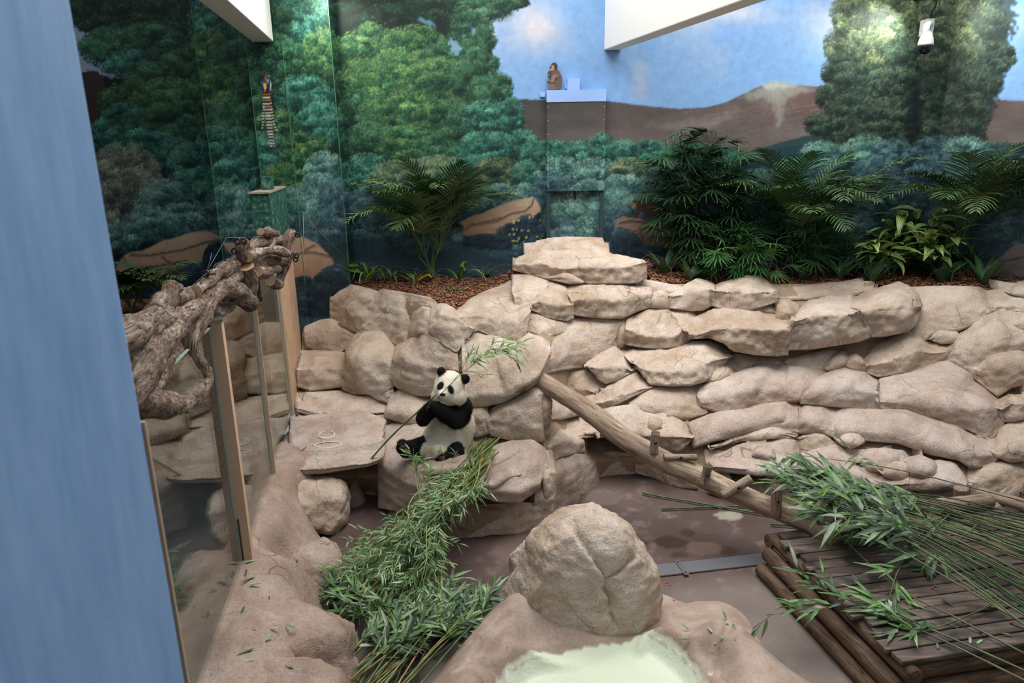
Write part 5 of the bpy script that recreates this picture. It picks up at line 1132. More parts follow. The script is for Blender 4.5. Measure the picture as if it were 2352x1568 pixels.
# ------------------------------------------------------------------ drain strip across the yard
M_ZINC = plain('zinc_sheet', S(150, 152, 160), 0.38, metal=0.75, var=0.2, bump=0.05, scale=60)
a, b, c, d = (onz(*q, 0.006) for q in ((1498, 1300), (1850, 1262), (1852, 1286), (1502, 1326)))
ex = (b-a)*0.15; b2, c2 = b+(b-a)*0.35, c+(c-d)*0.35
V = np.array([a-(b-a)*.1, b2, c2, d-(c-d)*.1]); V = np.vstack([V, V+np.array([0, 0, .014])])
drain = mesh('drain_cover', V, [(0, 1, 2, 3)[::-1], (4, 7, 6, 5)[::-1], (0, 1, 5, 4), (1, 2, 6, 5), (2, 3, 7, 6), (3, 0, 4, 7)], M_ZINC, smooth=False); tag(drain, 'long zinc drain cover strip across the brown floor', 'drain cover')
for (p0, p1) in (((1555, 1288), (1578, 1320)), ((1754, 1266), (1786, 1298))):
    q0, q1 = onz(*p0, .024), onz(*p1, .024); u = (q1-q0)/np.linalg.norm(q1-q0); w = np.cross(u, [0, 0, 1])*.024
    V = np.array([q0-w, q1-w, q1+w, q0+w]); V = np.vstack([V, V+np.array([0, 0, .008])])
    mesh('clamp', V, [(0, 1, 2, 3), (4, 7, 6, 5), (0, 4, 5, 1), (1, 5, 6, 2), (2, 6, 7, 3), (3, 7, 4, 0)], M_STEEL, drain, smooth=False)
    for q in (q0+u*.03, q1-u*.03): mesh('bolt', *tube_vf(np.array([q+[0, 0, .004], q+[0, 0, .014]]), .009, 8), M_BLACK, drain)

# ------------------------------------------------------------------ wooden deck
def wood(name, c0, c1, c2, stretch=(1.2, 14, 14), wet=0.0, rough=0.7, rot=0.17):
    t = NT(name); v = t.map(t.P(), stretch, (0, 0, -rot))
    off = t.node('ShaderNodeVectorMath', operation='ADD'); cmb = t.node('ShaderNodeCombineXYZ'); t.l.new(t.math('MULTIPLY', t.rand(), 37.0), cmb.inputs[0]); t.l.new(v, off.inputs[0]); t.l.new(cmb.outputs[0], off.inputs[1])
    g = t.noise(1.6, 6, 0.65, vec=off.outputs[0], dist=0.5)
    c = t.ramp(g, [(0.32, c0), (0.5, c1), (0.68, c2)])
    c = t.mix(t.math('MULTIPLY', t.rand(), 0.35), c, c0)
    w = t.ramp(t.noise(2.6, 3, 0.5), [(0.5, (0, 0, 0)), (0.58, (1, 1, 1))])
    if wet: c = t.mix(t.math('MULTIPLY', w, wet), c, S(46, 42, 44))
    rg = t.mix(t.math('MULTIPLY', w, wet), (rough,)*3, (0.16,)*3) if wet else rough
    return t.set(c, rg, t.bump(g, 0.35, 0.01), 0.45)
M_DECK = wood('wet_deck_board', S(66, 55, 50), S(100, 85, 77), S(134, 119, 108), wet=0.7)
M_LOGD = grain_material('damp_log', S(58, 45, 36), S(90, 71, 57), S(122, 100, 81), (4, 34, 34), .35, .75)
deck = empty('wooden_deck', (0, 0, 0)); tag(deck, 'low wet plank deck on round logs in the front corner', 'deck')
DO = np.array([2.775, 4.165]); DU = np.array([.985, .168]); DV = np.array([-.150, .988])
def dpt(u, v, z): q = DO+DU*u+DV*v; return np.array([q[0], q[1], z])
rngd = random.Random(4)
ends = [0.0, -.04, .02, .05, -.06, -.02, .03, -.05, .02, -.03, .04, .0, -.04, .03]
for k in range(14):
    v0, v1 = k*.127+.004, k*.127+.121; u0 = ends[k]*.8-.01; u1 = 2.6; zt_ = .42+rngd.uniform(-.004, .004); tilt = rngd.uniform(-.006, .006)
    q = [dpt(u0, v0, zt_), dpt(u1, v0, zt_), dpt(u1, v1, zt_+tilt), dpt(u0, v1, zt_+tilt)]
    V = np.array(q+[x-np.array([0, 0, .04]) for x in q])
    ob = mesh('plank', V, [(0, 1, 2, 3), (4, 7, 6, 5), (0, 4, 5, 1), (1, 5, 6, 2), (2, 6, 7, 3), (3, 7, 4, 0)], M_DECK, deck, smooth=False)
    bv = ob.modifiers.new('bevel', 'BEVEL'); bv.width = .005; bv.segments = 1
LC = []
def log_vf(p, q, r, seed, taper=0.95, seg=16, bend=0.0):
    p, q = np.array(p, float), np.array(q, float); P = p+(q-p)*np.linspace(0, 1, 14)[:, None]
    P[:, 2] += bend*np.sin(np.linspace(0, np.pi, 14))
    rd = np.linspace(r, r*taper, 14); LC.append(tube_coords(P, rd, seg)); return tube_vf(P, rd, seg, rough=.08, seed=seed)
for (p, q, r, s) in ((dpt(.06, -.06, .315), dpt(.02, 1.80, .315), .065, 1), (dpt(-.02, -.02, .19), dpt(-.06, 1.78, .19), .075, 2), (dpt(-.08, .05, .06), dpt(-.14, 1.74, .06), .07, 3),
                     (dpt(.10, .05, .30), dpt(2.6, .05, .30), .075, 4), (dpt(.12, .0, .15), dpt(2.6, .0, .15), .08, 5), (dpt(.1, .03, .035), dpt(2.6, .03, .035), .04, 7), (dpt(-.05, 1.82, .30), dpt(2.6, 1.82, .30), .07, 6), (dpt(1.3, 0.1, .30), dpt(1.3, 1.7, .30), .07, 8)):
    flat_caps(mesh('log', *log_vf(p, q, r, s), M_LOGD, deck, colors=LC[-1]))

# ------------------------------------------------------------------ ramp trunk with climbing pegs, and the logs on the right
M_TRUNK = grain_material('weathered_trunk', S(118, 98, 82), S(164, 142, 122), S(200, 182, 162), (3.5, 26, 26), .45, .8)
M_PEG = grain_material('weathered_peg', S(104, 88, 76), S(150, 130, 114), S(186, 168, 150), (5, 40, 40), .4, .8)
ramp = empty('ramp_trunk'); tag(ramp, 'long bent tree trunk with peg steps leading up to the rocks', 'log ramp')
tp = [(1238,868,1.48),(1258,884,1.42),(1340,935,1.25),(1430,1003,1.05),(1520,1055,.88),(1600,1090,.75),(1680,1128,.64),(1780,1168,.54),(1870,1208,.47),(1925,1240,.46)]
TPp = np.array([onz(a, b, c) for (a, b, c) in tp]); TRK = catmull(TPp, 70)
rr = np.interp(np.linspace(0, 1, 70), [0, .04, .3, .6, 1], [.085, .10, .112, .108, .095])
V, Fc = tube_vf(TRK, rr, 22, rough=.13, seed=7); flat_caps(mesh('trunk', V, Fc, None, ramp, mats=[M_TRUNK, M_CUT], midx=[0]*(len(Fc)-2)+[1, 1], colors=tube_coords(TRK, rr, 22)))
def peg(p0, p1, r, dz0=0.0, parent=None, seed=0, zb=None):
    """a short round log given by its two end pixels, standing on the trunk"""
    mx = ((p0[0]+p1[0])/2, (p0[1]+p1[1])/2)
    tx, ty = proj(TRK); k = np.argmin((tx-mx[0])**2+(ty-mx[1])**2); base = TRK[k]
    y = base[1]-.07+dz0
    return peg_at(p0, p1, y, y, r, parent or ramp, seed)
def peg_at(p0, p1, y0, y1, r, parent, seed, cutm=None):
    a, b = ony(*p0, y0), ony(*p1, y1)
    V, Fc = log_vf(a, b, r, seed, 1.0)
    o = flat_caps(mesh('peg', V, Fc, None, parent, mats=[M_PEG, cutm or M_LOGD], midx=[0]*(len(Fc)-2)+[1, 1], colors=LC[-1]))
    m = (a+b)/2+np.array([0, -r*.93, r*.3]); mesh('bolt', *tube_vf(np.array([m, m+np.array([0, -.012, .005])]), .014, 8), M_BLACK, o)
    return o
for k, (p0, p1, r, dzz) in enumerate([((1506,993),(1501,1040),.045,-.02),((1524,1050),(1600,1050),.034,.03),((1627,1068),(1616,1112),.045,-.03),((1660,1138),(1726,1098),.047,-.03),((1783,1116),(1783,1184),.05,-.04),((1878,1195),(1945,1188),.047,-.06)]):
    peg(p0, p1, r, dzz, seed=k*3+1)
p = TRK[-1]; mesh('support', *log_vf((p[0]-.02, p[1]+.02, 0.0), (p[0]-.02, p[1]+.02, p[2]-.02), .08, 9), M_LOGD, ramp, colors=LC[-1])
frame = empty('log_frame'); tag(frame, 'climbing frame of bolted weathered logs beside the deck', 'log frame')
def ez(x, y): return 1652+x/2.5786, 960+y/2.5786
peg_at(ez(1290, 520), ez(1597, 490), 6.15, 6.35, .075, frame, 21, M_PEG); peg_at(ez(1432, 500), ez(1432, 412), 6.5, 6.5, .07, frame, 22, M_PEG)
peg_at(ez(1525, 442), ez(1900, 545), 6.6, 6.2, .072, frame, 23, M_PEG); peg_at(ez(1580, 560), ez(1900, 320), 6.35, 7.0, .08, frame, 24, M_PEG); peg_at(ez(1520, 520), ez(1500, 660), 6.3, 6.3, .07, frame, 25); peg_at(ez(1290, 520), ez(1270, 690), 6.2, 6.2, .06, frame, 26)
# ------------------------------------------------------------------ planting beds
def mulch_material():
    t = NT('bark_mulch')
    v = t.voro(48, 'F1', t.map(t.P(), (1, 1, 1))); vc = t.node('ShaderNodeTexVoronoi'); vc.inputs['Scale'].default_value = 48; t.l.new(t.P(), vc.inputs['Vector'])
    sp = t.node('ShaderNodeSeparateXYZ'); t.l.new(vc.outputs['Color'], sp.inputs[0])
    c = t.ramp(sp.outputs[0], [(0.0, S(60, 34, 24)), (0.4, S(108, 66, 48)), (0.75, S(150, 98, 72)), (1.0, S(196, 150, 118))])
    c = t.mix(t.math('MULTIPLY', t.noise(2.0, 4), 0.5), c, S(52, 32, 26))
    return t.set(c, 0.9, t.bump(v, 0.9, 0.03), 0.2)
M_MULCH = mulch_material()
TOPX = [676, 760, 800, 900, 1045, 1110, 1170, 1185, 1215, 1250, 1380, 1410, 1475, 1500, 1580, 1790, 2000, 2120, 2300, 2620]
TOPY = [738, 700, 662, 664, 706, 690, 655, 610, 575, 552, 550, 575, 600, 640, 640, 642, 644, 656, 662, 670]
def bed(name, x0, x1, label):
    bx = np.arange(x0, x1, 9.0); ty = np.interp(bx, TOPX, TOPY)+7
    yf = depth0(bx, ty)+.05; Pf = ony(bx, ty, yf); Pf[:, 2] -= 0.02
    # back edge: where the same sight line's heading meets the wall
    Pb = Pf.copy(); hx = Pf[:, 0]/Pf[:, 1]
    yw = np.full(len(bx), YB-.005); xw = hx*yw
    rsel = xw > CORNER; n = np.array([2.1, 2.4]); yw2 = (CORNER*n[0]+YB*n[1])/(hx*n[0]+n[1]); yw = np.where(rsel, yw2-.01, yw); xw = hx*yw
    Pb = np.stack([xw, yw, Pf[:, 2]+0.10+0.03*(yw-Pf[:, 1])], -1)
    Pb[:, 2] = np.clip(Pb[:, 2], 2.18, 2.42)
    m = 26; G = Pf[None]+(Pb-Pf)[None]*np.linspace(0, 1, m)[:, None, None]
    G[..., 2] += 0.03*fbm(G, 3, 3, 60)+0.012*fbm(G, 18, 2, 61)
    o = mesh(name, G.reshape(-1, 3), grid_faces(m, len(bx)), M_MULCH); tag(o, label, kind='structure')
    return G
BED_L = bed('ground_bed', 796, 1186, 'bark mulch bed behind the left rocks')
BED_R = bed('ground_bed', 1470, 2560, 'bark mulch bed behind the right rocks')
def bed_pt(px, py):
    G = BED_L if px < 1200 else BED_R
    gx_, gy_ = proj(G); k = np.unravel_index(np.argmin((gx_-px)**2+(gy_-py)**2), gx_.shape); return G[k].copy()
rgc = np.random.default_rng(5)
chipV, chipF = [], []
for G, cnt in ((BED_L, 2600), (BED_R, 5200)):
    i = rgc.integers(0, G.shape[0]-2, cnt); j = rgc.integers(0, G.shape[1]-1, cnt); a, b = rgc.uniform(0, 1, (2, cnt, 1))
    P = G[i, j]+(G[i+1, j]-G[i, j])*a+(G[i, j+1]-G[i, j])*b
    for p in P:
        an = rgc.uniform(0, 6.28); L, w = rgc.uniform(.012, .034), rgc.uniform(.006, .013); u = np.array([math.cos(an), math.sin(an), rgc.uniform(-.5, .5)])*L; v = np.array([-math.sin(an), math.cos(an), rgc.uniform(-.5, .5)])*w
        o = len(chipV); p = p+np.array([0, 0, .012]); h = np.array([0, 0, .006]); chipV += [p-u-v, p+u-v, p+u+v, p-u+v, p+h]; chipF += [(o, o+1, o+4), (o+1, o+2, o+4), (o+2, o+3, o+4), (o+3, o, o+4)]
t = NT('bark_chip'); c = t.ramp(t.noise(38, 2), [(0.3, S(70, 42, 30)), (0.5, S(136, 90, 66)), (0.7, S(196, 152, 120))]); M_CHIP = t.set(c, .85, None, .2)
tag(mesh('bark_chips', np.array(chipV), chipF, M_CHIP, smooth=False), 'loose bark chips scattered over the planting beds', 'mulch', kind='stuff')
# planted ground beyond the glass screen
V, Fc = box_vf(-7.9, -3.55, 8.7, 10.15, -.3, 1.95); tag(mesh('ground_planter', V, Fc, M_MULCH, smooth=False), 'mulched planter beyond the glass screen', kind='structure')

# ------------------------------------------------------------------ shift door with its painted cover box
door = empty('door_1'); tag(door, 'small painted sliding door under a tall cover box', kind='structure')
yc_ = 10.06
q = [ony(*p, yc_) for p in ((1258, 208), (1392, 207), (1388, 437), (1260, 438))]
x0, x1 = q[0][0], q[1][0]; z0, z1 = q[2][2], q[0][2]
xs0 = float(ony(1256, 320, yc_)[0])
painted('cover_front', (xs0, yc_, z0), (x1-xs0, 0, 0), (0, 0, z1-z0), 80, 130, door)
painted('cover_side', (xs0, YB, z0), (0, yc_-YB, 0), (0, 0, z1-z0), 6, 130, door); painted('cover_side', (x1, yc_, z0), (0, YB-yc_, 0), (0, 0, z1-z0), 6, 130, door)
painted('cover_lid', (xs0, yc_, z1), (x1-xs0, 0, 0), (0, YB-yc_, 0), 40, 4, door); painted('cover_base', (xs0, YB, z0), (x1-xs0, 0, 0), (0, yc_-YB, 0), 40, 4, door)
M_SKYP = plain('sky_paint', S(150, 184, 238), .6, var=.05, scale=5)
V, Fc = box_vf(xs0-.002, x1+.002, yc_-.006, yc_+.0, z1-.150, z1+.004); mesh('fascia', V, Fc, M_SKYP, door, smooth=False)
M_TEALP = plain('teal_frame_paint', S(38, 62, 66), .5, var=.25, scale=20)
zb = float(ony(1318, 549, YB)[2])-.04
xa, xb = float(ony(1262, 490, 10.1)[0]), float(ony(1379, 490, 10.1)[0])
for (l, r) in ((xa-.045, xa+.012), (xb-.01, xb+.045)):
    V, Fc = box_vf(l, r, 10.09, 10.199, zb, z0); mesh('guide_rail', V, Fc, M_TEALP, door, smooth=False)
painted('door_leaf', (xa, 10.14, zb), (xb-xa, 0, 0), (0, 0, z0-zb), 80, 60, door)
V, Fc = box_vf((xa+xb)/2-.012, (xa+xb)/2+.012, 10.10, 10.135, z0-.12, z0+.02); mesh('lift_rod', V, Fc, M_BLACK, door, smooth=False)
V, Fc = box_vf(xa-.01, xb+.01, 10.115, 10.14, zb, zb+.03); mesh('bottom_rail', V, Fc, M_TEALP, door, smooth=False)
for (px, py) in ((1247, 217), (1247, 383), (1246, 540), (1384, 538)):
    p = ony(px, py, 10.185); V, Fc = box_vf(p[0]-.04, p[0]+.03, 10.17, 10.199, p[2]-.03, p[2]+.03); mesh('lug', V, Fc, M_SKYP if py < 250 else M_TEALP, door, smooth=False)
for k in range(8):
    for xx in (xs0+.018, x1-.018):
        zz = z0+.06+(z1-z0-.1)*k/7; v, f = tube_vf(np.array([(xx, yc_-.004, zz), (xx, yc_+.004, zz)]), .007, 8); mesh('screw', v, f, M_STEEL, door)
# blue junction box and flat monkey cut-out on top of it
a, b = ony(1303, 181, 10.12), ony(1331, 206, 10.12)
V, Fc = box_vf(a[0], b[0], 10.08, 10.199, z1+.002, a[2]); jb = mesh('junction_box', V, Fc, M_SKYP, smooth=False); tag(jb, 'small sky-blue junction box beside the monkey cut-out', 'box')
V, Fc = box_vf(a[0]-.025, a[0], 10.17, 10.199, z1+.03, z1+.09); mesh('lug', V, Fc, M_SKYP, jb, smooth=False)
def flat(pts, y, th, mat, name, parent):
    P = ony(np.array([p[0] for p in pts], float), np.array([p[1] for p in pts], float), y)
    n = len(P); B = P.copy(); B[:, 1] += th
    Fc = [list(range(n))[::-1], list(range(n, 2*n))]+[(i, (i+1) % n, n+(i+1) % n, n+i) for i in range(n)]
    return mesh(name, np.vstack([P, B]), Fc, mat, parent, smooth=False)
M_FUR1 = plain('painted_brown_fur', S(96, 78, 70), .7, var=.3, scale=60); M_FUR2 = plain('painted_dark_fur', S(58, 48, 46), .7, var=.25, scale=60); M_FACE = plain('painted_tan_face', S(158, 130, 100), .7, var=.2, scale=60)
mk = empty('monkey_cutout'); tag(mk, 'flat painted cut-out of a brown monkey holding its baby on the door box', 'cut-out')
mz = lambda L: [(1200+x/3.564, 120+y/3.564) for (x, y) in L]
flat(mz([(205,240),(215,225),(228,215),(240,190),(238,158),(225,148),(222,128),(232,100),(250,86),(268,84),(282,95),(287,120),(285,140),(305,160),(322,195),(328,235),(320,285),(310,305),(215,305),(222,290),(208,262)]), 10.13, .018, M_FUR1, 'body', mk)
flat(mz([(222,130),(230,115),(246,102),(258,108),(262,130),(256,146),(240,154),(226,148)]), 10.124, .007, M_FACE, 'face', mk)
flat(mz([(240,92),(262,82),(284,96),(288,124),(276,138),(264,122),(250,100)]), 10.122, .007, M_FUR2, 'hair', mk)
flat(mz([(221,122),(240,112),(238,124),(224,132)]), 10.119, .006, M_FUR2, 'brow', mk)
flat(mz([(204,180),(212,158),(228,152),(238,166),(236,196),(224,212),(210,208)]), 10.118, .008, M_FUR2, 'baby_head', mk)
flat(mz([(207,184),(214,174),(222,178),(222,196),(212,200)]), 10.114, .006, plain('painted_grey_face', S(120, 104, 100), .7, var=.2, scale=60), 'baby_face', mk)
flat(mz([(238,206),(250,186),(272,178),(292,190),(288,204),(268,214),(258,246),(240,250),(206,232),(206,222),(234,236)]), 10.116, .008, plain('painted_light_fur', S(128, 106, 94), .7, var=.25, scale=60), 'arm', mk)
flat(mz([(205,250),(222,252),(262,256),(276,300),(268,306),(222,304),(206,270)]), 10.12, .006, plain('painted_leg_fur', S(110, 90, 80), .7, var=.25, scale=60), 'leg', mk)

# ------------------------------------------------------------------ security camera in the corner
M_WHITE = plain('white_plastic', S(236, 236, 232), .35); M_DOME = plain('smoked_dome', S(16, 16, 18), .08, spec=.7)
sc_ = empty('security_camera'); tag(sc_, 'white dome security camera with a black globe in the wall corner', 'camera')
yk = 9.72
def lathe(c, prof, seg=24):
    P = np.array([(c[0]+r*math.cos(2*math.pi*k/seg), c[1]+r*math.sin(2*math.pi*k/seg), c[2]+z) for (r, z) in prof for k in range(seg)])
    n = len(prof); Fc = grid_faces(n, seg, wrap=True).tolist(); Fc.append(list(range(seg))[::-1]); Fc.append(list(range((n-1)*seg, n*seg))); return P, Fc
c0 = ony(2126, 102, yk); s_ = yk/1590*1.02
mesh('housing', *lathe(c0, [(.004, 27*s_), (.03, 26*s_), (9*s_, 22*s_), (13*s_, 12*s_), (15*s_, 2*s_), (15.5*s_, -2*s_), (13*s_, -2.5*s_)]), M_WHITE, sc_)
mesh('globe', *lathe(c0, [(13*s_, -1*s_), (13.5*s_, -5*s_), (12*s_, -12*s_), (8*s_, -17*s_), (3*s_, -19.5*s_), (.3*s_, -20*s_)]), M_DOME, sc_)
ap = np.array([ony(2127, 76, yk), ony(2128, 62, yk), ony(2133, 56, yk+.1), ony(2136, 56, yk+.3)]); mesh('arm', *tube_vf(catmull(ap, 16), .042, 12), M_WHITE, sc_)
b0 = ony(2136, 62, 10.02); V, Fc = box_vf(b0[0]-.06, b0[0]+.04, 10.0, 10.16, b0[2]-.10, b0[2]+.10); mesh('wall_bracket', V, Fc, M_WHITE, sc_, smooth=False)
mesh('antenna', *tube_vf(np.array([ony(2118, 80, yk), ony(2112, 74, yk)]), .004, 5), M_WHITE, sc_)
cq = np.array([(2136, 52), (2140, 30), (2150, 8), (2156, -30)]); tag(mesh('camera_cable', *tube_vf(catmull(ony(cq[:, 0], cq[:, 1], 10.05), 16), .012, 6), M_BLACK), 'black cable rising from the security camera', 'cable')
# ------------------------------------------------------------------ wall floodlights just above
def flood(name, px, py, y, label, spots, power, size=.16, wall_y=10.2):
    root = empty(name); tag(root, label, 'lamp'); c = ony(px, py, y)
    V, Fc = box_vf(c[0]-size, c[0]+size, c[1]-.09, c[1]+.09, c[2], c[2]+.14); mesh('lamp_housing', V, Fc, M_BLACK, root, smooth=False)
    V, Fc = box_vf(c[0]-.03, c[0]+.03, c[1]+.05, wall_y, c[2]+.05, c[2]+.09); mesh('lamp_arm', V, Fc, M_BLACK, root, smooth=False)
    for (dx, tgt) in spots:
        l = bpy.data.lights.new('lamp_glow', 'SPOT'); l.energy = power; l.spot_size = math.radians(112); l.spot_blend = .8; l.shadow_soft_size = .06; l.color = (.96, 1.0, .88)
        o = bpy.data.objects.new('lamp_glow', l); col.objects.link(o); o.parent = root
        s = np.array([c[0]+dx, c[1]-.05, c[2]-.03]); o.location = s; d = Vector(np.array(tgt)-s); o.rotation_euler = d.to_track_quat('-Z', 'Y').to_euler()
c = ony(2140, 0, 9.85)
flood('floodlight', 2142, -3, 9.80, 'black floodlight high in the right wall corner', [(-.2, (4.9, 10.2, 5.2)), (.2, (7.0, 9.4, 5.2))], 105, .26)
c2 = ony(730, -40, 9.6)
flood('floodlight', 716, -52, 9.45, 'black floodlight above the painted buttress', [(0, (c2[0]+.1, 9.85, 5.5))], 80, wall_y=9.85)
# orange carrot bits dropped about
M_CARROT = plain('carrot', S(158, 88, 66), .7, var=.15)
v, f = box_vf(-.012, .012, -.008, .008, 0, .010); v = np.array(v); v[4:, :2] *= .75; cme = mesh_data('carrot_piece', v, f, False, M_CARROT)
for k, (px, py, z, wh) in enumerate([(1319,1184,.0,'the yard floor'),(1456,1179,.0,'the yard floor'),(1624,1228,.0,'the yard floor'),(1532,1339,.0,'the yard floor'),(1538,1344,.0,'the yard floor'),(1548,1380,.0,'the yard floor'),(1803,1370,.0,'the yard floor'),(1208,1258,.0,'the yard floor'),
        (2142,1351,.425,'the deck'),(2148,1346,.425,'the deck'),(2205,1434,.425,'the deck'),(2052,1378,.425,'the deck'),(2285,1338,.425,'the deck'),(2252,1452,.425,'the deck'),(2102,1467,.425,'the deck'),(2322,1430,.425,'the deck'),(1995,1316,.425,'the deck')]):
    o = make_obj('carrot_piece', cme); o.location = onz(px, py, z); o.rotation_euler = (0, 0, k*1.7); tag(o, 'small orange carrot bit lying on '+wh, 'food', 'carrot bits on '+wh)
# ------------------------------------------------------------------ plants
def leaf_mat(name, c0, c1, rough=.42, trans=.15):
    t = NT(name); n = t.noise(9, 3); r = t.rand()
    c = t.ramp(t.math('ADD', t.math('MULTIPLY', n, .6), t.math('MULTIPLY', r, .4)), [(0.25, c0), (0.75, c1)])
    return t.set(c, rough, None, .45)
M_PALM = leaf_mat('palm_leaf', S(42, 70, 44), S(98, 126, 76), .34)
M_RHAP = leaf_mat('fan_palm_leaf', S(26, 50, 34), S(64, 96, 58), .28)
M_LOWL = leaf_mat('young_fan_leaf', S(44, 86, 46), S(92, 140, 76), .32)
M_ASP = leaf_mat('broad_dark_leaf', S(32, 68, 44), S(76, 118, 72), .28)
M_STRAP = leaf_mat('strap_leaf', S(70, 112, 42), S(132, 170, 74), .4)
M_FERN = leaf_mat('fern_leaf', S(64, 116, 56), S(110, 160, 84), .5)
M_DRY = leaf_mat('dry_grass', S(90, 72, 50), S(136, 112, 80), .8)
M_YEL = leaf_mat('yellow_leaf', S(206, 170, 40), S(226, 190, 70), .5)
M_STEM = leaf_mat('green_stem', S(58, 84, 46), S(96, 118, 70), .5)
M_TWIG = plain('grey_wire_twig', S(112, 110, 106), .7)
t = NT('variegated_leaf'); at = t.attr('paint'); sp = t.node('ShaderNodeSeparateXYZ'); t.l.new(at, sp.inputs[0])
w = t.node('ShaderNodeTexNoise'); w.inputs['Scale'].default_value = 1.0; cmb = t.node('ShaderNodeCombineXYZ'); t.l.new(t.math('MULTIPLY', sp.outputs[0], 26.0), cmb.inputs[0]); t.l.new(t.math('MULTIPLY', sp.outputs[1], 2.0), cmb.inputs[1]); t.l.new(t.math('MULTIPLY', t.rand(), 50.0), cmb.inputs[2]); t.l.new(cmb.outputs[0], w.inputs['Vector'])
M_VAR = t.set(t.ramp(w.outputs[0], [(0.42, S(58, 110, 54)), (0.5, S(110, 156, 76)), (0.60, S(216, 222, 146))]), .36, None, .45)

def clampw(P, m=.03):
    """keep foliage on this side of the walls"""
    P = np.array(P); P[:, 1] = np.minimum(P[:, 1], np.where((P[:, 0] < xr_b+.03) & (P[:, 0] > xl_b), YP, YB)-m); n = np.array([2.1, 2.4])/math.hypot(2.1, 2.4)
    d = (P[:, 0]-CORNER)*n[0]+(P[:, 1]-YB)*n[1]+m; k = d > 0; P[k, :2] -= d[k, None]*n; return P
def leaf_vf(L, w, droop=.3, fold=.25, segs=5, tipsharp=1.0, base=.3, up=0.0):
    """leaf along +X, upper side +Z; returns V, F and (u across, v along)"""
    V, uv = [], []
    for i in range(segs+1):
        t = i/segs; a = droop*t*t; x = L*t*math.cos(a*.7); z = L*(up*t-droop*.55*t*t)
        ww = w*(math.sin(math.pi*min(1, (base+(1-base)*t))**.85)) if i < segs else .002
        ww = max(ww, .0015)
        V += [(x, -ww, z+fold*ww), (x, 0, z), (x, ww, z+fold*ww)]; uv += [(0, t, 0), (.5, t, 0), (1, t, 0)]
    Fc = []
    for i in range(segs):
        for j in range(2): Fc.append((i*3+j, i*3+j+1, (i+1)*3+j+1, (i+1)*3+j))
    return np.array(V), Fc, np.array(uv)
def rotm(ax, an): return np.array(Matrix.Rotation(an, 3, ax))
def frame_from(d, up=(0, 0, 1)):
    d = np.array(d, float); d /= np.linalg.norm(d); s = np.cross(up, d)
    if np.linalg.norm(s) < 1e-3: s = np.array([0, 1.0, 0])
    s /= np.linalg.norm(s); return np.stack([d, s, np.cross(d, s)], 1)
def frond_vf(L, n, ll, arch, rnd, lw=.014, vee=.45, rise=1.0):
    """pinnate frond starting at the origin, heading +X and rising, arching over"""
    t = np.linspace(0, 1, 18); ang = rise-arch*t**1.25
    dx = np.cos(ang)*L/17; dz_ = np.sin(ang)*L/17
    P = np.stack([np.r_[0, np.cumsum(dx[:-1])], np.zeros(18), np.r_[0, np.cumsum(dz_[:-1])]], -1)
    parts = [tube_vf(P, np.linspace(.010, .003, 18), 5, cap=False)]
    T = np.gradient(P, axis=0); T /= np.linalg.norm(T, axis=1)[:, None]
    for k in range(n):
        s = .28+.72*(k+.5)/n; f = s*17; i = min(int(f), 16); p = P[i]+(P[i+1]-P[i])*(f-i); d = T[i]
        prof = math.sin(math.pi*(.18+.80*(s-.28)/.72))**.7
        for sd in (-1, 1):
            l = ll*prof*rnd.uniform(.85, 1.1); sweep = .75-.35*(s-.28)/.72
            side = np.array([0, sd, 0.0]); nrm = np.cross(d, [0, 1, 0]); nrm = -nrm if nrm[2] < 0 else nrm
            dirv = d*(1-sweep+.2)+side*(sweep+.25)+nrm*vee*rnd.uniform(.5, 1.1)
            V, Fc, _ = leaf_vf(l, lw*rnd.uniform(.8, 1.1), .45+rnd.uniform(0, .4), .3, 3, base=.25)
            M = frame_from(dirv, nrm); parts.append((V@M.T+p, Fc))
    V, Fc, _ = merge(parts); return V, Fc
def place(me_name, V, Fc, mat, parent, loc, az, tilt=0.0, roll=0.0, scale=1.0):
    R = np.array(Matrix.Rotation(az, 3, 'Z')@Matrix.Rotation(-tilt, 3, 'Y')@Matrix.Rotation(roll, 3, 'X'))
    return mesh(me_name, clampw((V*scale)@R.T+np.array(loc)), Fc, mat, parent)
def palm(px, py, label, n_fr, Lr, stem_h, seed, ll=.42, spread=.18, az0=None, lean=(0, 0), mat=None, nlf=24, at=None, arch=(1.2, 2.1), rise=(1.0, 1.45)):
    rnd = random.Random(seed); b = at if at is not None else bed_pt(px, py); root = empty('palm', b); root.location = (0, 0, 0)
    tag(root, label, 'plant', 'palms against the mural')
    ns = max(2, n_fr//4)
    for k in range(ns):
        a = rnd.uniform(0, 6.28); q = b+np.array([math.cos(a)*spread*.4, math.sin(a)*spread*.3, 0]); h = stem_h*rnd.uniform(.6, 1.0)
        P = np.array([q, q+np.array([lean[0]*.3, lean[1]*.3, h*.5]), q+np.array([lean[0]+math.cos(a)*spread, lean[1]+math.sin(a)*spread*.5, h])])
        mesh('stem', *tube_vf(catmull(P, 8), np.linspace(.018, .010, 8), 7), M_STEM, root)
        for m in range(n_fr//ns):
            i = k*(n_fr//ns)+m; az = .35-(i*.6180339 % 1)*(math.pi+.7)+rnd.uniform(-.15, .15)
            V, Fc = frond_vf(Lr*rnd.uniform(.75, 1.1), nlf, ll*rnd.uniform(.85, 1.05), rnd.uniform(*arch), rnd, rise=rnd.uniform(*rise))
            place('frond', V, Fc, mat or M_PALM, root, P[-1]-np.array([0, 0, .02]), az)
    return root
palm(990, 640, 'feathery palm with arching fronds beside the painted boulder', 28, 1.5, .50, 1, .42, .13, arch=(.8, 2.0), rise=(1.1, 1.6))
palm(1845, 605, 'tall dark palm with drooping fronds between the fan palms', 24, 1.6, .60, 2, .46, .25, arch=(1.0, 2.0), rise=(1.0, 1.55))
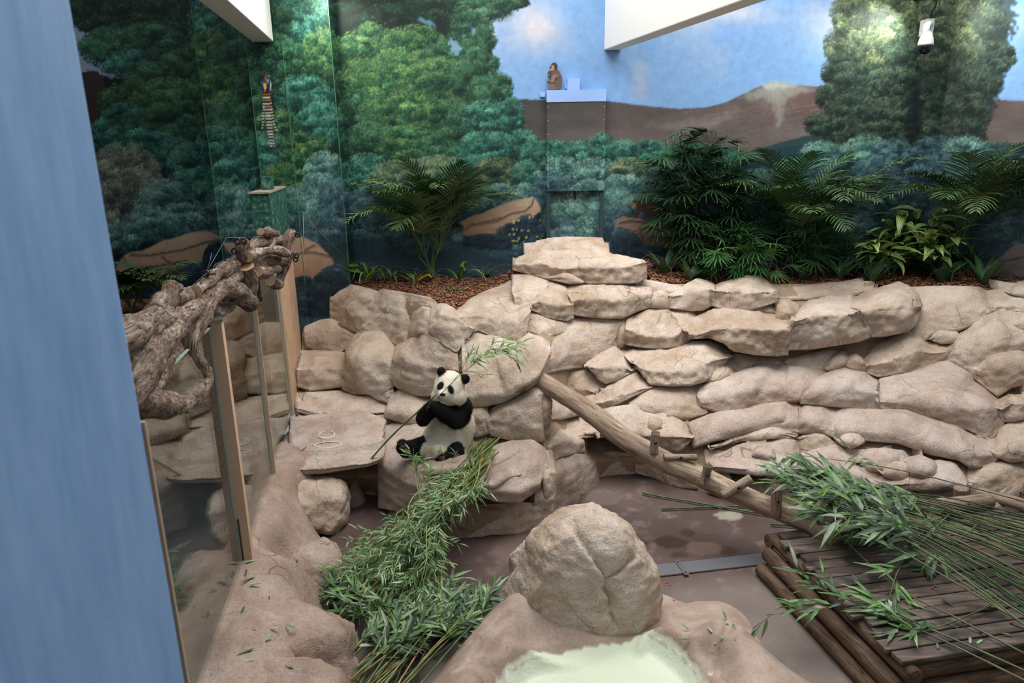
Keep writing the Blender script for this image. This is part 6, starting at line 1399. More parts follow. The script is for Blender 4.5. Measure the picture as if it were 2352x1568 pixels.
palm(2235, 620, 'feathery palm by the right wall corner', 22, 1.7, .70, 3, .48, .22, arch=(1.0, 2.0), rise=(1.0, 1.55))
palm(2420, 630, 'palm reaching in over the right edge of the bed', 10, 1.4, 1.1, 4, .50, .15)
def fan_vf(nl, L, rnd, w=.0135, spread=2.5):
    parts = []
    for k in range(nl):
        a = (k/(nl-1)-.5)*spread if nl > 1 else 0
        V, Fc, _ = leaf_vf(L*(1-.25*abs(a)/1.3)*rnd.uniform(.9, 1.05), w*rnd.uniform(.85, 1.1), .12+rnd.uniform(0, .4), .25, 4, base=.22)
        V = V@rotm('X', rnd.uniform(-.2, .2)).T; parts.append((V@rotm('Z', a).T, Fc))
    V, Fc, _ = merge(parts); return V, Fc
def fan_palm(px, py, label, nfan, height, width, seed, L=.27, mat=None, zmin=.15, canes=9, name='fan_palm'):
    rnd = random.Random(seed); b = bed_pt(px, py); root = empty(name); tag(root, label, 'plant', 'fan palms in the right bed')
    mats = mat or M_RHAP
    protos = [mesh_data('fan_leaf', *fan_vf(rnd.choice((7, 8, 9, 10)), L, rnd), True, mats) for _ in range(5)]
    tops = []
    for k in range(canes):
        a = rnd.uniform(0, 6.28); r = math.sqrt(rnd.random())*width*.35; h = height*rnd.uniform(.55, .95)
        q0 = b+np.array([r*math.cos(a), r*math.sin(a)*.6, 0]); q1 = b+np.array([r*1.5*math.cos(a), r*1.2*math.sin(a)*.6, h]); tops.append((q0, q1))
        mesh('cane', *tube_vf(catmull(np.array([q0, (q0+q1)/2+np.array([.02, 0, 0]), q1]), 8), .009, 6), M_STEM, root)
    for k in range(nfan):
        q0, q1 = rnd.choice(tops); t_ = zmin/height+(1-zmin/height)*rnd.random()**.8; p = q0+(q1-q0)*t_; az = .5-(k*.6180339 % 1)*(math.pi+1.0)+rnd.uniform(-.2, .2)
        ln = width*.5*rnd.uniform(.35, 1.0)*(1-.35*t_); el = rnd.uniform(.1, .8)*(0.4+t_)
        e = p+np.array([math.cos(az)*math.cos(el), math.sin(az)*math.cos(el)*.8, math.sin(el)])*ln
        if e[1] > YB-.22: e[1] = YB-.22
        mesh('petiole', *tube_vf(np.array([p, (p+e)/2+np.array([0, 0, .02]), e]), .004, 4, cap=False), M_STEM, root)
        o = make_obj('fan_leaf', rnd.choice(protos), None, root); o.location = e; o.rotation_euler = (rnd.uniform(-.4, .4), rnd.uniform(-.35, .6)-el*.4, az)
    return root
fan_palm(1598, 606, 'tall bushy fan palm with dense dark leaves left of the other plants', 170, 2.1, 1.05, 11, .38, canes=20)
fan_palm(1715, 645, 'low spreading fan palm with glossy finger leaves on the mulch', 52, .72, 1.0, 12, .36, M_LOWL, .06, canes=9)
fan_palm(1855, 622, 'young fan palm with bright drooping leaves below the tall palm', 40, 1.0, .85, 13, .36, M_LOWL, .2, canes=8)
fan_palm(1770, 600, 'narrow dark fan palm against the painted bushes', 22, 1.1, .6, 14, .30, None, .2, canes=6)
def tuft(name, b, label, n, L, w, mat, seed, up=1.0, spread=.1, droop=.8, cat='plant', group=None, uvc=False, ymax=YB-.05, part='leaf'):
    rnd = random.Random(seed); root = empty(name); tag(root, label, cat, group)
    for k in range(n):
        l = L*rnd.uniform(.65, 1.1); V, Fc, uv = leaf_vf(l, w*rnd.uniform(.75, 1.1), droop*rnd.uniform(.6, 1.3), .3, 6, base=.12)
        az = k*2.39996+rnd.uniform(-.5, .5); el = up*rnd.uniform(.75, 1.15)
        R = np.array(Matrix.Rotation(az, 3, 'Z')@Matrix.Rotation(-min(el, 1.5), 3, 'Y'))
        q = np.array(b)+np.array([math.cos(az), math.sin(az), 0])*spread*rnd.random()
        P = V@R.T+q; P = clampw(P); P[:, 2] = np.maximum(P[:, 2], q[2]-.01)
        mesh(part, P, Fc, rnd.choice(mat) if isinstance(mat, list) else mat, root, colors=uv if uvc else None)
    return root
# broad-leaved plants along the front of the right bed
SPOTS = [(1528,628,'broad dark plant with upright leaves nearest the door rocks'),(1590,644,'broad dark plant with one leaning leaf under the tall fan palm'),(1838,642,'small broad-leaved plant left of the variegated plants'),(1932,640,'broad-leaved plant with arching leaves at the left of the variegated clump'),(1960,628,'upright broad-leaved plant behind the arching one'),(2000,648,'dark broad-leaved plant in front of the variegated clump'),(2165,648,'broad-leaved plant at the right end of the variegated clump'),(2258,652,'large upright broad-leaved plant in the corner of the bed'),(2215,615,'dim broad-leaved plant under the corner palm')]
for k, (px, py, lb) in enumerate(SPOTS):
    tuft('broadleaf_plant', bed_pt(px, py), lb, 9+(k*5) % 4, .52 if k not in (1, 2) else .40, .055, M_ASP, 30+k, 1.12, .06, .55, group='broad-leaved plants in the right bed')
# variegated shell ginger: leafy canes
def ginger(px, py, label, n, seed, h=.55):
    rnd = random.Random(seed); b = bed_pt(px, py); root = empty('variegated_plant'); tag(root, label, 'plant', 'variegated plants in the right bed')
    for k in range(n):
        az = rnd.uniform(0, 6.28); q = b+np.array([math.cos(az), math.sin(az)*.6, 0])*.14*rnd.random(); ln = h*rnd.uniform(.7, 1.15); out_ = rnd.uniform(.3, .75)
        P = catmull(np.array([q, q+np.array([math.cos(az)*out_*.2, math.sin(az)*out_*.15, ln*.55]), q+np.array([math.cos(az)*out_*.6, math.sin(az)*out_*.4-.05, ln])]), 8); P[:, 1] = np.minimum(P[:, 1], YB-.1)
        mesh('stem', *tube_vf(P, .007, 5), M_STEM, root)
        for m in range(6):
            i = 2+m if m < 6 else 7; p = P[min(i, 7)]; V, Fc, uv = leaf_vf(rnd.uniform(.34, .52), rnd.uniform(.050, .072), rnd.uniform(.5, 1.0), .28, 6, base=.1)
            a2 = az+(1 if m % 2 else -1)*rnd.uniform(.3, 1.2); R = np.array(Matrix.Rotation(a2, 3, 'Z')@Matrix.Rotation(-rnd.uniform(.0, .8), 3, 'Y')@Matrix.Rotation(rnd.uniform(-.4, .4), 3, 'X'))
            Q = clampw(V@R.T+p); mesh('leaf', Q, Fc, M_VAR, root, colors=uv)
ginger(2040, 632, 'yellow-striped leafy plant left of the clump middle', 8, 51, .62); ginger(2095, 622, 'tallest yellow-striped leafy plant in the clump', 11, 52, .85); ginger(2150, 634, 'yellow-striped leafy plant leaning to the right', 8, 53, .62); ginger(1995, 600, 'yellow-striped leafy plant behind the dark broad leaves', 4, 54, .55)
# little fern, dry grass, plants of the left bed
tuft('small_fern', bed_pt(1797, 634), 'small bright green fern at the rim of the right bed', 22, .17, .012, M_FERN, 61, .9, .02, .9)
tuft('dry_grass', bed_pt(2110, 600)+np.array([0, .2, .1]), 'thin dry brown grass in front of the corner wall', 60, .85, .006, M_DRY, 62, 1.35, .22, .35, part='blade')
tuft('strap_plant', bed_pt(846, 622), 'strap-leaved plant arching at the left end of the bed', 11, .66, .020, M_STRAP, 63, 1.1, .05, 1.1)
tuft('strap_plant', bed_pt(905, 640), 'pale sprawling strap-leaved plant beside the palm', 9, .50, .022, M_STRAP, 64, .9, .05, 1.2)
tuft('strap_plant', bed_pt(952, 648), 'strap-leaved plant with one yellow leaf in front of the palm', 7, .42, .026, [M_STRAP, M_STRAP, M_YEL], 65, .95, .04, 1.2)
tuft('strap_plant', bed_pt(1052, 640), 'strap-leaved plant with a long curved leaf right of the palm', 7, .50, .026, [M_STRAP, M_ASP], 66, 1.15, .05, 1.3)
tuft('strap_plant', bed_pt(1120, 620), 'slender dark strap-leaved plant near the door rocks', 9, .45, .018, M_ASP, 67, 1.0, .05, 1.2)
tuft('strap_plant', bed_pt(1042, 668), 'short green plant at the notch of the left bed', 7, .20, .014, M_STRAP, 68, .9, .04, 1.0)
tuft('strap_plant', bed_pt(2340, 636), 'short green weed in the right corner of the bed', 14, .16, .008, M_ASP, 69, .6, .08, .6)
# bare wire-like sprigs
for k, (px, py, lb) in enumerate([(1546,640,'bare grey sprig left of the low fan palm'),(1640,645,'bare grey sprig under the tall fan palm'),(1797,648,'bare grey sprig beside the small fern'),(1982,645,'bare grey sprig in front of the variegated clump'),(2182,652,'bare grey sprig near the right corner'),(872,655,'bare grey sprig at the left end of the bed'),(948,672,'bare grey sprig before the feathery palm'),(1052,690,'bare grey sprig at the bed notch'),(1112,655,'bare grey sprig near the door rocks')]):
    rnd = random.Random(80+k); b = bed_pt(px, py); root = empty('bare_sprig'); tag(root, lb, 'plant', 'bare sprigs in the beds')
    top = b+np.array([rnd.uniform(-.03, .03), 0, .14]); mesh('stem', *tube_vf(np.array([b-[0, 0, .02], top]), .005, 5), M_TWIG, root)
    for m in range(9):
        a = rnd.uniform(0, 6.28); L = rnd.uniform(.15, .42); e = top+np.array([math.cos(a)*L, math.sin(a)*L*.5, rnd.uniform(.05, .22)]); e[1] = min(e[1], YB-.05)
        e2 = e+np.array([math.cos(a)*.1, 0, -rnd.uniform(.02, .14)]); mesh('twig', *tube_vf(catmull(np.array([top, (top+e)/2+np.array([0, 0, .06]), e, e2]), 10), .0013, 4, cap=False), M_TWIG, root)
# ferny palms beyond the glass
for k, (px, py, lb) in enumerate([(345, 690, 'dark ferny palm beyond the glass above the branches'), (305, 720, 'second ferny palm beyond the glass close to the blue column')]):
    p = ony(px, py, 9.2); p[2] = 1.95; palm(0, 0, lb, 12, .75, .25, 20+k, .26, .12, at=p, nlf=20)
# ------------------------------------------------------------------ bamboo
def culm_material():
    t = NT('bamboo_cane'); a = t.attr('paint'); n = t.noise(30, 2)
    return t.set(t.mix(t.math('MULTIPLY', n, .4), a, S(60, 84, 44)), .38, None, .5)
M_CULM = culm_material()
M_BLEAF = []
for nm, c0, c1 in (('bamboo_leaf', S(66, 104, 56), S(122, 158, 92)), ('bamboo_leaf_pale', S(96, 130, 84), S(160, 182, 132)), ('bamboo_leaf_blue', S(48, 70, 50), S(104, 124, 92))):
    t = NT(nm); n = t.noise(14, 2); c = t.ramp(t.math('ADD', t.math('MULTIPLY', n, .7), t.math('MULTIPLY', t.rand(), .3)), [(0.3, c0), (0.7, c1)])
    M_BLEAF.append(t.set(c, .36, None, .45))
def bleaf(L, w, droop):
    V = np.array([(0, 0, 0), (.22*L, -w*.9, -.03*L*droop+.15*w), (.22*L, w*.9, -.03*L*droop+.15*w), (.22*L, 0, -.03*L*droop), (.6*L, -w*.75, -.22*L*droop+.15*w), (.6*L, w*.75, -.22*L*droop+.15*w), (.6*L, 0, -.22*L*droop), (L, 0, -.6*L*droop)])
    Fc = [(0, 1, 3), (0, 3, 2), (1, 4, 6, 3), (3, 6, 5, 2), (4, 7, 6), (6, 7, 5)]
    return V, Fc
CANE_C = [S(108, 128, 58), S(134, 148, 78), S(84, 108, 56), S(156, 158, 92), S(150, 118, 70), S(64, 92, 54)]
def stalk(P, r0, r1, seed, leaves=30, lo=.3, L=(.10, .18), w=.010, lm=0, hang=.6, zfloor=None, twig=.18, cane=None, name='bamboo_stalk', leafdir=None, separate=False):
    rnd = random.Random(seed); P = catmull(np.array(P), 26); n = len(P)
    V, Fc = tube_vf(P, np.linspace(r0, r1, n), 6)
    base = np.array(cane or rnd.choice(CANE_C)); cl = np.tile(base, (len(V), 1))
    ringi = np.repeat(np.arange(n), 6); node = (ringi % 4 == 0); cl[node] = cl[node]*1.35+.03
    root = mesh(name, V, Fc, M_CULM, None, colors=np.clip(cl, 0, 1))
    if not leaves: return root
    parts = []; tw = []
    T = np.gradient(P, axis=0); T /= np.linalg.norm(T, axis=1)[:, None]
    ngroup = max(1, leaves//5)
    for g in range(ngroup):
        s = lo+(1-lo)*(g+rnd.random())/ngroup; i = min(int(s*(n-1)), n-2); p = P[i]+(P[i+1]-P[i])*(s*(n-1)-i); d = T[i]
        side = np.cross(d, [0, 0, 1.0]); side /= np.linalg.norm(side)+1e-9; ang = rnd.uniform(0, 6.28)
        out_ = side*math.cos(ang)+np.cross(side, d)*math.sin(ang)
        if out_[2] < 0 and rnd.random() < .55: out_ = -out_
        td = d*.75+out_*rnd.uniform(.3, .9); td /= np.linalg.norm(td); tl = twig*rnd.uniform(.5, 1.2)
        e = p+td*tl+np.array([0, 0, -hang*.25*tl])
        if zfloor is not None: e[2] = max(e[2], zfloor(e)+.02)
        tw.append(tube_vf(np.array([p, (p+e)/2+np.array([0, 0, .015]), e]), .0022, 4, cap=False))
        for k in range(5):
            u = (k+1)/5; q = p+(e-p)*u; ld = td*.7+side*rnd.uniform(-.9, .9)+np.array([0, 0, rnd.uniform(-hang, .35)])
            if leafdir is not None: ld = ld*.6+np.array(leafdir)*.6
            v, f = bleaf(rnd.uniform(*L), w*rnd.uniform(.75, 1.25), rnd.uniform(.2, .9)); M = frame_from(ld, (rnd.uniform(-.5, .5), rnd.uniform(-.8, 0), 1.0))
            v = v@M.T+q
            if zfloor is not None:
                zf = zfloor(q); v[:, 2] = np.maximum(v[:, 2], zf+.01+.02*rnd.random())
            parts.append((v, f))
    V, Fc, _ = merge(tw); mesh('twigs', V, Fc, M_STEM, root)['kind'] = 'stuff'
    if separate:
        for (v, f) in parts: mesh('leaf', v, f, M_BLEAF[rnd.choice(lm) if isinstance(lm, (list, tuple)) else lm], root)
    else:
        V, Fc, ids = merge(parts); mi = [(lm if isinstance(lm, int) else lm[(k*7) % len(lm)]) for k in ids]
        o = mesh('leaves', V, Fc, None, root, mats=M_BLEAF, midx=mi); o['kind'] = 'stuff'
    return root
rnb = random.Random(77)
U = rnb.uniform
flo = lambda q: 0.0
def floor_left(q):
    # top of the seat ledge, then the yard floor
    px, py = proj(np.array(q)); 
    return .60 if q[1] > 7.02 and q[0] > -1.6 else .02
# main heap beside the animal: butts up on the ledge, leafy tips trailing onto the floor
for k in range(86):
    a = rnb.random(); b = rnb.random()
    s = onz(1128+U(-36, 36)*.9-30*b, 1000+U(-14, 40)+30*b, .78+U(-.08, .10))
    m1 = onz(1035-90*a+U(-30, 30)+60*b, 1115+60*a+U(-20, 20), .74+U(-.05, .12)-.10*a)
    e_px = 745+250*a+U(-30, 40); e_py = 1300+90*a+U(-60, 70)
    m2 = onz((1040-70*a+e_px)/2+20+U(-20, 20), (1130+e_py)/2+10+U(-20, 20), .42+U(-.1, .15))
    e = onz(e_px, e_py, .10+U(0, .28))
    o = stalk([s, m1, m2, e], .0075, .0022, 500+k, int(U(40, 66)), .22, (.075, .135), .0075, [0, 1, 1], .75, floor_left, .16)
    tag(o, 'leafy bamboo stalk in the heap trailing off the ledge beside the panda', 'bamboo', 'bamboo heap below the panda')
for k in range(16):    # short thin stems standing up among the leaves below the paws
    x = U(930, 1060); s = onz(x, U(1120, 1180), .55); e = onz(x-U(-50, 40), U(985, 1090), .80+U(0, .15))
    o = stalk([s, (s+e)/2+np.array([U(-.03, .03), 0, .02]), e], .004, .002, 900+k, 10, .2, (.07, .12), .008, [0, 1], .4, None, .12, cane=S(150, 164, 92))
    tag(o, 'thin pale bamboo stem sticking up before the belly of the panda', 'bamboo', 'thin stems before the panda')
# lower heap on the yard floor: butts towards the gallery, broad leaves at the far end
for k in range(40):
    a = rnb.random()
    s = onz(700+250*a+U(-30, 30), 1600+U(-30, 40), .05+U(0, .14)); e = onz(930+230*a+U(-40, 30)-30, 1350+70*(1-a)+U(-30, 60), .12+U(0, .2))
    m = (s+e)/2+np.array([U(-.06, .06), U(-.06, .06), U(.0, .06)])
    o = stalk([s, m, e], .0095, .003, 1000+k, int(U(18, 34)), .55, (.13, .22), .014, [0, 2, 2, 1], .5, flo, .16, cane=rnb.choice([S(84, 104, 52), S(120, 132, 70), S(166, 128, 78), S(64, 88, 50)]))
    tag(o, 'bamboo cane lying in the lower heap on the yard floor', 'bamboo', 'bamboo canes on the yard floor')
for k in range(14):
    s = onz(900+U(-60, 60), 1440+U(-40, 40), .12); e = onz(735+U(-25, 60), 1345+U(-45, 70), .10+U(0, .2))
    o = stalk([s, (s+e)/2+np.array([0, 0, .1]), e], .006, .002, 1100+k, 34, .25, (.11, .19), .012, [0, 0, 2], .6, flo, .18)
    tag(o, 'leafy bamboo tip spilling against the left ledge', 'bamboo', 'bamboo tips by the left ledge')
P0 = onz(760, 1362, .30); o = stalk([P0, onz(870, 1388, .3), onz(960, 1405, .26)], .009, .008, 1150, 0, cane=S(58, 84, 50)); tag(o, 'single thick dark cane lying across the leaf heap', 'bamboo')
# heap on the right: broad-leaved tips towards the rocks, canes running over the deck
for k in range(46):
    a = rnb.random(); b = rnb.random()
    s = onz(2420+U(-40, 60), 1180+300*a+U(-20, 20), .50+U(0, .10)); e = onz(1745+190*b+U(-20, 40)+60*a, 1050+90*b+60*a+U(-24, 30), .78+U(-.06, .14))
    m = s*.45+e*.55+np.array([U(-.05, .05), U(-.05, .05), U(.02, .12)])
    o = stalk([s, m, e], .0085, .0028, 1200+k, int(U(10, 20)), .50, (.18, .32), .021, [2, 2, 0], .7, None, .26, cane=rnb.choice([S(66, 92, 56), S(92, 112, 70), S(120, 112, 84), S(54, 78, 52)]))
    tag(o, 'broad-leaved bamboo stalk in the heap lying across the deck and logs', 'bamboo', 'bamboo heap on the deck')
BIG = [([(2400,1560,.44),(2150,1450,.46),(1990,1390,.47),(1760,1412,.35)], 40, 'bamboo stalk hanging over the left edge of the deck'), ([(2352,1500,.44),(2200,1420,.46),(2050,1340,.50),(1900,1200,.62)], 0, 'long cane crossing the middle of the deck'), ([(2400,1585,.44),(2100,1440,.46),(1830,1330,.48)], 30, 'low bamboo stalk lying along the deck edge'), ([(2300,1380,.46),(2150,1440,.45),(2060,1440,.44)], 25, 'small leafy twig lying flat on the deck boards'), ([(2180,1180,.75),(2075,1290,.62),(2040,1380,.46)], 24, 'drooping bamboo tip hanging over the deck boards'), ([(2250,1200,.7),(2180,1260,.6),(2150,1300,.47)], 20, 'short bamboo tip with yellowed leaves above the deck')]
for k, (pts, lv, lb) in enumerate(BIG):
    o = stalk([onz(*q) for q in pts], .009, .003, 1400+k, lv, .45, (.17, .27), .016, [2, 0], .5, lambda q: .42 if q[0] > 2.62 else .0, .22, cane=S(92, 98, 66), separate=True); tag(o, lb, 'bamboo')
for (p0, p1, lb) in (((1475, 1132), (1772, 1183), 'long dark cane lying on the open yard floor'), ((1520, 1168), (1732, 1160), 'shorter cane crossing the long one on the floor'), ((1770, 1203), (1830, 1208), 'cane end poking out from under the trunk')):
    a_, b_ = onz(*p0, .03), onz(*p1, .03); o = stalk([a_, (a_+b_)/2, b_], .011, .010, 1500+len(lb), 0, cane=S(64, 86, 54)); tag(o, lb, 'bamboo')
# the cane in the paws: one long butt down to the ledge, one leafy top over the shoulder
o = stalk([ony(772, 1152, 7.42), ony(880, 1022, 7.1), ony(960, 945, 6.96), ony(1003, 905, 6.92)], .011, .008, 1600, 0, cane=S(96, 128, 62)); tag(o, 'long green cane held by the panda and resting on the ledge', 'bamboo')
o = stalk([ony(985, 938, 6.94), ony(1022, 895, 6.90), ony(1070, 850, 6.95), ony(1130, 812, 7.05), ony(1185, 800, 7.15)], .006, .002, 1601, 85, .48, (.11, .18), .012, [0, 1], .55, None, .2, cane=S(120, 150, 80)); tag(o, 'leafy bamboo top held to the mouth of the panda', 'bamboo')
o = stalk([ony(1000, 925, 6.96), ony(1045, 870, 7.0), ony(1085, 808, 7.1)], .004, .0015, 1602, 20, .6, (.06, .1), .007, [0, 1], .3, None, .1, cane=S(140, 164, 96)); tag(o, 'thin bamboo twig rising beside the ear of the panda', 'bamboo')
# ------------------------------------------------------------------ the giant panda, sitting on the ledge
def pnt(px, py, y): return ony(float(px), float(py), y)
BK, WT = 0, 1
PR = []   # (a, b, ra, rb, colour, squash)
def cap(a, b, ra, rb, c): PR.append((np.array(a), np.array(b), ra, rb, c))
hd = pnt(1032, 892, 7.12)
cap(hd+np.array([0, .02, .02]), hd+np.array([-.01, -.02, -.015]), .172, .165, WT)          # skull
cap(hd+np.array([-.110, -.05, -.070]), hd+np.array([-.06, -.09, -.06]), .090, .085, WT); cap(hd+np.array([.105, -.04, -.080]), hd+np.array([.05, -.09, -.06]), .092, .085, WT)   # cheeks
mz_ = pnt(1017, 906, 6.95); cap(hd+np.array([-.03, -.08, -.05]), mz_, .085, .055, WT)      # muzzle
cap(pnt(1017, 859, 7.12), pnt(1013.5, 853, 7.12), .044, .050, BK); cap(pnt(1062, 873, 7.12), pnt(1067.5, 870, 7.12), .048, .056, BK)   # ears
cap(pnt(1040, 925, 7.26), pnt(1040, 950, 7.26), .165, .205, BK)                            # chest and shoulders
cap(pnt(1012, 925, 7.18), pnt(1055, 938, 7.22), .13, .15, BK)
cap(pnt(1025, 985, 7.26), pnt(1016, 1018, 7.20), .225, .245, WT)                           # belly
cap(pnt(1050, 975, 7.32), pnt(1040, 1025, 7.30), .20, .205, WT)                            # flank
cap(pnt(985, 1020, 7.22), pnt(970, 1030, 7.16), .15, .12, WT)
cap(pnt(1052, 938, 7.14), pnt(1046, 965, 7.02), .105, .098, BK); cap(pnt(1046, 965, 7.02), pnt(1000, 935, 6.92), .095, .066, BK); cap(pnt(1000, 935, 6.92), pnt(990, 930, 6.91), .062, .052, BK)   # near arm
cap(pnt(1008, 925, 7.12), pnt(975, 955, 7.02), .095, .085, BK); cap(pnt(975, 955, 7.02), pnt(972, 962, 6.99), .088, .082, BK); cap(pnt(974, 958, 7.0), pnt(985, 936, 6.93), .072, .055, BK)      # far arm
cap(pnt(975, 1022, 7.10), pnt(948, 1028, 7.02), .105, .088, BK); cap(pnt(948, 1028, 7.02), pnt(925, 1028, 6.97), .086, .072, BK); cap(pnt(924, 1020, 6.95), pnt(930, 1038, 6.93), .058, .062, BK)  # leg and foot, left
cap(pnt(1040, 1028, 7.10), pnt(1046, 1038, 7.0), .105, .10, BK); cap(pnt(1046, 1036, 7.0), pnt(1024, 1052, 6.93), .098, .075, BK); cap(pnt(1022, 1050, 6.92), pnt(1012, 1058, 6.90), .066, .06, BK)  # leg and foot, right
for q in ((985, 1034, 7.02), (1005, 1034, 7.0)): cap(pnt(*q), pnt(q[0]+6, q[1], q[2]), .10, .10, WT)
def capsule_mesh(a, b, ra, rb, seg=20, ring=7):
    d = b-a; L = np.linalg.norm(d); d = d/L if L > 1e-6 else np.array([0, 0, 1.0]); s = np.cross(d, [0, 0, 1.0] if abs(d[2]) < .9 else [1.0, 0, 0]); s /= np.linalg.norm(s); u = np.cross(d, s)
    prof = [(a, ra, -math.pi/2+math.pi/2*i/ring) for i in range(1, ring+1)]+[(b, rb, math.pi/2*i/ring) for i in range(0, ring)]
    ph = np.arange(seg)/seg*2*np.pi; V = [a-d*ra]
    for (c, r, th) in prof:
        for p in ph: V.append(c+d*r*math.sin(th)+(s*math.cos(p)+u*math.sin(p))*r*math.cos(th))
    V.append(b+d*rb); n = len(prof); Fc = [[0, 1+(j+1) % seg, 1+j] for j in range(seg)]
    for i in range(n-1):
        for j in range(seg): Fc.append([1+i*seg+j, 1+i*seg+(j+1) % seg, 1+(i+1)*seg+(j+1) % seg, 1+(i+1)*seg+j])
    e = 1+n*seg; Fc += [[e, 1+(n-1)*seg+j, 1+(n-1)*seg+(j+1) % seg] for j in range(seg)]
    return np.array(V), Fc
V, Fc, _ = merge([capsule_mesh(a, b, ra, rb) for (a, b, ra, rb, c) in PR])
tmp = mesh('panda_build', V, Fc)
rm = tmp.modifiers.new('remesh', 'REMESH'); rm.mode = 'VOXEL'; rm.voxel_size = .0105
sm = tmp.modifiers.new('smooth', 'SMOOTH'); sm.iterations = 7; sm.factor = .5
dg = bpy.context.evaluated_depsgraph_get(); ev = tmp.evaluated_get(dg); pm = bpy.data.meshes.new_from_object(ev)
bpy.data.objects.remove(tmp)
nv = len(pm.vertices); PV = np.zeros(nv*3); pm.vertices.foreach_get('co', PV); PV = PV.reshape(-1, 3)
PN = np.zeros(nv*3); pm.vertices.foreach_get('normal', PN); PN = PN.reshape(-1, 3)
D = []
for (a, b, ra, rb, c) in PR:
    ab = b-a; tt = np.clip(((PV-a)@ab)/(ab@ab+1e-9), 0, 1); D.append(np.linalg.norm(PV-(a+tt[:, None]*ab), axis=1)-(ra+(rb-ra)*tt))
D = np.array(D); isb = np.array([c == BK for (*_, c) in PR])
f = D[~isb].min(0)-D[isb].min(0)                       # >0: black nearer
fz = np.clip(.5+(f+.012*fbm(PV, 26, 2, 5))/.022, 0, 1)
# the belly, head and rump stay cream; faint soiling on the belly
white = np.array(S(250, 240, 220)); warm = np.array(S(222, 198, 172)); black = np.array((.010, .010, .011))
nz = np.clip(.35+.7*fbm(PV, 5, 3, 8), 0, 1)[:, None]; low = np.clip((1.25-PV[:, 2])/.55, 0, 1)[:, None]
cream = white*(1-.55*nz*low)+warm*.55*nz*low
bx, by_ = proj(PV); toward = (PN@np.array([0, -.93, .36])) > .05
rus = np.exp(-(((bx-985)/14)**2+((by_-1036)/9)**2))*toward; cream = cream*(1-.55*rus[:, None])+np.array(S(176, 112, 70))*.55*rus[:, None]
headsel = np.linalg.norm(PV-hd, axis=1) < .30
for (ex, ey, ea, eb, an) in ((1011.5, 886, 7.2, 11.0, .55), (1035.5, 894.5, 6.8, 11.5, -.35)):
    u = (bx-ex)*math.cos(an)+(by_-ey)*math.sin(an); v = -(bx-ex)*math.sin(an)+(by_-ey)*math.cos(an)
    fz = np.maximum(fz, np.where(headsel & toward, np.clip((1.12-np.sqrt((u/ea)**2+(v/eb)**2))/.25, 0, 1), 0))
PC = cream*(1-fz[:, None])+black*fz[:, None]
ca = pm.color_attributes.new('paint', 'FLOAT_COLOR', 'POINT'); c4 = np.ones((nv, 4), np.float32); c4[:, :3] = PC; ca.data.foreach_set('color', c4.ravel())
pm.polygons.foreach_set('use_smooth', np.ones(len(pm.polygons), bool))
t = NT('panda_coat'); a = t.attr('paint'); n = t.noise(70, 4, .7, vec=t.map(t.P(), (1, 1, .35)))
M_COAT = t.set(t.mix(1.0, a, t.ramp(n, [(0.3, (.84,)*3), (0.65, (1.06,)*3)]), 'MULTIPLY'), .85, t.bump(n, .5, .02), .15)
pm.materials.clear(); pm.materials.append(M_COAT)
panda = make_obj('panda', pm); tag(panda, 'giant panda sitting upright on the rock ledge and eating bamboo', 'panda')
# short fur
rf = np.random.default_rng(3); k = rf.integers(0, nv, 26000); FP_, FN_ = PV[k], PN[k]
tang = np.array([0, 0, -1.0])-FN_*(FN_@np.array([0, 0, -1.0]))[:, None]; tang += rf.normal(0, .25, tang.shape)
sd = np.cross(FN_, tang); sd /= np.linalg.norm(sd, axis=1)[:, None]+1e-9
L = rf.uniform(.012, .026, (len(k), 1)); hdk = (np.linalg.norm(FP_-hd, axis=1) < .24)[:, None]; L = np.where(hdk, L*.55, L)
tip = FP_+FN_*L*.55+tang*L*.8; bw = sd*.0022; base = FP_-FN_*.003
FV = np.stack([base-bw, base+bw, tip], 1).reshape(-1, 3); FFc = np.arange(len(FV)).reshape(-1, 3); fc = np.repeat(PC[k]*rf.uniform(.85, 1.05, (len(k), 1)), 3, 0)
fur = mesh('fur', FV, FFc, M_COAT, panda, colors=fc); fur['kind'] = 'stuff'
M_EYE = plain('panda_eye', (.004, .004, .004), .06, spec=.7); M_NOSE = plain('panda_nose', (.012, .011, .012), .3); M_CLAW = plain('claw', S(70, 60, 54), .4); M_PAD = plain('foot_pad', S(92, 66, 56), .8, var=.2, scale=60)
def on_body(px, py):
    r = rays(px, py); r = r/np.linalg.norm(r); W = PV-CPOS; tt = W@r; dist = np.linalg.norm(W-tt[:, None]*r, axis=1); s = dist < .016
    i = np.where(s)[0]; return PV[i[np.argmin(tt[i])]]
for (ex, ey) in ((1013.5, 887.5), (1033.5, 895)):
    p = on_body(ex, ey); mesh('eye', *lathe(p-np.array([0, .002, .008]), [(.001, .016), (.006, .0145), (.0085, .008), (.006, .0015), (.001, 0)], 12), M_EYE, panda)
p = on_body(1016.5, 903); V, Fc = lathe((0, 0, 0), [(.001, .022), (.014, .020), (.028, .012), (.030, .004), (.018, -.008), (.004, -.012)], 16); V = V*np.array([1, .55, 1])+p+np.array([0, -.004, -.004]); mesh('nose', V, Fc, M_NOSE, panda)
p = on_body(1017, 910.5); mesh('mouth', *tube_vf(catmull(np.array([p+np.array([-.032, .004, .004]), p+np.array([0, -.004, -.006]), p+np.array([.032, .004, .004])]), 8), .004, 6), M_NOSE, panda)
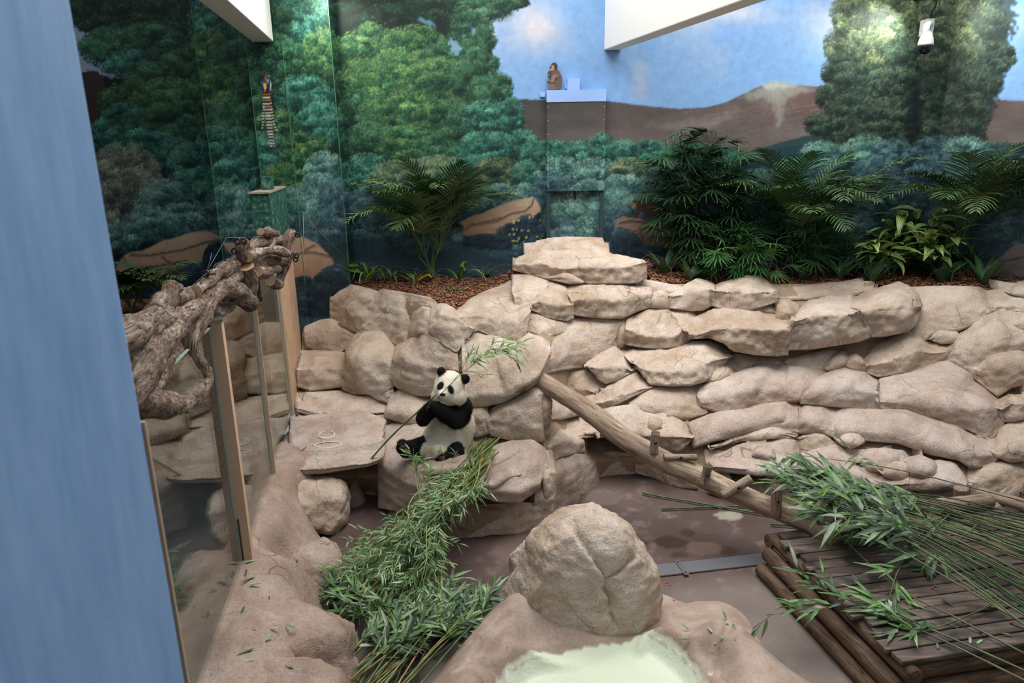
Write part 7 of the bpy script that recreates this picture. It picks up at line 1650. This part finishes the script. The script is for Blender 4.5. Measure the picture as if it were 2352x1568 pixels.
for (cx_, cy_, y_) in ((927, 1031, 6.88), (1014, 1055, 6.85)):
    c = pnt(cx_, cy_, y_)
    p = on_body(cx_, cy_); V, Fc = lathe((0, 0, 0), [(.001, .03), (.03, .024), (.04, 0), (.03, -.024), (.001, -.03)], 16); V = V*np.array([1, .35, 1])+p+np.array([0, .004, 0]); mesh('foot_pad', V, Fc, M_PAD, panda)
    for m in range(5):
        q = p+np.array([(m-2)*.022, -.004, .048-.004*abs(m-2)]); mesh('claw', *tube_vf(np.array([q, q+np.array([0, -.012, .012]), q+np.array([0, -.026, .010])]), [.007, .005, .0012], 6), M_CLAW, panda)
for (cx_, cy_) in ((990, 931), (984, 938)):
    p = on_body(cx_, cy_)
    for m in range(4):
        q = p+np.array([-.012+m*.004, -.002, -.024+m*.016]); mesh('claw', *tube_vf(np.array([q, q+np.array([-.014, -.010, .002]), q+np.array([-.024, -.006, -.006])]), [.0065, .005, .0012], 6), M_CLAW, panda)
# ------------------------------------------------------------------ fallen bamboo leaves on the ledge and the deck
bpy.context.view_layer.update(); _dg = bpy.context.evaluated_depsgraph_get()
rl = random.Random(9)
lv, lf = bleaf(.11, .011, .15); leaf_meshes = [mesh_data('fallen_leaf', lv*np.array([s, 1, 1]), lf, True, M_BLEAF[k % 3]) for k, s in enumerate((1.0, .8, 1.2))]
def litter(n, xr, yr, label, group, zmax, zmin=0.0):
    k = 0; tries = 0
    while k < n and tries < n*6:
        tries += 1
        px, py = rl.uniform(*xr), rl.uniform(*yr); p = drop(px, py)
        if p[2] > zmax or p[2] < zmin: continue
        o = make_obj('fallen_leaf', rl.choice(leaf_meshes)); o.location = p+np.array([0, 0, .012]); o.rotation_euler = (rl.uniform(-.2, .2), rl.uniform(-.2, .2), rl.uniform(0, 6.28)); tag(o, label, 'leaf', group); k += 1
litter(16, (560, 690), (1270, 1560), 'small fallen bamboo leaf on the rock ledge by the glass', 'fallen leaves on the ledge', .85, .3)
litter(12, (1960, 2340), (1350, 1500), 'single fallen bamboo leaf on the wet deck boards', 'fallen leaves on the deck', .46, .38)
litter(8, (1560, 1780), (1330, 1480), 'small fallen bamboo leaf on the pond rim', 'fallen leaves on the pond rim', .6, .2)
